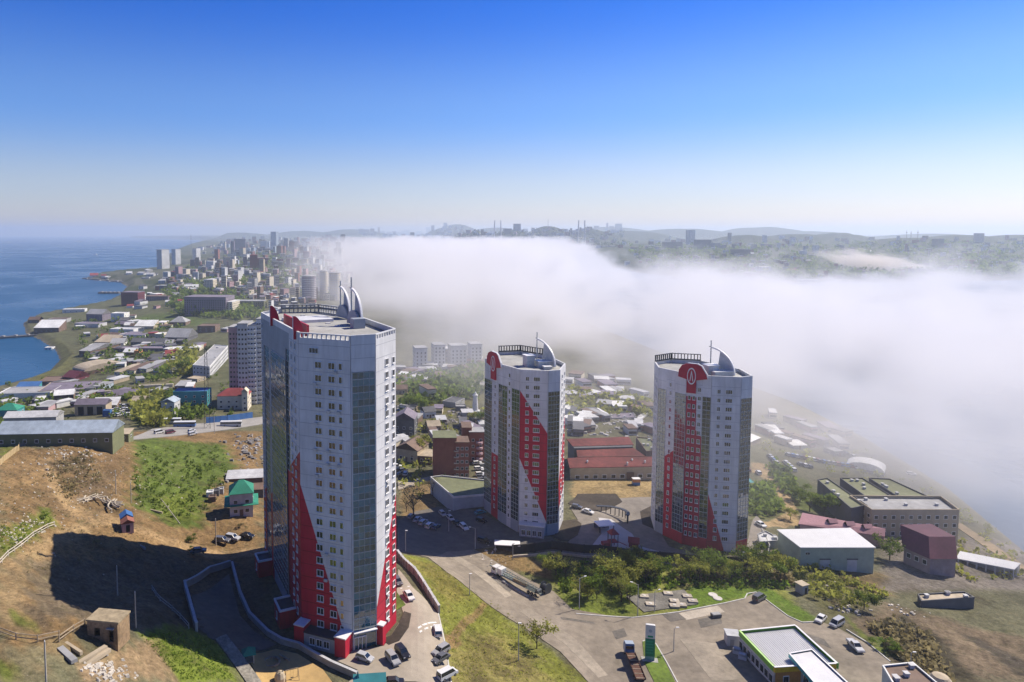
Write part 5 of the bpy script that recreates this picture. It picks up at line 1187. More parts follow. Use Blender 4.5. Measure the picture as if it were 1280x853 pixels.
# station extras
x, y, z = g(915, 805); r = empty('service_hut', (x, y, z), 'small grey service hut left of the petrol station', 'hut', R(-10)); MB().box(0, 0, -.5, 3.2, 3.0, 3.4).build('wall', wm('pale grey'), r); MB().box(0, 0, 2.9, 3.5, 3.3, .18).build('roof', rm('silver'), r); MB().box(-.4, -1.52, 0, 1.0, .06, 2.0).build('door', wm('grey'), r)
for (px, py, l) in ((921, 817, 'silver tank unit left of the petrol station wall'), (928, 824, 'second silver tank unit nearer the petrol station wall')):
    x, y, z = g(px, py); r = empty('tank_unit', (x, y, z), l, 'tank', R(-30)); MB().box(0, 0, 0, 1.9, 1.5, .9).build('cabinet', wm('pale grey'), r); MB().tube((-.8, 0, 1.3), (.8, 0, 1.3), .5, n=12).build('tank', mat('steel_tank', (.5, .5, .52), .3, .6), r)
x, y, z = g(895, 772); r = empty('skip', (x, y, z), 'small dark waste skip on the concrete strip', 'skip', R(10)); MB().box(0, 0, .1, 2.4, 1.4, 1.0, top=1.12).build('bin', wm('dark grey'), r); MB().box(0, 0, 1.1, 2.3, 1.3, .1).build('lid', wm('grey'), r)
me = MB().box(0, 0, -.2, 2.6, 1.9, .55).mesh('slab', mat('pale_concrete', (.42, .37, .30), .9)); ml = MB().lathe([(.5, 0), (.5, .08), (.1, .12)], 14).mesh('manhole_cover', mat('cover_plate', (.55, .52, .48), .8))
sheet('tank_bed', [(782, 746), (855, 738), (872, 756), (805, 766)], mat('gravel', (.17, .16, .14), .95, var=.35, scale=2, bump=.6), .22, 'gravel bed over the fuel tanks')
for i, (px, py, l) in enumerate([(805, 747, 'far left'), (835, 743.5, 'far middle'), (859, 747, 'far right'), (813, 757, 'near left'), (843, 753, 'near middle'), (866, 753, 'near right'), (852, 758, 'lowest'), (843, 759, 'dark lowest')]):
    x, y, z = g(px, py); r = empty('tank_hatch', (x, y, z + .3), f'square concrete tank hatch, {l} one on the gravel bed', 'hatch', R(-8), 'tank hatches on the gravel bed'); inst('slab', me, r); inst('cover', ml, r, (0, 0, .35))
for px, py, l in ((891, 744, 'upper'), (897, 748.5, 'lower')):
    x, y, z = g(px, py); o = MB().lathe([(1.3, -.2), (1.3, .18), (1.1, .25)], 16).build('manhole', mat('cover_plate', (.55, .52, .48), .8), None, (x, y, z)); tag(o, f'{l} round pale manhole on the grass by the gravel bed', 'manhole')
x, y, z = g(1002, 741); r = empty('kiosk', (x, y, z), 'tiny grey kiosk on the grass behind the forecourt', 'kiosk', R(20)); MB().box(0, 0, -.4, 2.4, 2.4, 3.2).build('wall', wm('grey'), r); MB().box(0, 0, 2.8, 3.0, 3.0, .2).build('roof', rm('tan'), r); MB().box(.3, -1.22, 0, .9, .06, 2.0).build('door', wm('black'), r)
# ---- posts and lamps
for (px, py, h, l, ar, d_) in [(648, 826, 47, 'pale lamp post on the grass slope near the bare tree', .01, 0), (587, 744, 26, 'short dark post on the edge of the grass slope', .01, 0), (507, 690, 26, 'pale lamp post beside the parking entrance', .01, 0), (594, 687, 27, 'street lamp at the end of the dark parking', 1.6, 170),
        (561, 665, 26, 'thin lamp post among the cars by the annexe', .01, 0), (521, 612, 12, 'thin post behind the parked row', .01, 0), (797, 770, 40, 'street lamp on the edge of the green thicket', 1.6, 150), (724, 762, 40, 'street lamp inside the thicket by the road bend', 1.6, 20), (818, 765, 26, 'thin lamp post by the gravel bed', 1.3, 20),
        (842, 815, 30, 'thin metal mast on the forecourt', .6, 0), (928, 716, 25, 'thin post in front of the dark panel fence', .01, 0), (641, 700, 20, 'pale post at the white roofed shelter', .01, 0), (1138, 838, 22, 'metal flue post behind the brown roofed building', .5, 0)]: lamp_post(px, py, h, l, ar, d_)
for (px, py, h, l, c) in [(58, 860, 60, 'pale pole at the bottom left corner', False), (170, 785, 46, 'pale pole standing in the tower shadow', False), (147, 745, 38, 'dim pole deep in the tower shadow', False), (145, 618, 30, 'thin pole on the brown mound', False), (164, 629, 26, 'pale pole above the pile of pipes', False), (270, 682, 34, 'pale pole beside the parked off-roaders', False),
        (268, 543, 28, 'dark pole at the road beside the buses', True), (222, 503, 22, 'dark pole left of the blue roofed workshop', True), (187, 505, 28, 'thin pale pole in the green bushes', False), (45, 700, 0, '', False)]:
    if h: utility_pole(px, py, h, l, c)
utility_pole(226, 655, 32, 'fallen leaning pale pole on the green slope', False, lean=-.75)
x, y, z = g(259, 536); r = empty('lattice_mast', (x, y, z), 'tall dark lattice mast beside the slope road', 'mast', .3); k = pxm(x, y, z); hM = 100 / k; b = 1.5
for sx in (-1, 1):
    for sy in (-1, 1): MB().tube((sx * b, sy * b, -.5), (sx * .5, sy * .5, hM), .14, n=4).build('leg', DARK, r)
mb = MB()
for i in range(14):
    t, u = i / 14, (i + 1) / 14; w0, w1 = b + (.5 - b) * t, b + (.5 - b) * u
    for (ax, ay, bx, by) in ((-1, -1, 1, -1), (1, -1, 1, 1), (1, 1, -1, 1), (-1, 1, -1, -1)): mb.tube((ax * w0, ay * w0, hM * t), (bx * w1, by * w1, hM * u), .07, n=3)
tag(mb.build('bracing', DARK, r), kind='stuff')
# ---- playground
x, y, z = g(311, 826); r = empty('play_pavilion', (x, y, z), 'small green roofed play pavilion on the sand', 'pavilion', .3)
for sx in (-1, 1):
    for sy in (-1, 1): MB().box(sx * 1.0, sy * 1.0, -.2, .16, .16, 2.2).build('post', wm('cream'), r)
MB().add([(-1.5, -1.5, 1.9), (1.5, -1.5, 1.9), (1.5, 1.5, 1.9), (-1.5, 1.5, 1.9), (0, 0, 3.2)], [(0, 1, 4), (1, 2, 4), (2, 3, 4), (3, 0, 4), (3, 2, 1, 0)]).build('roof', wm('green'), r); MB().box(0, 0, .1, 2.0, 2.0, .15).build('deck', WOODM, r)
x, y, z = g(340, 829); r = empty('sandbox', (x, y, z), 'round wooden sandbox on the playground', 'sandbox'); 
for i in range(8): MB().box(1.6 * math.cos(i * .785), 1.6 * math.sin(i * .785), 0, .35, 1.35, .5, i * .785).build('side_board', WOODM, r)
x, y, z = g(356, 825); r = empty('seesaw', (x, y, z), 'wooden seesaw lying on the playground sand', 'seesaw', -.7); MB().box(0, 0, .5, 3.6, .35, .12).build('plank', WOODM, r); MB().box(0, 0, -.1, .4, .5, .6).build('pivot', DARK, r)
for s in (-1, 1): MB().tube((s * 1.5, -.2, .9), (s * 1.5, .2, .9), .04, n=5).build('handle', DARK, r)
x, y, z = g(350, 852); r = empty('climbing_frame', (x, y, z), 'round wooden climbing frame at the bottom of the playground', 'climbing frame')
MB().lathe([(1.1, 0), (1.2, 1.0), (.8, 2.0), (.1, 2.4)], 10).build('dome', wm('tan'), r)
for i in range(5): t = i * 1.25; MB().tube((1.3 * math.cos(t), 1.3 * math.sin(t), -.1), (.5 * math.cos(t), .5 * math.sin(t), 2.5), .07, n=5).build('bar', DARK, r)
x, y, z = g(365, 850); r = empty('swing', (x, y, z), 'tan swing frame beside the climbing frame', 'swing', .4)
for s in (-1, 1):
    for t in (-.7, .7): MB().tube((s * 1.4, t, -.1), (s * 1.3, 0, 2.4), .06, n=5).build('leg', WOODM, r)
MB().tube((-1.4, 0, 2.4), (1.4, 0, 2.4), .07, n=6).build('top_bar', WOODM, r); MB().box(0, 0, .5, .6, .25, .05).build('seat', DARK, r)
for s in (-.25, .25): MB().tube((s, 0, .55), (s, 0, 2.4), .02, n=4).build('chain', DARK, r)
x, y, z = g(462, 862); r = empty('gatehouse', (x, y, z), 'teal pointed roof of a small shelter at the bottom edge', 'shelter', .1); MB().box(0, 0, -.3, 6, 3, 2.3).build('wall', wm('cream'), r); MB().gable(6, 3, 2.02, 3.4, .4).build('roof', wm('teal'), r); MB().box(-2.4, -.4, 2, .9, .9, 2.4, top=.1).build('spire', wm('teal'), r); MB().box(0, -1.52, 0, 1, .06, 1.9).build('door', wm('brown'), r)
x, y, z = g(766, 684); r = empty('play_tower', (x, y, z), 'red play tower with slide on the pale play court', 'play tower', .2)
for sx in (-1, 1):
    for sy in (-1, 1): MB().tube((sx * 1.2, sy * 1.2, -.2), (sx * 1.2, sy * 1.2, 5.2), .16, n=6).build('post', wm('dark grey'), r)
MB().box(0, 0, 2.0, 2.8, 2.8, .25).build('deck', wm('red'), r); MB().box(0, 0, 4.9, 3.2, 3.2, 1.6, top=.1).build('roof', wm('red'), r)
MB().add([(1.3, -.5, 2.1), (1.3, .5, 2.1), (5, .5, .2), (5, -.5, .2), (1.3, -.5, 2.0), (1.3, .5, 2.0), (5, .5, .1), (5, -.5, .1)], [(0, 1, 2, 3), (7, 6, 5, 4), (0, 3, 7, 4), (1, 5, 6, 2)]).build('slide', wm('red'), r); MB().box(-2.6, 0, .0, 2.4, 2.2, 2.0).build('side_box', wm('red'), r)
x, y, z = g(792, 684); r = empty('play_house', (x, y, z), 'low red and yellow play house right of the play tower', 'play house', -.3); MB().box(0, 0, -.2, 3.2, 2.6, 2.2).build('wall', wm('red'), r); MB().gable(3.2, 2.6, 2.02, 3.4, .3).build('roof', wm('red'), r); MB().box(.2, -1.33, .1, 1.4, .08, 1.1).build('front_panel', wm('yellow'), r)
x, y, z = g(768, 650); r = empty('pergola', (x, y, z), 'curved dark pergola around the back of the play court', 'pergola')
for i in range(11):
    t = -.5 + i * .2; c0, s0 = math.cos(t), math.sin(t); c1, s1 = math.cos(t + .2), math.sin(t + .2)
    MB().box(9 * c0 - 4, 6 * s0, -.2, .25, .25, 3.0).build('post', DARK, r)
    MB().add([(8.3 * c0 - 4, 5.3 * s0, 2.8), (9.6 * c0 - 4, 6.6 * s0, 2.8), (9.6 * c1 - 4, 6.6 * s1, 2.8), (8.3 * c1 - 4, 5.3 * s1, 2.8), (8.3 * c0 - 4, 5.3 * s0, 3.05), (9.6 * c0 - 4, 6.6 * s0, 3.05), (9.6 * c1 - 4, 6.6 * s1, 3.05), (8.3 * c1 - 4, 5.3 * s1, 3.05)], [(3, 2, 1, 0), (4, 5, 6, 7), (0, 1, 5, 4), (1, 2, 6, 5), (2, 3, 7, 6), (3, 0, 4, 7)]).build('roof_segment', DARK, r)
x, y, z = g(755, 664); r = empty('shelter', (x, y, z), 'white flat roofed shelter on the left of the play court', 'shelter', .2); MB().box(0, 0, 2.7, 6, 4.5, .3).build('roof', FRAME, r)
for sx in (-1, 1):
    for sy in (-1, 1): MB().box(sx * 2.7, sy * 2, -.2, .2, .2, 2.9).build('post', DARK, r)
MB().box(0, 2.1, .1, 5.2, .1, 2.5).build('back_wall', wm('purple grey'), r)
x, y, z = g(634, 688); r = empty('awning', (x, y, z), 'white flat awning at the left end of the dark panel fence', 'awning', -.12); MB().box(0, 0, 2.3, 8.5, 3.6, .25).build('roof', FRAME, r)
for sx in (-1, 1):
    for sy in (-1, 1): MB().box(sx * 3.9, sy * 1.5, -.3, .2, .2, 2.6).build('post', POLE, r)
MB().box(0, 1.4, 0, 7.6, .15, 2.2).build('back_panel', FENCE, r)
# ---- left hillside bits: roofless hut, cabin, logs, pipes, rubble
a = .18; x, y, z = g(130, 803); k = pxm(x, y, z); r = empty('ruined_hut', (x, y + 2, z), 'roofless brick hut with two dark openings on the left hillside', 'hut', -.15); hw, hh, hd_ = 41 / k, 25 / k, 3.4
BR = mat('old_brick', (.30, .21, .125), .95, var=.4, scale=1.6, bump=.4)
def wall_open(w, h, opens, th, name, par, loc, rz):
    mb = MB(); xs = sorted(set([-w / 2, w / 2] + [v for o in opens for v in (o[0], o[1])])); zs = sorted(set([-1.5, h] + [v for o in opens for v in (o[2], o[3])]))
    for i in range(len(xs) - 1):
        for j in range(len(zs) - 1):
            cx_, cz_ = (xs[i] + xs[i + 1]) / 2, (zs[j] + zs[j + 1]) / 2
            if any(o[0] < cx_ < o[1] and o[2] < cz_ < o[3] for o in opens): continue
            mb.box(cx_, 0, zs[j], xs[i + 1] - xs[i], th, zs[j + 1] - zs[j])
    return mb.build(name, BR, par, loc, rz)
wall_open(hw, hh, [(-hw * .28, -hw * .08, hh * .25, hh * .68), (hw * .2, hw * .36, .1, hh * .7)], .35, 'front_wall', r, (0, -hd_ / 2, 0), 0); wall_open(hw, hh * 1.05, [], .35, 'back_wall', r, (0, hd_ / 2, 0), 0)
for s in (-1, 1): wall_open(hd_ - .36, hh, [], .35, 'side_wall', r, (s * (hw / 2 - .18), 0, 0), math.pi / 2)
MB().box(0, 0, hh + .02, hw + .5, hd_ + .5, .28).build('roof_slab', mat('mossy_slab', (.42, .34, .22), .95, var=.35, scale=1), r); MB().box(hw * .28, -hd_ / 2 - .35, hh * .72, hw * .24, .6, .15).build('lintel', CONC, r)
x, y, z = g(155, 664); r = empty('cabin', (x, y + 2, z), 'small site cabin with blue front roof and red brown rear roof', 'cabin', R(-62)); MB().box(0, 0, -.5, 6.5, 3.0, 3.1).build('wall', wm('pink'), r); MB().gable(3.2, 3.0, 2.62, 3.6, .25).build('rear_roof', wm('brick'), r, (1.65, 0, 0)); MB().gable(3.2, 3.0, 2.9, 4.1, .25).build('front_roof', pm('blue'), r, (-1.65, 0, 0)); MB().box(3.27, 0, .1, .06, 1.0, 2.0).build('door', wm('black'), r); inst('window', quad_window(1.2, 1.0), r, (.6, -1.5, 1.1))
lr = random.Random(5)
def logpile(pts, n, L, label, name, m, rr=.22, bend=0.0, cat='pile'):
    x, y, z = g(*pts); r = empty(name, (x, y, z), label, cat, lr.uniform(0, 6))
    for i in range(n):
        a_ = lr.uniform(-.5, .5) + (1.2 if lr.random() < .3 else 0); ox, oy = lr.uniform(-2.5, 2.5), lr.uniform(-1.2, 1.2); zz = .25 + lr.random() * .8; l_ = L * lr.uniform(.6, 1.1); P = []
        for j in range(5):
            t = j / 4 - .5; P.append((ox + l_ * t * math.cos(a_) - bend * (t * t) * math.sin(a_) * l_, oy + l_ * t * math.sin(a_) + bend * t * t * math.cos(a_) * l_, zz + .1 * lr.random()))
        MB().path(P if bend else [P[0], P[-1]], rr * lr.uniform(.7, 1.2), 7).build(name.split('_')[0] if False else ('pipe' if 'pipe' in name else 'beam'), m, r)
    return r
logpile((112, 626), 9, 9, 'heap of pale bent pipes below the brown mound, left half', 'pipe_heap', mat('pale_pipe', (.46, .40, .31), .8), .22, .5); logpile((136, 632), 8, 8, 'heap of pale curved pipes below the brown mound, right half', 'pipe_heap', mat('pale_pipe', (.46, .40, .31), .8), .24, .7)
for px, py, a_, l_, w_, c_, lab in [(110, 824, 62, 7, .9, 'tan', 'long pale concrete beam lying in front of the roofless hut'), (119, 826, 66, 6, .8, 'tan', 'second pale concrete beam right of the long one'), (84, 820, -40, 5.5, 1.0, 'grey', 'grey concrete pipe length beside the beams'), (92, 812, -35, 5, .5, 'tan', 'pale board behind the grey pipe length'), (142, 801, 15, 4.5, .5, 'tan', 'fallen lintel at the corner of the roofless hut'), (194, 640, -25, 6, .3, 'tan', 'pale pole lying on the green slope'), (178, 685, -40, 3, .4, 'grey', 'grey beam in the upper part of the tower shadow')]:
    x, y, z = g(px, py); tag(MB().box(0, 0, -.1, l_, w_, .6).build('concrete_beam', wm(c_), None, (x, y, z), R(a_)), lab, 'beam')
def rubble(pts, n, smin, smax, m, label, sp):
    c = [g(a, b) for a, b in pts]; mb = MB(); x0, y0, z0 = c[0]
    for i in range(n):
        q = c[lr.randrange(len(c))]; x, y = q[0] + lr.gauss(0, sp), q[1] + lr.gauss(0, sp); s = lr.uniform(smin, smax)
        mb.box(x, y, hz(x, y) - s * .2, s * lr.uniform(.6, 1.8), s, s * lr.uniform(.3, .9), lr.uniform(0, 3), top=lr.uniform(.4, .95))
    tag(mb.build('rubble', m, None), label, None, None, 'stuff')
PALER = mat('pale_rubble', (.50, .46, .40), .9, var=.3, scale=2)
rubble([(95, 563), (88, 572), (100, 570), (80, 580)], 110, .2, .8, PALER, 'pale rubble scattered on the crest of the brown mound', 5)
rubble([(130, 590), (120, 610), (60, 600), (40, 630), (25, 650), (150, 575), (150, 600)], 300, .12, .5, PALER, 'small pale stones strewn over the brown slopes', 13)
rubble([(130, 843), (120, 838), (142, 836)], 110, .15, .7, PALER, 'heap of pale rubble and wood in front of the roofless hut', 1.5)
rubble([(20, 672), (35, 662), (45, 655), (8, 676)], 90, .2, .6, PALER, 'row of pale stones along the dirt track', 2)
rubble([(1062, 752), (1068, 760), (1060, 763), (1125, 762), (1135, 763), (1050, 736)], 60, .2, .9, PALER, 'pale debris on the slope behind the forecourt', 2.2)
rubble([(310, 555), (320, 560), (315, 548), (325, 565), (305, 600), (318, 575)], 150, .4, 1.8, mat('scrap', (.30, .28, .26), .8, var=.6, scale=.8), 'scrap and boards left of the tallest tower', 5)
rubble([(750, 530), (770, 525), (785, 522), (800, 530), (785, 538), (812, 535), (740, 540)], 130, .6, 2.2, mat('pale_scrap', (.50, .48, .45), .8, var=.5, scale=.4), 'white stacked goods in the yard behind the red roofed hall', 7)
rubble([(570, 545), (575, 520), (560, 528), (585, 515)], 110, .6, 2.4, mat('scrap', (.30, .28, .26), .8, var=.6, scale=.8), 'scrap in the yards behind the brick building', 7)
rubble([(20, 590), (60, 640), (100, 610), (140, 600), (120, 575), (40, 570), (90, 650), (150, 640)], 500, .1, .35, mat('brown_stones', (.26, .20, .13), .9, var=.4, scale=2), 'brown stones strewn over the left hillside', 9)
rubble([(600, 690), (615, 694), (607, 700)], 40, .2, .7, PALER, 'pale stones on the verge beside the parking', 3)
# ------------------------------------------------------------------ buildings of the middle distance
# behind the towers
roofed([(538, 597), (552, 595), (608, 601), (640, 606), (640, 616), (567, 622)], -7.6, -14, 'flat roofed grey annexe with a white roof edge left of the middle tower', 'building', 'pale blue', 'olive', 'annexe', .6, rimc='white')
def poly_building(name, label, cat, parts, rz=0):
    """several plain volumes of one building: (picture x, foot y, width px, depth m, height px, wall, roof colour, windows)"""
    px, py = parts[0][0], parts[0][1]; x, y, z = g(px, py); k = pxm(x, y, z); r = empty(name, (x, y, z), label, cat, R(rz))
    for (qx, w, d, h, oy, wc, rc, win) in [(p[2], p[3] / k, p[4], p[5] / k, p[6], p[7], p[8], p[9]) for p in parts]:
        ox = (qx - px) / k; MB().box(ox, oy + d / 2, -3, w, d, h + 3).build('wall', wm(wc), r); MB().box(ox, oy + d / 2, h, w + .4, d + .4, .25).build('roof', rm(rc), r)
        if win:
            me = quad_window(win[2], win[3]) if len(win) > 2 else quad_window(1.3, 1.4); nf = max(1, int((h - .8) / 3.0))
            for f in range(nf):
                for j in range(win[0]): inst('window', me, r, (ox - w / 2 + w * (j + .5) / win[0], oy, 1 + f * 3.0))
                for j in range(win[1]): inst('window', me, r, (ox + w / 2, oy + d * (j + .5) / win[1], 1 + f * 3.0), math.pi / 2)
    return r, k
r, k = poly_building('brick_building', 'tall dark brick building with a stepped mossy flat roof left of the middle tower', 'building', [(563, 598, 556, 29, 11, 51, 0, 'brick', 'olive', None), (563, 598, 577.5, 17, 9, 46, -.8, 'brick', 'brown', (3, 2))])
for i in range(5): MB().box((570 - 563) / k, -.7, 1.5 + i * 2.7, 2.0, 1.2, .25).build('balcony', wm('cream'), r)
r, k = poly_building('brick_building', 'second brick building with round balconies, behind the tall stepped one', 'building', [(594, 578, 596, 19, 8, 38, 0, 'brick', 'grey', (2, 2)), (594, 578, 584, 12, 10, 42, 2, 'brick', 'brown', None)])
for i in range(4): MB().lathe([(1.6, 0), (1.6, .9)], 12, (599 - 594) / k, -.6, 1.5 + i * 2.6).build('balcony', wm('pink'), r)
house(508, 577, 30, 13, 15, 'gable', 'tan', 'brown', -25, 'beige gabled house with a brown roof just right of the tallest tower', along=False, rh=3.2, win=(2, 2))
house(527, 580, 26, 7, 10, 'shed', 'brown', 'tan', -12, 'low brown house with a sloping pale roof beside the beige gabled house', rh=1.0, win=(3, 1))
house(505, 546, 26, 12, 22, 'gable', 'dark grey', 'purple grey', -8, 'dark gabled house with a grey wall right of the tallest tower', along=False, rh=3.5, win=(3, 2))
house(543, 541, 16, 8, 8, 'gable', 'brown', 'tan', 10, 'house with a pale brown roof behind the mossy brick building', win=(2, 1))
house(538, 523, 15, 8, 8, 'gable', 'white', 'dark grey', 20, 'white house with a dark roof behind the brown roofed one', win=(2, 1))
house(561, 509, 18, 14, 6, 'flat', 'grey', 'dark grey', -30, 'grey flat roofed workshop in the yards behind the middle tower', win=(0, 0), door=False)
house(576, 514, 13, 6, 5, 'flat', 'dark grey', 'grey', 0, 'small dark flat hut near the white pylon', win=(0, 0), door=False)
house(552, 530, 12, 7, 5, 'shed', 'brown', 'pale grey', 5, 'small shed with a pale roof in the yards behind the brick buildings', rh=.8, win=(1, 1)); house(585, 521, 14, 6, 5, 'shed', 'grey', 'pale grey', 5, 'low shed with a whitish roof below the white pylon', rh=.7, win=(0, 0))
house(500, 493, 18, 8, 6, 'gable', 'tan', 'brown', 0, 'small tan house at the edge of the fog right of the tallest tower', win=(2, 1))
x, y, z = g(594, 515); k = pxm(x, y, z); r = empty('white_pylon', (x, y, z), 'slim white tapering pylon in the yards left of the middle tower', 'pylon'); MB().lathe([(3.0, -.5), (3.0, 1), (1.9, 1.2), (1.3, 20 / k), (1.7, 20.3 / k), (1.7, 21.5 / k), (1.0, 22.5 / k), (.1, 26 / k)], 14).build('shaft', wm('white'), r); MB().tube((0, 0, 25 / k), (0, 0, 29 / k), .1, n=5).build('mast', DARK, r)
# red-roofed hall between the two far towers
zr = -8.5; x, y, z = g(762, 600); r = empty('red_roofed_hall', (x, y, z), 'long hall with red roofs in two levels and a dark clerestory strip', 'hall'); hz_ = z
def slab_px(par, pts, z0s, m, th=.3, name='roof'):
    V = [Vector((*U(a, b, zz), zz)) - Vector((x, y, hz_)) for (a, b), zz in zip(pts, z0s)]; n = len(V); mb = MB()
    mb.add(V + [v - Vector((0, 0, th)) for v in V], [tuple(range(n)), tuple(range(2 * n - 1, n - 1, -1))] + [(i, (i + 1) % n, n + (i + 1) % n, n + i) for i in range(n)]); return mb.build(name, m, par)
RR = mat('red_roof', (.15, .04, .034), .8, var=.35, scale=.5)
slab_px(r, [(712, 585), (823, 583), (823, 571), (806, 571), (722, 572), (709, 573)], [-9.6, -9.6, -8.2, -8.2, -8.2, -8.2], RR, .35, 'lower_roof')
slab_px(r, [(722, 571.5), (807, 570.5), (792, 560), (720, 561)], [-8.1, -8.1, -6.7, -6.7], RR, .35, 'middle_roof')
slab_px(r, [(716, 558), (792, 556), (786, 546), (708, 549)], [-5.9, -5.9, -4.9, -4.9], RR, .35, 'upper_roof')
def block_px(par, pts, z0, z1, m, name):
    MB().prism([tuple(Vector(U(a, b, z1)) - Vector((x, y))) for a, b in pts], z0 - hz_, z1 - hz_, cap=True).build(name, m, par)
block_px(r, [(713, 586), (822, 584), (822, 573), (712, 574)], -20, -9.9, wm('tan'), 'front_wall'); block_px(r, [(718, 560.5), (791, 558.5), (786, 548), (710, 550)], -20, -6.1, wm('dark grey'), 'clerestory'); block_px(r, [(724, 571), (806, 570), (791, 562), (722, 562)], -20, -8.0, wm('brown'), 'inner_wall')
for i in range(9): p = Vector((*U(722 + i * 11.2, 586 - i * .22, -9.9), -14.6)) - Vector((x, y, hz_)); inst('window', quad_window(2.2, 1.8), r, p + Vector((0, -.15, 0)))
p = Vector((*U(788, 585, -9.9), -15.5)) - Vector((x, y, hz_)); MB().box(p.x, p.y - .2, p.z, 3.2, .2, 3.6).build('door', wm('brown'), r)
for px, py in ((734, 578), (784, 580), (790, 576), (806, 578), (730, 562)): p = Vector((*U(px, py, -8.8), -8.8)) - Vector((x, y, hz_)); MB().lathe([(.35, -.6), (.35, .5), (.55, .6), (.1, 1.0)], 8, p.x, p.y, p.z).build('roof_vent', wm('white'), r)
roofed([(795, 547), (812, 548), (825, 562), (808, 565)], -8.6, -16, 'grey flat roofed wing at the right end of the red roofed hall', 'building', 'brown', 'olive', 'hall_wing', .5)
roofed([(760, 516), (792, 516), (795, 522), (759, 523)], -19, -24, 'low grey storehouse in the yard behind the red roofed hall', 'storehouse', 'grey', 'purple grey', 'storehouse', .3)
roofed([(796, 523), (805, 514), (810, 516), (800, 526)], -20, -24, 'small pale shed at the corner of the yard behind the hall', 'shed', 'pale grey', 'white', 'shed', .2)
x, y, z = g(795, 606); r = empty('kiosk', (x, y, z), 'small blue and orange kiosk in front of the red roofed hall', 'kiosk'); MB().box(0, 0, -.3, 3, 2, 1.6).build('lower_panel', pm('blue'), r); MB().box(0, 0, 1.3, 3, 2, 1.4).build('upper_panel', wm('orange'), r); MB().box(0, 0, 2.7, 3.4, 2.4, .15).build('roof', rm('white'), r)
# ---- right of the right-hand tower
gx, gy, gz = g(1035, 714)
W = [(972, 662), (1001, 684.5), (1094, 684.5), (1062, 660)]; zW = -8.6
x, y, z = g(1047, 714); hz_ = z; r = empty('warehouse', (x, y, z), 'pale green warehouse with a plain white sloping roof', 'warehouse')
slab_px(r, [(971, 662), (1000.5, 684.5), (1095, 684.5), (1063, 660)], [-7.6, -9.0, -9.0, -7.6], mat('white_roof', (.60, .60, .60), .6, var=.08, scale=.3), .3)
Wp = [Vector(U(a, b, zz)) - Vector((x, y)) for (a, b), zz in (((973, 662.5), -8), ((1001, 684), -9.1), ((1093, 684), -9.1), ((1062, 660.5), -8))]
MB().prism([tuple(p) for p in Wp], -4, -9.3 - hz_).build('wall', wm('pale green'), r); MB().add([(*Wp[0], -9.4 - hz_), (*Wp[1], -9.4 - hz_), (*Wp[1], -9.35 - hz_), (*Wp[0], -8.0 - hz_), (*Wp[3], -9.4 - hz_), (*Wp[2], -9.4 - hz_), (*Wp[2], -9.35 - hz_), (*Wp[3], -8.0 - hz_)], [(0, 1, 2, 3), (5, 4, 7, 6)]).build('side_gable', wm('pale green'), r)
fc = Face(Wp[1], Wp[2])
for t in (.27, .64): mb = MB(); fc.rect(mb, t * fc.L, t * fc.L + 3.2, -.5, 3.6, 0, .08); mb.build('garage_door', wm('pale grey'), r); mb = MB(); fc.rect(mb, t * fc.L - .2, t * fc.L + 3.4, 3.6, 3.9, 0, .25); mb.build('door_head', wm('dark grey'), r)
for t in (.08, .11): inst('window', quad_window(.8, 1.0), r, fc.at(t * fc.L, 5.2, .02), fc.rz)
roofed([(947, 668), (957, 664), (972, 672), (973, 676), (950, 678)], -12.5, -17, 'small grey block against the left end of the pale green warehouse', 'building', 'grey', 'pale grey', 'outbuilding', .3)
x, y, z = g(1050, 668); hz_ = z
r = empty('pink_roofed_shed', (x, y, z), 'long low building with a faded pink roof behind the pale green warehouse', 'building')
slab_px(r, [(998, 655), (1106, 671), (1107, 661), (1003, 641)], [-16.5, -16.5, -14.6, -14.6], mat('pink_roof', (.40, .21, .23), .7, var=.15), .3); block_px(r, [(1000, 656), (1105, 672), (1106, 663), (1004, 644)], -28, -16.8, wm('pink'), 'wall')
for i in range(3): p = Vector((*U(1040 + i * 22, 652 + i * 3.4, -15), -15.2)) - Vector((x, y, hz_)); MB().gable(3.0, 2.4, 0, 1.2, .1).build('dormer', mat('pink_roof', (.40, .21, .23), .7), r, p)
# big grey concrete block: front range with parapet, three back ranges with dark yards between
roofed([(1062, 622), (1090, 640), (1199, 640), (1176, 623)], -13.5, -24, 'long grey concrete building with a walled flat roof, nearest range', 'building', 'tan', 'grey', 'concrete_building', 1.6, (3.2, 3.2, 1.6, 1.6))
roofed([(1022, 600), (1034, 598), (1084, 632), (1064, 636)], -13.2, -25, 'grey side range with a mossy roof at the left of the concrete building', 'building', 'dark grey', 'olive', 'concrete_range', .4)
roofed([(1050, 598), (1078, 598), (1114, 620), (1082, 621)], -13.6, -25, 'middle mossy roofed range behind the concrete building', 'building', 'dark grey', 'olive', 'concrete_range', .4)
roofed([(1086, 598), (1112, 599), (1160, 621), (1122, 621)], -13.9, -26, 'right mossy roofed range behind the concrete building', 'building', 'dark grey', 'olive', 'concrete_range', .4)
x, y, z = g(1160, 722); hz_ = z; r = empty('maroon_roofed_building', (x, y, z), 'tall pinkish building with a maroon mansard roof in the thin fog', 'building')
block_px(r, [(1130, 684), (1163, 697), (1195, 697), (1170, 680)], -30, -14.5, mat('dusky_wall', (.34, .27, .27), .9, var=.25, scale=.5), 'wall')
mm_ = mat('maroon_roof', (.12, .035, .055), .6, var=.2)
Q0 = [Vector((*U(a, b, -14.4), -14.4)) - Vector((x, y, hz_)) for a, b in ((1128, 684), (1162, 699), (1197, 699), (1172, 679))]; Q1 = [Vector((*U(a, b, -9.0), -9.0)) - Vector((x, y, hz_)) for a, b in ((1125, 656), (1161, 671), (1194, 671), (1164, 655))]
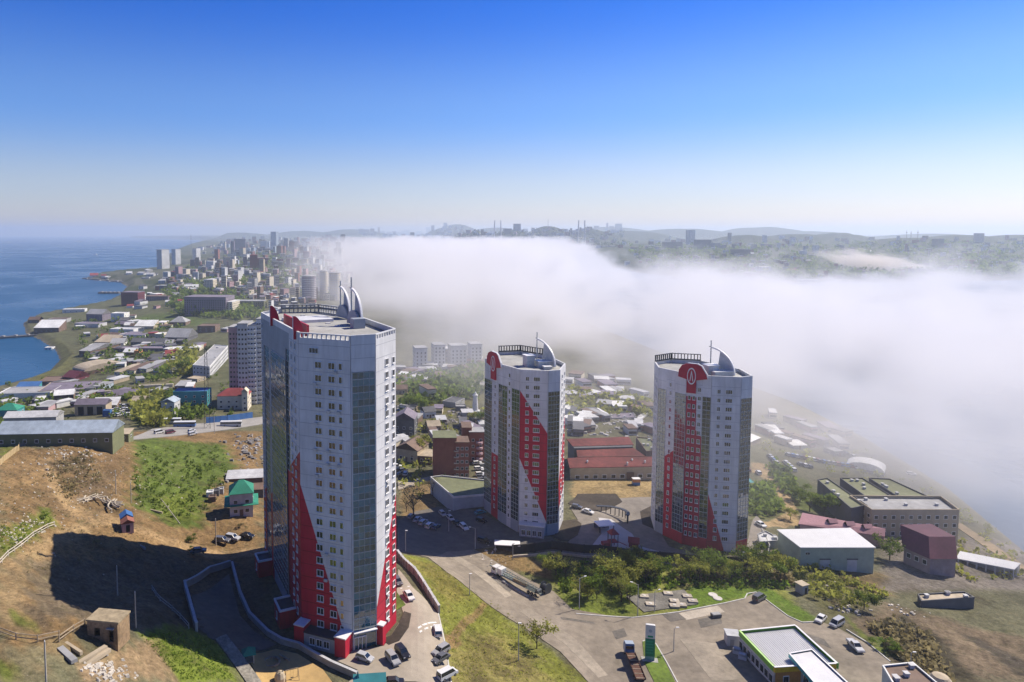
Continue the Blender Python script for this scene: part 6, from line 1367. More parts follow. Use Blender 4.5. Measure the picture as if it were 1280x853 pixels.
MB().add(Q0 + Q1, [(0, 1, 5, 4), (1, 2, 6, 5), (2, 3, 7, 6), (3, 0, 4, 7), (4, 5, 6, 7)]).build('mansard_roof', mm_, r)
for t in (.2, .5, .8):
    fc = Face(Vector(U(1130, 684, -14.5)) - Vector((x, y)), Vector(U(1163, 697, -14.5)) - Vector((x, y))); inst('window', quad_window(1.4, 1.8), r, fc.at(t * fc.L, 2.4, .02), fc.rz)
x, y, z = g(1237, 716); hz_ = z; r = empty('open_shed', (x, y, z), 'long open shed with a whitish roof at the right edge, in thin fog', 'shed')
slab_px(r, [(1195, 698), (1268, 712), (1276, 704), (1200, 689)], [-22.5, -22.5, -22, -22], mat('white_roof', (.60, .60, .60), .6), .3)
for i in range(7): p = Vector((*U(1198 + i * 11.5, 699.5 + i * 2.2, -22.8), -22.8)) - Vector((x, y, hz_)); MB().box(p.x, p.y, p.z - 6, .3, .3, 6).build('post', wm('pale grey'), r)
block_px(r, [(1202, 694), (1272, 708), (1275, 705), (1203, 691)], -31, -22.9, wm('pale grey'), 'back_wall')
roofed([(1147, 743), (1152, 752), (1218, 747), (1205, 740)], -15.4, -19, 'low beige slab roofed building on the dusty terrace at right', 'building', 'dark grey', 'tan', 'low_building', .3)
house(1106, 594, 26, 17, 6, 'arch', 'purple grey', 'white', 52, 'hangar with a white arched roof by the foggy bay', 'hangar', 'hangar', (0, 0), rh=3.6, door=False, along=True)
house(944, 556, 28, 30, 6, 'gable', 'tan', 'white', 40, 'large hall with a white sloping roof half hidden behind the right hand tower', 'hall', 'hall', (0, 0), rh=3, door=False)
house(948, 615, 9, 5, 6, 'gable', 'brown', 'brown', 10, 'small brown hut on the green bank beside the right hand tower', 'hut', win=(1, 1)); house(938, 611, 9, 6, 7, 'shed', 'teal', 'teal', 5, 'teal shed touching the right hand tower edge', 'shed', win=(0, 0), rh=.6)
house(1050, 571, 16, 8, 6, 'flat', 'dark grey', 'grey', 10, 'dark hut with a white van shape above the dusty car park', 'hut', win=(2, 1)); house(1000, 562, 18, 8, 5, 'shed', 'grey', 'white', 5, 'low white roofed shed above the dusty car park', 'shed', win=(0, 0), rh=.7)
roofed([(1103, 833), (1120, 862), (1180, 862), (1141, 829)], -5.5, -12, 'brown flat roofed building with a pale rim at the bottom right', 'building', 'pale grey', 'brown', 'flat_roofed_building', .5, (4, 3, 1.6, 1.4), rimc='white')
x, y, z = g(1175, 856); tag(MB().lathe([(2.2, -1), (2.2, 1.5), (1.6, 2.2), (.2, 2.5)], 14).build('water_tank', wm('tan'), None, (x, y, z)), 'round tan tank right of the brown flat roofed building', 'tank')
# ---- left side, along and behind the slope road
house(302, 645, 28, 8, 28, 'hip', 'pale grey', 'green', 14, 'two storey house with green hip roof and green skirt roof on the hillside', win=(2, 2), rh=3.2); r = bpy.context.scene.collection.objects[-1]
x, y, z = g(302, 645); MB().gable(10.5, 9.6, 3.6, 4.6, .2, hip=4).build('skirt_roof', rm('green'), [o for o in COL.objects if o.name.startswith('house') and o.get('label', '').startswith('two storey house')][0])
house(306, 606, 44, 6, 8, 'shed', 'brown', 'pale grey', 8, 'long grey roofed lean-to behind the green roofed house', 'shed', win=(0, 0), rh=1.2); house(322, 622, 14, 4, 10, 'shed', 'dark grey', 'brown', 8, 'dark shed right of the green roofed house', 'shed', win=(0, 0), rh=.8)
for i, (px, py, w_, l) in enumerate([(262, 622, 8, 'white'), (270, 620, 7, 'dark grey'), (265, 628, 9, 'brown'), (276, 618, 6, 'grey')]): house(px, py, w_, 2.5, 5, 'flat', l, l, 10, f'{l} crate sized hut in the yard left of the green roofed house', 'hut', 'small_hut', (0, 0), door=False)
house(68, 557, 142, 12, 15, 'gable', 'olive', 'pale blue', 3.5, 'long shed with a pale blue grey roof, nearest the brown mound', 'shed', 'long_shed', (10, 2), rh=3.4, door=False, faces='f')
house(38, 536, 62, 10, 14, 'gable', 'grey', 'pale grey', 6, 'second grey roofed long shed behind the nearest one', 'shed', 'long_shed', (6, 2), rh=2.4, door=False, faces='f')
house(75, 557, 34, 6, 7, 'shed', 'dark grey', 'green', 3, 'low shelter with a bright green roof in front of the long shed', 'shelter', 'shelter', (0, 0), rh=.8, door=False)
house(148, 552, 25, 6, 9, 'shed', 'olive', 'tan', 4, 'small olive shed with a pale edge at the end of the long shed', 'shed', win=(2, 1), rh=.7)
house(8, 528, 26, 9, 15, 'hip', 'teal', 'green', 5, 'teal walled house with a bright green roof at the left edge', win=(3, 2), rh=3)
r, w_, h_ = house(113, 519, 38, 9, 13, 'gable', 'tan', 'purple grey', 3, 'garage row with three dark doorways and a brown roof', 'garage', 'garage', (0, 0), rh=2.6, door=False)
for t in (-.3, 0, .3): MB().box(t * w_, -4.55, 0, w_ * .18, .2, h_ * .8).build('garage_door', wm('black'), r)
house(80, 503, 22, 9, 9, 'gable', 'brown', 'white', 20, 'brown house with one white gable roof left of the garages', win=(2, 1)); house(66, 526, 14, 6, 8, 'flat', 'cream', 'cream', 5, 'cream box shaped store left of the garages', 'store', win=(0, 0)); house(133, 521, 9, 3, 7, 'flat', 'blue', 'blue', 0, 'blue freight container beside the long shed end', 'container', 'container', (0, 0), door=False)
house(210, 519, 17, 8, 16, 'gable', 'pale grey', 'pale blue', -4, 'narrow grey house with a pale roof behind the buses', along=False, win=(2, 2), rh=2)
house(238, 512, 42, 10, 22, 'flat', 'teal', 'blue', 2, 'blue roofed workshop in the shade left of the red roofed house', 'workshop', 'workshop', (4, 2))
house(291, 512, 38, 11, 17, 'hip', 'cream', 'red', 4, 'cream house with a faded red hip roof below the tower block', win=(4, 2), rh=3.6); house(306, 514, 7, 5, 24, 'gable', 'cream', 'cream', 4, 'narrow cream turret house right of the red roofed house', along=False, win=(1, 1), rh=2)
for px, py, l in ((213, 530, 'grey and white long bus'), (231, 534, 'blue and white long bus'), (289, 533.5, 'white long bus')):
    x, y, z = g(px, py); r = empty('parked_bus', (x, y, z + .1), l + (' by the slope road, leftmost' if px < 220 else ' by the slope road, second from left' if px < 250 else ' in front of the blue sheet fence'), 'bus', .06, 'buses parked by the slope road'); c = 'blue' if px > 220 and px < 250 else 'pale grey'
    MB().box(0, 0, .4, 11, 2.5, 1.3).build('lower_body', pm(c), r); MB().box(0, 0, 1.7, 10.9, 2.44, .9).build('window_band', CGL, r); MB().box(0, 0, 2.6, 11, 2.5, .35).build('roof', pm('white'), r)
    me = MB().tube((0, -.15, 0), (0, .15, 0), .48, n=10).mesh('wheel', [TYRE])
    for X in (-3.2, 3.4):
        for Y in (-1.15, 1.15): inst('wheel', me, r, (X, Y, .48))
# pale slab block and the tower block
roofed([(241, 456.5), (262, 458.5), (285, 432.5), (268, 431)], -9.5, -20, 'long pale slab building with a flat grey roof among the lawns', 'building', 'pale grey', 'grey', 'slab_building', .4, (3.0, 3.2, 1.6, 1.5), rimc='white')
roofed([(259, 474), (272, 473), (275, 468), (264, 467)], -20, -22, 'low annexe in front of the pale slab building', 'annexe', 'pale grey', 'pale grey', 'low_annexe', .2)
x, y, z = g(306, 506); k = pxm(x, y, z); r = empty('tower_block', (x, y + 8, z), 'pale pinkish high block of flats left of the tallest tower', 'tower block'); n0 = None
for ox, w_, d_, h_, oy, c_ in ((-14, 13, 14, 96, 2, 'pink'), (-2, 13, 14, 101, 0, 'pale grey'), (9, 12, 14, 99, 1, 'white'), (18.5, 9, 14, 106, 3, 'white')):
    w_, ox, h_ = w_ / k, ox / k, h_ / k; MB().box(ox, oy, -3, w_, d_, h_ + 3).build('wall', wm(c_), r); MB().box(ox, oy, h_, w_ + .4, d_ + .4, .5).build('roof', rm('grey'), r)
    nf = int(h_ / 3); mb = MB(); bl = MB()
    for f in range(nf):
        for j in range(3):
            X = ox + w_ * (j - 1) * .31; Y = oy - d_ / 2 - .06; mb.add([(X - .55, Y, 1.2 + f * 3), (X + .55, Y, 1.2 + f * 3), (X + .55, Y, 2.4 + f * 3), (X - .55, Y, 2.4 + f * 3)], [(0, 1, 2, 3)])
        if c_ in ('white', 'pale grey') and ox > 0: bl.box(ox, oy - d_ / 2 - .6, .6 + f * 3, w_ * .8, 1.1, 1.0)
    tag(mb.build('window_rows', WDARK, r, fix=False), kind='stuff')
    if bl.f: tag(bl.build('balcony_rows', wm('white'), r), kind='stuff')
# ---- industrial strip on the left bay: (x, foot y, width px, depth m, height px, roof, wall, roof colour, turn, label)
IND = [(30, 502, 62, 22, 10, 'flat', 'white', 'grey', 8, 'white fronted works with a grey flat roof by the left shore'), (30, 494, 26, 14, 5, 'shed', 'teal', 'blue', 8, 'bright blue roofed shed by the left shore'), (86, 494, 70, 30, 6, 'flat', 'tan', 'purple grey', 12, 'broad low works with a brown grey roof behind the left beach'),
 (70, 482, 40, 22, 5, 'flat', 'brown', 'brown', 12, 'brown roofed store next to the beach'), (98, 470, 30, 40, 7, 'arch', 'brown', 'tan', -38, 'long arched tan shed curving along the beach'), (86, 478, 20, 16, 6, 'gable', 'maroon', 'maroon', -20, 'maroon shed at the end of the arched tan shed'), (106, 446, 16, 50, 7, 'gable', 'brown', 'grey', -12, 'long grey shed beside the green beach strip'),
 (122, 462, 18, 12, 4, 'flat', 'pale grey', 'white', -20, 'white roofed hut between the long sheds'), (147, 470, 10, 46, 5, 'gable', 'cream', 'tan', -18, 'leftmost of three parallel long sheds'), (163, 468, 12, 50, 5, 'gable', 'cream', 'brown', -18, 'middle one of three parallel long sheds'), (178, 466, 12, 48, 5, 'gable', 'grey', 'grey', -18, 'rightmost of three parallel long sheds'),
 (205, 458, 8, 50, 3, 'flat', 'cream', 'cream', -35, 'thin cream wall like shed beside the green field'), (58, 416, 30, 24, 6, 'shed', 'brown', 'white', 5, 'shed with a white sloping roof on the left point'), (92, 391, 26, 14, 4, 'flat', 'white', 'white', 10, 'white hall at the edge of the open sea'), (118, 402, 22, 20, 9, 'gable', 'purple grey', 'grey', -10, 'grey gabled works near the white cube'),
 (147, 402, 17, 16, 10, 'flat', 'white', 'white', -4, 'white cube shaped works above the left point'), (108, 410, 34, 18, 5, 'flat', 'pale grey', 'purple grey', -12, 'long pale works in front of the white cube'), (152, 418, 32, 18, 6, 'flat', 'white', 'pale grey', -8, 'white fronted long works below the cube'), (165, 424, 36, 16, 5, 'flat', 'white', 'purple grey', -10, 'long white works with a dark roof in front of its twin'),
 (180, 412, 24, 18, 4, 'shed', 'tan', 'white', 0, 'whitish roofed store right of the white works'), (199, 424, 12, 14, 6, 'flat', 'cream', 'white', 0, 'cream store at the corner of the works'), (220, 428, 30, 26, 6, 'gable', 'dark grey', 'grey', -8, 'grey gabled hall beside the lawns'), (222, 408, 20, 20, 5, 'hip', 'brown', 'grey', 0, 'brown hipped hall above the lawns'),
 (190, 440, 60, 14, 4, 'flat', 'dark grey', 'purple grey', -3, 'very long dark shed with a flat roof'), (185, 432, 44, 12, 4, 'gable', 'dark grey', 'dark grey', -3, 'long black roofed shed behind the very long one'), (171, 446, 7, 8, 7, 'flat', 'orange', 'orange', 0, 'small orange tank house beside the dark sheds'), (210, 446, 14, 12, 4, 'flat', 'pale grey', 'white', 0, 'white container store beside the dark sheds'),
 (60, 438, 9, 8, 3, 'flat', 'white', 'white', 0, 'tiny white hut on the pier root'), (42, 404, 14, 12, 4, 'gable', 'brown', 'brown', 0, 'brown hut at the tip of the left point'), (72, 404, 22, 16, 5, 'flat', 'grey', 'brown', 5, 'low brown hall on the left point'), (130, 432, 26, 18, 4, 'shed', 'brown', 'tan', -10, 'tan roofed yard shed below the grey works'),
 (150, 440, 22, 14, 4, 'flat', 'brown', 'purple grey', -10, 'purple grey yard shed left of the long dark sheds'), (258, 416, 22, 20, 8, 'flat', 'brown', 'brown', 0, 'brown block behind the tower block'), (240, 478, 16, 10, 4, 'flat', 'tan', 'tan', -20, 'tan wall segment on the lawns'), (195, 486, 40, 3, 4, 'flat', 'cream', 'cream', 14, 'cream boundary wall across the lawns'), (110, 496, 60, 3, 5, 'flat', 'cream', 'cream', 14, 'cream boundary wall below the works'),
 (130, 512, 30, 9, 5, 'shed', 'brown', 'pale grey', 8, 'pale roofed shelter above the garage row'), (155, 500, 28, 10, 5, 'gable', 'brown', 'purple grey', 10, 'dull roofed house above the garage yard'), (172, 508, 16, 8, 6, 'gable', 'brown', 'tan', 0, 'tan roofed hut beside the green bushes'), (246, 500, 14, 9, 6, 'gable', 'dark grey', 'grey', 0, 'grey hut at the foot of the lattice mast')]
for px, py, w_, d_, h_, ro, wc, rc, tz, l in IND: house(px, py, w_, d_, h_, ro, wc, rc, tz, l, 'shed' if 'shed' in l else 'hall' if 'hall' in l else 'wall' if 'wall' in l.split()[2:3] + l.split()[1:3] else 'building', 'shed' if 'shed' in l else 'works_building', (0, 0) if d_ < 5 else (max(2, int(w_ / 6)), 2), faces='fr', door=False, rh=None if ro != 'arch' else 5)
# ------------------------------------------------------------------ the far city
crng = random.Random(11)
_used = {}
def place_phrase(px, py):
    best = min(PLACES, key=lambda p: ((p[0] - px) ** 2 + ((p[1] - py) * 2.2) ** 2)); return best[2]
PLACES = [(205, 335, 'near the twin white towers by the sea'), (245, 335, 'on the shore behind the single white tower'), (262, 362, 'near the cream block on the city slope'), (290, 330, 'below the purple tower on the ridge'), (320, 335, 'around the red brick blocks'),
          (342, 312, 'at the foot of the tallest ridge tower'), (380, 318, 'on the ridge right of the tallest ridge tower'), (350, 350, 'on the slope behind the tallest red and white tower'), (400, 345, 'near the round towers at the edge of the fog'), (420, 315, 'on the ridge where the fog begins'),
          (250, 380, 'around the long dark slab'), (165, 370, 'in the works on the left spit'), (310, 385, 'beyond the pale pink tower block'), (140, 350, 'on the narrow left spit'), (300, 300, 'on the distant ridge above the left bay'), (480, 292, 'on the mast hill above the fog'), (535, 290, 'right of the tall mast on the hill'),
          (590, 296, 'above the fog left of the bridge pylons'), (640, 295, 'behind the left bridge pylons'), (685, 295, 'on the round hill between the bridge pylons'), (760, 300, 'above the fog right of the bridge pylons'), (800, 325, 'on the near shore of the far side'), (865, 310, 'around the tall far shore tower'), (930, 320, 'on the green far shore'),
          (980, 305, 'on the far ridge at centre right'), (1040, 320, 'behind the tan smoke'), (1120, 325, 'right of the tan smoke on the far shore'), (1200, 310, 'on the far right hillside'), (1260, 320, 'on the far shore at the right edge')]
GROUPS = {}
def city_block(px, py, wpx, hpx, dep, wall, rc, rz=None, label=None, parts=False, edge=None):
    x, y, z = g(px, py); k = pxm(x, y, z); w, h = max(3, wpx / k), max(3, hpx / k); a = R(crng.uniform(-25, 25) if rz is None else rz)
    size = 'tall' if h > 2.0 * w and h > 25 else 'long' if w > 2.6 * h else 'small' if wpx < 5 else 'square' if abs(w - h) < .3 * w else 'broad'
    lab = label or f"{size} {wall} {'block of flats' if h > 14 else 'house' if h < 8 else 'building'} {place_phrase(px, py)}"
    if not label:
        _used.setdefault(lab, []).append(px)
    r = empty('city_block' if h > 14 else 'city_house', (x, y + dep / 2, z), lab, 'building', a, 'buildings of the far city')
    MB().box(0, 0, -8, w, dep, h + 8).build('wall', wm(wall), r)
    if h < 9 and w < 30 and crng.random() < .6: MB().gable(w, dep, h + .02, h + min(w, dep) * .3, .4).build('roof', rm(rc), r)
    else: MB().box(0, 0, h + .02, w + .6, dep + .6, .8).build('roof', rm(rc), r)
    if k > .2 and h > 5:
        mb = MB(); nf = int((h - .5) / 3.1); fw = 3.2 if k > .35 else 4.5; n = max(1, int(w / fw)); m = max(1, int(dep / fw))
        for f in range(min(nf, 26)):
            zz = 1.0 + f * 3.1
            for j in range(n):
                X = -w / 2 + w * (j + .5) / n; q = fw * .2; Y = -dep / 2 - .08; mb.add([(X - q, Y, zz), (X + q, Y, zz), (X + q, Y, zz + 1.7), (X - q, Y, zz + 1.7)], [(0, 1, 2, 3)])
            for s in (-1, 1):
                for j in range(m):
                    Y = -dep / 2 + dep * (j + .5) / m; q = fw * .17; X = s * (w / 2 + .08); mb.add([(X, Y - q, zz), (X, Y + q, zz), (X, Y + q, zz + 1.7), (X, Y - q, zz + 1.7)], [(0, 1, 2, 3)])
        if mb.f: tag(mb.build('window_rows', WDARK, r, fix=False), kind='stuff')
    return r
NAMED = [(202, 336.5, 9, 24, 30, 'white', 'grey', -28, 'left of the twin white towers standing by the sea'), (219, 331, 7, 19, 24, 'white', 'grey', -28, 'right of the twin white towers standing by the sea'), (244.5, 329, 6, 18, 24, 'white', 'grey', -20, 'single slim white tower right of the twin towers'),
    (263, 340, 10, 13, 20, 'white', 'white', -10, 'square white block below the single slim tower'), (286, 334, 14, 12, 20, 'cream', 'tan', -15, 'cream slanting block on the slope below the purple tower'), (262, 365, 11, 15, 18, 'cream', 'white', -8, 'cream upright block in the middle of the city slope'),
    (299, 315, 14, 16, 40, 'purple grey', 'grey', 10, 'purple grey tower with a pale edge on the ridge'), (343, 310, 9, 20, 26, 'pale blue', 'grey', -30, 'tallest slim tower on the city ridge'), (331, 311, 11, 9, 30, 'pale blue', 'white', 0, 'pale blue block just left of the tallest ridge tower'),
    (316, 338, 9, 19, 24, 'red', 'red', 15, 'dark red brick block, left of a pair on the slope'), (325, 338, 8, 15, 24, 'brick', 'pink', 15, 'lighter brick block, right of a pair on the slope'), (351, 320, 10, 12, 24, 'brick', 'red', 0, 'brick tower below the tallest ridge tower'), (383, 328, 8, 13, 20, 'pink', 'red', 0, 'pink red block on the ridge near the fog'),
    (395, 320, 10, 8, 20, 'white', 'white', 0, 'white block on the ridge near the fog'), (395, 341, 9, 11, 18, 'white', 'grey', 0, 'white block above the round towers'), (344, 347, 6, 10, 14, 'pink', 'white', 0, 'narrow pinkish white block behind the tallest tower'), (309, 335, 7, 7, 14, 'white', 'white', 0, 'small white block left of the dark red brick block'),
    (297, 362, 5, 9, 12, 'cream', 'cream', 0, 'slim cream block right of the cream upright block'), (238, 364, 17, 5, 16, 'white', 'white', 10, 'low white hall below the single slim tower'), (258, 394, 54, 22, 34, 'purple grey', 'purple grey', -6, 'very long dark slab block on the green slope'), (288, 393, 8, 15, 30, 'cream', 'white', -6, 'cream lit end block of the very long dark slab'),  # slab's lit end: sunlight put in as a paler wall colour
    (270, 377, 8, 4, 12, 'white', 'white', 0, 'small white house on top of the long dark slab'), (310, 386, 40, 9, 20, 'olive', 'grey', 0, 'long dull block right of the cream end block'), (163, 382, 22, 16, 24, 'maroon', 'purple grey', -6, 'maroon works building at the water on the left'), (175, 380, 5, 11, 16, 'white', 'white', -6, 'white end wall block of the maroon works'),
    (195, 376, 30, 5, 24, 'purple grey', 'brown', 0, 'low brown works right of the maroon building'), (400, 362, 9, 20, 16, 'cream', 'grey', 0, 'cream tower with balconies at the edge of the fog'), (455, 293, 14, 6, 60, 'grey', 'grey', 0, 'grey skyline block left of the mast hill'),
    (475, 289, 12, 5, 60, 'dark grey', 'grey', 0, 'dark skyline block on the left of the mast hill'), (492, 287, 18, 4, 60, 'dark grey', 'dark grey', 0, 'wide dark skyline block on the mast hill'), (508, 284.5, 8, 6, 50, 'dark grey', 'dark grey', 0, 'square dark skyline block just left of the tall mast'), (535, 289, 5, 10, 40, 'dark grey', 'grey', 0, 'slim dark tower right of the tall mast'), (541, 289, 4, 7, 30, 'grey', 'grey', 0, 'short tower beside the slim dark one'),
    (647, 289, 8, 9, 60, 'grey', 'grey', 0, 'square skyline block right of the left bridge pylons'), (635, 293, 9, 7, 60, 'dark grey', 'grey', 0, 'dark block close to the left bridge pylons'), (774, 288, 7, 8, 80, 'grey', 'grey', 0, 'faint skyline block right of the right bridge pylons'), (864, 306, 9, 18, 30, 'pale grey', 'dark grey', 20, 'tallest tower on the far shore'),
    (842, 311, 22, 8, 40, 'dark grey', 'dark grey', 0, 'dark block left of the tallest far shore tower'), (880, 311, 18, 11, 40, 'dark grey', 'dark grey', 0, 'dark stepped block right of the tallest far shore tower'), (896, 312, 8, 8, 40, 'grey', 'grey', 0, 'narrow grey block right of the dark stepped one'), (928, 322, 20, 10, 40, 'dark grey', 'dark grey', 0, 'broad dark block on the green far shore'),
    (1060, 322, 6, 8, 20, 'dark grey', 'grey', 0, 'dark slim block rising behind the tan smoke'), (1176, 309, 8, 10, 40, 'dark grey', 'dark grey', 0, 'dark tower on the right hillside'), (1227, 303, 6, 11, 40, 'grey', 'grey', 0, 'grey tower standing alone on the right skyline'), (1021, 317, 5, 10, 20, 'white', 'white', 0, 'slim white block on the far shore at centre right'), (974, 312, 3, 8, 16, 'white', 'white', 0, 'slender white block on the far ridge'),
    (785, 331, 5, 4, 20, 'white', 'white', 0, 'bright white hut on the far shoreline'), (1012, 353, 24, 3, 20, 'white', 'white', 0, 'long white quay shed on the far shoreline'), (957, 339, 14, 5, 30, 'pale blue', 'white', 0, 'pale blue quay building on the far shoreline'), (1215, 330, 18, 3, 30, 'white', 'white', 0, 'long white hall on the far right hillside'), (1165, 347, 10, 6, 20, 'dark grey', 'grey', 0, 'dark quay block at the end of the tan smoke')]
for n_ in NAMED: city_block(*n_[:8], label=n_[8])
for (px, py, w_, h_, l) in ((385, 378, 18, 32, 'left round tower with stacked balconies at the edge of the fog'), (404, 374, 10, 34, 'middle round tower with stacked balconies at the edge of the fog'), (418, 376, 14, 34, 'right round tower fading into the fog')):
    x, y, z = g(px, py); k = pxm(x, y, z); rr, h = w_ / k / 2, h_ / k; r = empty('round_tower', (x, y + rr, z), l, 'tower block', 0, 'round towers at the edge of the fog'); MB().lathe([(rr, -5), (rr, h)], 18).build('wall', wm('cream' if px > 390 else 'purple grey'), r); MB().lathe([(rr * 1.03, h + .01), (rr * 1.03, h + .8), (rr * .5, h + 2.5)], 18).build('roof', rm('grey'), r)
    mb = MB()
    for f in range(int(h / 3.1)): mb.lathe([(rr + .25, f * 3.1 + .6), (rr + .25, f * 3.1 + 1.6)], 18)
    tag(mb.build('balcony_rings', wm('pale grey'), r), kind='stuff')
WALLS = ['white', 'white', 'white', 'pale grey', 'grey', 'cream', 'cream', 'tan', 'brick', 'purple grey', 'pink', 'pink', 'brown', 'pale blue', 'dark grey', 'red', 'brick']
_taken = np.array([[o.location.x, o.location.y] for o in COL.objects if o.parent is None and o.get('category')])
def stuff_houses(poly, n, w0, w1, h0, h1, label, seed, tall=.12, clear=0):
    r_ = random.Random(seed); P = np.array(poly, float); (x0, y0), (x1, y1) = P.min(0), P.max(0); mb = MB(); names = sorted(set(WALLS)); rn = ['grey', 'brown', 'pale grey', 'dark grey', 'purple grey', 'white']; k = 0
    while k < n:
        px, py = r_.uniform(x0, x1), r_.uniform(y0, y1)
        if sdist(np.array([px]), np.array([py]), P)[0] > 0: continue
        x, y, z = g(px, py); k += 1
        if z < SEA + .5 or (clear and ((_taken - (x, y)) ** 2).sum(1).min() < clear ** 2): continue
        q = pxm(x, y, z); w_, h_, d_ = max(4, r_.uniform(w0, w1) / q), max(3.5, r_.uniform(h0, h1) / q), r_.uniform(8, 18); a = R(r_.uniform(-30, 30))
        if r_.random() < tall: h_ *= 2.2; w_ *= .7
        mb.box(x, y, z - 5, w_, d_, h_ + 5, a, names.index(r_.choice(WALLS))); mb.box(x, y, z + h_ + .02, w_ + .5, d_ + .5, .6, a, len(names) + r_.randrange(len(rn)))
        if q > .25:
            for f in range(int(h_ / 3.2)):
                c_, s_ = math.cos(a), math.sin(a); mb.box(x + s_ * d_ / 2, y - c_ * d_ / 2, z + 1 + f * 3.2, w_ * .9, .2, 1.4, a, len(names) + len(rn))
    tag(mb.build('city_houses', [wm(q) for q in names] + [rm(q) for q in rn] + [WDARK], fix=False), label, None, None, 'stuff')
def scatter(poly, n, w0, w1, h0, h1, tall=.1, walls=WALLS, dep=(9, 22), seed=1):
    r_ = random.Random(seed); P = np.array(poly, float); (x0, y0), (x1, y1) = P.min(0), P.max(0); k = 0
    while k < n:
        px, py = r_.uniform(x0, x1), r_.uniform(y0, y1)
        if sdist(np.array([px]), np.array([py]), P)[0] > 0: continue
        gx, gy, gz = g(px, py)
        if gz < SEA + .5: continue
        k += 1; w_ = r_.uniform(w0, w1); h_ = r_.uniform(h0, h1)
        if r_.random() < tall: h_ *= 2.2; w_ *= .8
        city_block(px, py, w_, h_, r_.uniform(*dep), r_.choice(walls), r_.choice(['grey', 'brown', 'red', 'pale grey', 'dark grey', 'white', 'purple grey']))
scatter([(205, 345), (300, 316), (430, 302), (432, 375), (340, 380), (300, 366), (210, 366)], 105, 4, 11, 3, 7, .18, seed=1)
scatter([(230, 318), (300, 300), (445, 298), (445, 312), (300, 318)], 45, 3, 8, 3, 5, .15, seed=2)
scatter([(150, 358), (210, 350), (225, 385), (160, 388)], 22, 4, 12, 2, 5, .05, seed=3)
scatter([(112, 346.5), (175, 342), (195, 339), (195, 346), (170, 351), (120, 349.5)], 12, 4, 10, 1, 3, .0, ['white', 'white', 'pale grey', 'grey'], seed=4)
scatter([(90, 405), (160, 395), (240, 420), (230, 470), (120, 455)], 22, 7, 18, 3, 5, .0, ['grey', 'tan', 'brown', 'white', 'pale grey', 'purple grey', 'cream'], seed=12)
scatter([(450, 288), (560, 285), (590, 300), (450, 302)], 24, 3, 8, 2, 5, .25, seed=5)
scatter([(560, 290), (780, 286), (780, 312), (600, 306)], 30, 3, 8, 2, 5, .2, seed=6)
scatter([(775, 300), (960, 298), (960, 348), (800, 335)], 34, 3, 10, 2, 5, .18, seed=7)
scatter([(960, 300), (1100, 298), (1285, 300), (1285, 345), (1170, 348), (1080, 350), (960, 348)], 45, 3, 10, 2, 5, .15, seed=8)
stuff_houses([(205, 345), (300, 316), (430, 302), (436, 375), (340, 392), (300, 372), (210, 366)], 210, 3, 10, 3, 7, 'small houses filling the city slope', 31)
stuff_houses([(228, 318), (300, 299), (448, 297), (448, 312), (300, 318)], 120, 3, 7, 2, 5, 'small blocks filling the city ridge', 32, .1)
stuff_houses([(205, 345), (300, 316), (436, 302), (440, 375), (350, 385), (300, 366), (215, 360)], 130, 4, 9, 5, 9, 'blocks of flats filling the city slope', 44, .3)
stuff_houses([(450, 288), (560, 284), (780, 287), (780, 312), (600, 306), (450, 302)], 150, 3, 7, 2, 4.5, 'small blocks filling the hills above the fog', 33)
stuff_houses([(775, 302), (960, 298), (1285, 300), (1285, 345), (1080, 350), (960, 348), (800, 336)], 260, 3, 8, 1.6, 4.5, 'small houses filling the far shore', 34)
stuff_houses([(90, 405), (160, 392), (240, 415), (330, 395), (330, 430), (240, 440), (225, 470), (120, 458)], 45, 6, 14, 2.5, 4.5, 'small sheds filling the works district', 35, 0)
stuff_houses([(500, 455), (600, 440), (605, 470), (540, 500), (500, 500)], 26, 8, 16, 4, 7, 'houses half lost in the fog behind the middle tower', 36, .1)
stuff_houses([(705, 470), (815, 480), (815, 512), (740, 520), (705, 515)], 26, 8, 18, 3, 6, 'sheds half lost in the fog behind the red roofed hall', 37, 0)
stuff_houses([(945, 515), (1000, 520), (1085, 560), (1060, 570), (945, 555)], 14, 7, 16, 2, 4, 'low sheds half lost in the fog by the right shore', 38, 0)
stuff_houses([(0, 492), (140, 474), (262, 484), (262, 520), (140, 522), (90, 512), (0, 518)], 70, 6, 14, 3, 5.5, 'sheds and huts filling the garage district', 39, 0, 13)
stuff_houses([(495, 515), (540, 505), (606, 505), (606, 545), (545, 560), (495, 560)], 40, 6, 12, 3, 6, 'huts in the yards behind the brick buildings', 40, 0, 12)
stuff_houses([(705, 515), (820, 515), (822, 545), (705, 545)], 24, 7, 16, 2.5, 5, 'huts in the yard behind the red roofed hall', 41, 0, 14)
for lab, xs in _used.items():
    if 1 < len(xs) <= 5:
        xs = sorted(xs); names = ['leftmost', 'second from left', 'middle one', 'second from right', 'rightmost'] if len(xs) == 5 else ['leftmost', 'second from left', 'third from left', 'rightmost'] if len(xs) == 4 else ['leftmost', 'middle one', 'rightmost'] if len(xs) == 3 else ['left one', 'right one']
        os_ = sorted([o for o in COL.objects if o.get('label') == lab], key=lambda o: o.location.x / o.location.y)
        for o, nm in zip(os_, names):
            q_ = f'{nm}, {lab}'.split(); o['label'] = ' '.join(q_ if len(q_) <= 16 else [x_ for x_ in q_ if x_ not in ('the', 'flats', 'from')][:16])
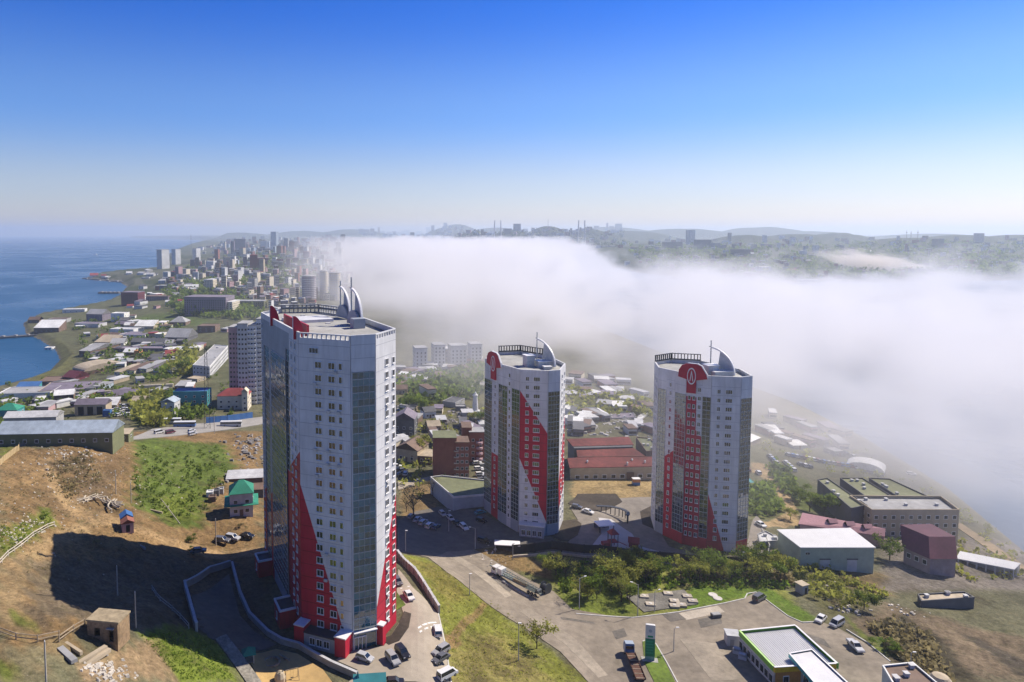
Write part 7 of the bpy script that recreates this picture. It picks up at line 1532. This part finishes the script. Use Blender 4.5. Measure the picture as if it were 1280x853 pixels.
# blocks half lost in the fog behind the nearest tower
for i, (px, py, w_, h_, l) in enumerate([(525, 462, 15, 26, 'slab block fading into the fog right of the tallest tower, leftmost of four'), (548, 460, 14, 28, 'slab block fading into the fog, second of four'), (572, 459, 20, 26, 'widest slab block fading into the fog, third of four'), (594, 455, 14, 24, 'slab block fading into the fog, nearest the middle tower')]): city_block(px, py, w_, h_, 14, 'pale grey', 'grey', 10, l)
# ---- mast on the hill, bridge pylons, masts on the right, ships
def far_pt(px, py, d): a, dy, dz = ray(px, py); t = d / dy; return Vector((a * t, d, CZ + dz * t))
x, y, z = g(521, 286); t_ = far_pt(521.5, 257, y); r = empty('television_mast', (x, y, z), 'tall lattice television mast on the hill above the fog', 'mast'); hM = t_.z - z
for sx in (-1, 1):
    for sy in (-1, 1): MB().tube((sx * 13, sy * 13, -5), (sx * 3, sy * 3, hM * .55), 1.9, 1.4, 4).tube((sx * 3, sy * 3, hM * .55), (sx * .8, sy * .8, hM), 1.2, .8, 4).build('leg', wm('red'), r)
for i in range(8): t = i / 8; s = 2 * (13 - 10 * min(1, t / .55)) if t < .55 else 5; MB().box(0, 0, hM * t, s + 1.6, s + 1.6, 1.4).build('brace_ring', wm('white'), r)
BR_D = 3700.0
for (pa, pb, l) in ((618.5, 626, 'left pair of pale bridge pylons rising out of the fog'), (723.5, 731, 'right pair of pale bridge pylons rising out of the fog')):
    a, b = far_pt(pa, 275.5, BR_D), far_pt(pb, 275.5, BR_D + 40); c = (a + b) / 2; r = empty('bridge_pylon', (c.x, c.y, SEA), l, 'bridge pylon', 0, 'bridge pylons'); hP = a.z - SEA
    for s, p in ((-1, a), (1, b)): MB().tube((p.x - c.x + s * 5, p.y - c.y, -4), (p.x - c.x, p.y - c.y, hP), 4.6, 3.0, 6).build('leg', wm('pale grey'), r)
    MB().box(0, 0, hP * .32, (b - a).x + 8, 6, 5).build('crossbeam', wm('pale grey'), r)
a, b = far_pt(560, 300, BR_D + 20), far_pt(790, 300, BR_D + 20); c = (a + b) / 2; r = empty('bridge_deck', (c.x, c.y, SEA + 58), 'bridge deck slung between the pylons, lost in the fog', 'bridge'); MB().box(0, 0, 0, (b - a).x, 26, 4).build('deck', wm('pale grey'), r)
for px, py0, py1, l in ((1133, 299, 288, 'left of three thin masts on the right skyline'), (1138.5, 299, 289, 'middle of three thin masts on the right skyline'), (1147, 299, 288, 'right of three thin masts on the right skyline'), (685, 284, 274, 'thin mast on the round hill between the bridge pylons'), (239, 312, 293, 'thin mast on the low coast behind the single white tower'), (947, 345, 330, 'thin mast on the far shoreline')):
    x, y, z = g(px, py0); t_ = far_pt(px, py1, y); r = empty('radio_mast', (x, y, z), l, 'mast', 0, 'radio masts on the skyline'); h = t_.z - z; MB().tube((0, 0, -4), (0, 0, h), 1.3, .8, 5).build('shaft', DARK, r); MB().box(0, 0, h * .7, 5, 5, 2.5).build('platform', DARK, r)
def ship(px, py, wpx, label, hull='dark grey', rz=0):
    x, y = U(px, py, SEA); k = pxm(x, y, SEA); L = wpx / k; r = empty('ship', (x, y, SEA), label, 'ship', R(rz), 'ships on the left bay'); b = L * .085
    MB().add([(-L / 2, -b, L * .06), (L * .38, -b, L * .06), (L / 2, 0, L * .075), (L * .38, b, L * .06), (-L / 2, b, L * .06), (-L * .46, -b * .8, -2), (L * .36, -b * .8, -2), (L * .44, 0, -2), (L * .36, b * .8, -2), (-L * .46, b * .8, -2)], [(0, 1, 2, 3, 4), (0, 5, 6, 1), (1, 6, 7, 2), (2, 7, 8, 3), (3, 8, 9, 4), (4, 9, 5, 0)]).build('hull', wm(hull), r)
    MB().box(-L * .33, 0, L * .06, L * .14, b * 1.7, L * .09).build('deckhouse', wm('white'), r); MB().tube((-L * .36, 0, L * .15), (-L * .36, 0, L * .2), L * .02, n=8).build('funnel', wm('red'), r); MB().tube((L * .15, 0, L * .06), (L * .15, 0, L * .17), L * .006, n=4).build('mast', DARK, r)
ship(99, 302.6, 9, 'dark cargo ship on the horizon of the left bay'); ship(142, 304.3, 7, 'small grey ship right of the dark cargo ship', 'grey', 10); ship(12, 303.6, 7, 'faint ship at the far left of the bay', 'grey'); ship(65, 297.8, 6, 'tiny pale ship on the horizon line', 'pale grey'); ship(118, 319, 8, 'small white boat crossing the left bay', 'white', 170)
for i, (px, py) in enumerate([(112, 349.6), (128, 351.5), (140, 352.8), (150, 353.2)]): ship(px, py, 9, ['small ship moored at the tip of the left spit', 'second ship moored along the left spit', 'third ship moored along the left spit', 'ship moored nearest the shore at the left spit'][i], ['dark grey', 'white', 'grey', 'dark grey'][i], 4)
ship(133, 366.8, 14, 'dark barge at the end of the short pier', 'dark grey', 0)
def pier(pts, w_, h, label):
    P = [Vector(U(a, b, SEA)) for a, b in pts]; mb = MB()
    r = empty('pier', (P[0].x, P[0].y, SEA), label, 'pier')
    for a, b in zip(P, P[1:]): m = (a + b) / 2 - P[0]; mb.box(m.x, m.y, -3, (b - a).length, w_, h + 3, math.atan2((b - a).y, (b - a).x))
    mb.build('deck', wm('dark grey'), r)
    for i in range(5): q = P[0].lerp(P[-1], (i + .5) / 5) - P[0]; MB().box(q.x, q.y, h, w_ * .4, w_ * .4, 1.2).build('bollard', wm('grey'), r)
pier([(-20, 424.5), (58, 419.5)], 9, 2.2, 'long dark breakwater pier reaching from the left edge to the point'); pier([(124, 367), (150, 367)], 14, 3, 'short dark pier of the maroon works'); pier([(106, 348.5), (165, 354)], 16, 2.5, 'straight quay along the left spit')
x, y, z = g(1128, 349); r = empty('harbour_crane', (x, y, z), 'small harbour crane on the far quay beside the smoke', 'crane'); 
for s in (-1, 1): MB().tube((s * 6, 0, -3), (s * 2, 0, 22), 1.0, n=5).build('leg', wm('red'), r)
MB().tube((-8, 0, 24), (26, 0, 34), 1.0, n=5).build('jib', wm('red'), r); MB().box(0, 0, 21, 6, 5, 5).build('cab', wm('grey'), r)

# ------------------------------------------------------------------ woods (uncounted greenery) and single trees
def woods(poly, n, size, kind, label, seed, leaves=14, below=0.0):
    r_ = random.Random(seed); P = np.array(poly, float); (x0, y0), (x1, y1) = P.min(0), P.max(0); pts = []
    while len(pts) < n:
        a = np.array([[r_.uniform(x0, x1), r_.uniform(y0, y1)] for _ in range(n)]); ok = sdist(a[:, 0], a[:, 1], P) < 0; pts += a[ok].tolist()
    mb = MB()
    for px, py in pts[:n]:
        x, y, z = g(px, py)
        if z < SEA + 1: continue
        s = size * r_.uniform(.6, 1.5)
        for i in range(leaves):
            c = Vector((x + r_.gauss(0, s * .35), y + r_.gauss(0, s * .35), z + s * .15 + abs(r_.gauss(s * .35, s * .25)))); u = Vector((r_.gauss(0, 1), r_.gauss(0, 1), r_.gauss(0, 1) + .5)).normalized(); q = s * r_.uniform(.14, .3); a_ = u.orthogonal().normalized() * q; b_ = u.cross(a_)
            mb.add([c - a_ - b_ * .5, c + a_ * .3 - b_, c + a_ + b_ * .4, c - a_ * .4 + b_], [(0, 1, 2, 3)])
    me = bpy.data.meshes.new('wood'); me.from_pydata(mb.v, [], mb.f); me.materials.append(LEAF[kind]); o = inst('wood', me); tag(o, label, None, None, 'stuff')
woods([(205, 345), (300, 318), (430, 304), (430, 375), (300, 366), (215, 368)], 800, 9, 'green', 'trees among the houses of the city slope', 1)
woods([(200, 360), (300, 366), (330, 400), (290, 400), (215, 395)], 300, 8, 'green', 'green trees around the long dark slab', 2)
woods([(775, 305), (1280, 303), (1280, 346), (1080, 350), (960, 349), (810, 336)], 1300, 14, 'green', 'dark woods on the far shore', 3, 10)
woods([(450, 287), (780, 287), (780, 310), (600, 305), (450, 302)], 600, 16, 'dark', 'dark woods on the hills above the fog', 4, 10)
woods([(90, 400), (230, 400), (240, 465), (200, 480), (110, 470)], 170, 5, 'green', 'green shrubs between the works on the left bay', 5)
woods([(222, 440), (248, 434), (238, 470), (205, 468)], 130, 5, 'spring', 'light green trees left of the pale slab building', 6, 20)
woods([(165, 492), (205, 488), (206, 534), (172, 534)], 120, 4, 'spring', 'yellow green bushes beside the garage yard', 7, 22)
woods([(206, 488), (256, 512), (256, 524), (222, 526)], 60, 3.5, 'green', 'green bushes behind the buses', 8, 20)
woods([(0, 505), (80, 490), (140, 478), (170, 500), (60, 512), (0, 540)], 110, 4, 'green', 'green scrub along the works wall on the left', 9, 18)
woods([(495, 475), (600, 460), (606, 500), (560, 500), (505, 520)], 170, 5, 'green', 'green scrub at the edge of the fog behind the middle tower', 10, 18)
woods([(705, 490), (815, 500), (812, 522), (740, 520), (705, 530)], 110, 4.5, 'spring', 'pale green scrub behind the red roofed hall', 11, 18)
woods([(962, 582), (985, 592), (1000, 630), (985, 620), (970, 600)], 60, 3, 'green', 'green bushes along the dirt track, upper bank', 12, 22)
woods([(938, 612), (962, 606), (978, 630), (972, 645), (940, 645)], 80, 3, 'green', 'green bushes inside the bend of the dirt track', 13, 22)
woods([(1085, 785), (1125, 775), (1165, 800), (1190, 853), (1160, 853), (1110, 815)], 190, 1.6, 'dry', 'dry scrub on the dark bank at the lower right', 14, 14)
woods([(690, 706), (760, 704), (860, 712), (960, 716), (1000, 735), (960, 738), (850, 735), (780, 740), (700, 742)], 380, 1.3, 'bright', 'low yellow green undergrowth of the thicket', 15, 14)
woods([(840, 716), (990, 718), (990, 728), (850, 730)], 120, 1.3, 'dry', 'dry reeds along the far side of the lawn', 16, 12)
woods([(170, 560), (275, 560), (295, 595), (255, 640), (225, 655), (168, 628)], 260, 1.2, 'green', 'short scrub on the green slope', 17, 10)
woods([(985, 690), (1060, 722), (1110, 745), (1060, 768), (1000, 735)], 130, 1.6, 'spring', 'rough growth behind the petrol station', 18, 14)
woods([(510, 700), (560, 715), (640, 770), (725, 850), (570, 850), (552, 770)], 900, .35, 'spring', 'grass tussocks on the slope below the yard', 19, 7)
woods([(175, 795), (232, 790), (270, 803), (292, 850), (225, 850)], 500, .4, 'bright', 'bright grass tussocks beside the sunken yard', 20, 7)
woods([(0, 478), (140, 468), (330, 470), (330, 522), (150, 530), (0, 540)], 120, 2.6, 'green', 'green shrubs between the huts of the garage district', 41, 16)
woods([(495, 505), (606, 500), (606, 560), (560, 600), (500, 640), (495, 560)], 90, 2.4, 'spring', 'green shrubs between the huts behind the brick buildings', 42, 16)
woods([(945, 520), (1080, 560), (1290, 690), (1290, 735), (1200, 730), (1060, 600), (945, 560)], 170, 2.2, 'spring', 'rough growth along the right shore', 43, 12)
woods([(0, 560), (160, 550), (160, 640), (0, 660)], 420, .45, 'dry', 'dry grass tufts over the left hillside', 45, 7)
woods([(20, 660), (140, 655), (230, 680), (30, 720)], 200, .4, 'dry', 'dry grass tufts along the dirt track', 46, 7)
woods([(0, 660), (70, 645), (60, 660), (0, 695)], 160, .5, 'bright', 'grass tussocks beside the long pipe rail', 21, 7)
woods([(60, 580), (110, 566), (130, 600), (85, 625), (60, 600)], 160, .9, 'dry', 'dry brush on the dark side of the brown mound', 22, 10)
for i in range(62):
    px, py = trng.uniform(688, 800), trng.uniform(706, 752)
    if i >= 26: px, py = trng.uniform(800, 985), trng.uniform(707, 727)
    if px < 725 and py > 735: continue
    kind = trng.choice(['spring', 'spring', 'spring', 'green', 'bright']); tree(px, py + 4, trng.uniform(20, 36), kind, trng.choice([1, 1, 2]) if i % 4 else 3, {'spring': 'yellow green spring tree', 'green': 'greener tree', 'bright': 'bright green tree'}[kind] + ' in the thicket ' + ('at the road bend' if px < 722 else 'left of the gravel bed' if px < 760 else 'behind the gravel bed' if px < 830 else 'behind the lawn' if px < 920 else 'near the tiny grey kiosk'), 'thicket trees below the dark panel fence', wide=1.15)
tree(671, 811, 36, 'spring', 2, 'lone half bare tree on the grass slope beside the road', None, wide=1.15)
tree(681, 713, 24, 'green', 2, 'young green tree just right of the long lorry cab', None); tree(517, 648, 44, 'dry', 1, 'bare grey tree left of the grey annexe', None, wide=1.1); tree(541, 620, 24, 'dry', 1, 'small bare tree behind the parked row', None); tree(508, 640, 24, 'dry', 1, 'small bare tree beside the tallest tower', None)
for px, py, h, k, l in [(530, 570, 30, 'spring', 'yellow green tree beside the mossy brick building'), (520, 560, 18, 'spring', 'small yellow green tree behind the beige house'), (527, 515, 22, 'green', 'round green tree behind the white house'), (515, 512, 20, 'green', 'green tree behind the dark gabled house'), (603, 533, 22, 'green', 'green tree below the white pylon, right'), (592, 530, 18, 'spring', 'yellow tree below the white pylon, left'), (1030, 645, 32, 'green', 'broad green tree in front of the concrete building'), (1012, 640, 28, 'green', 'green tree left of the broad one by the concrete building'), (1000, 628, 22, 'green', 'green tree beside the dirt track'), (988, 650, 18, 'spring', 'small yellow green tree by the end of the pink roof'), (1080, 762, 28, 'green', 'green tree on the debris slope behind the forecourt'), (975, 727, 30, 'green', 'round green tree left of the tiny grey kiosk'), (1000, 730, 18, 'dark', 'dark small tree behind the tiny grey kiosk'), (1112, 700, 30, 'green', 'green tree between warehouse and maroon roofed building'),
                    (195, 535, 22, 'spring', 'yellow green tree beside the garage yard'), (230, 468, 20, 'green', 'green tree left of the pale slab building'), (262, 445, 14, 'dark', 'dark tree at the far corner of the pale slab building')]: tree(px, py, h, k, 3, l, 'single trees among the buildings', wide=1.2)
for px, py, h, k, l in [(1112, 814, 16, 'bright', 'bright green bush on the dark bank above the brown roofed building'), (1090, 805, 9, 'bright', 'small bright bush by the right kerb'), (241, 678, 10, 'green', 'green bush at the foot of the green slope'), (57, 648, 9, 'bright', 'small green bush above the pipe rail'), (120, 682, 8, 'dry', 'dry bush at the upper edge of the tower shadow'), (300, 660, 6, 'dry', 'dry bush below the green roofed house'), (1018, 748, 10, 'spring', 'bush right of the tiny grey kiosk'), (1045, 760, 9, 'dry', 'dry bush beside the debris'), (240, 690, 7, 'green', 'small bush at the track below the green slope')]: bush(px, py, h, k, l, 'single bushes on the slopes')
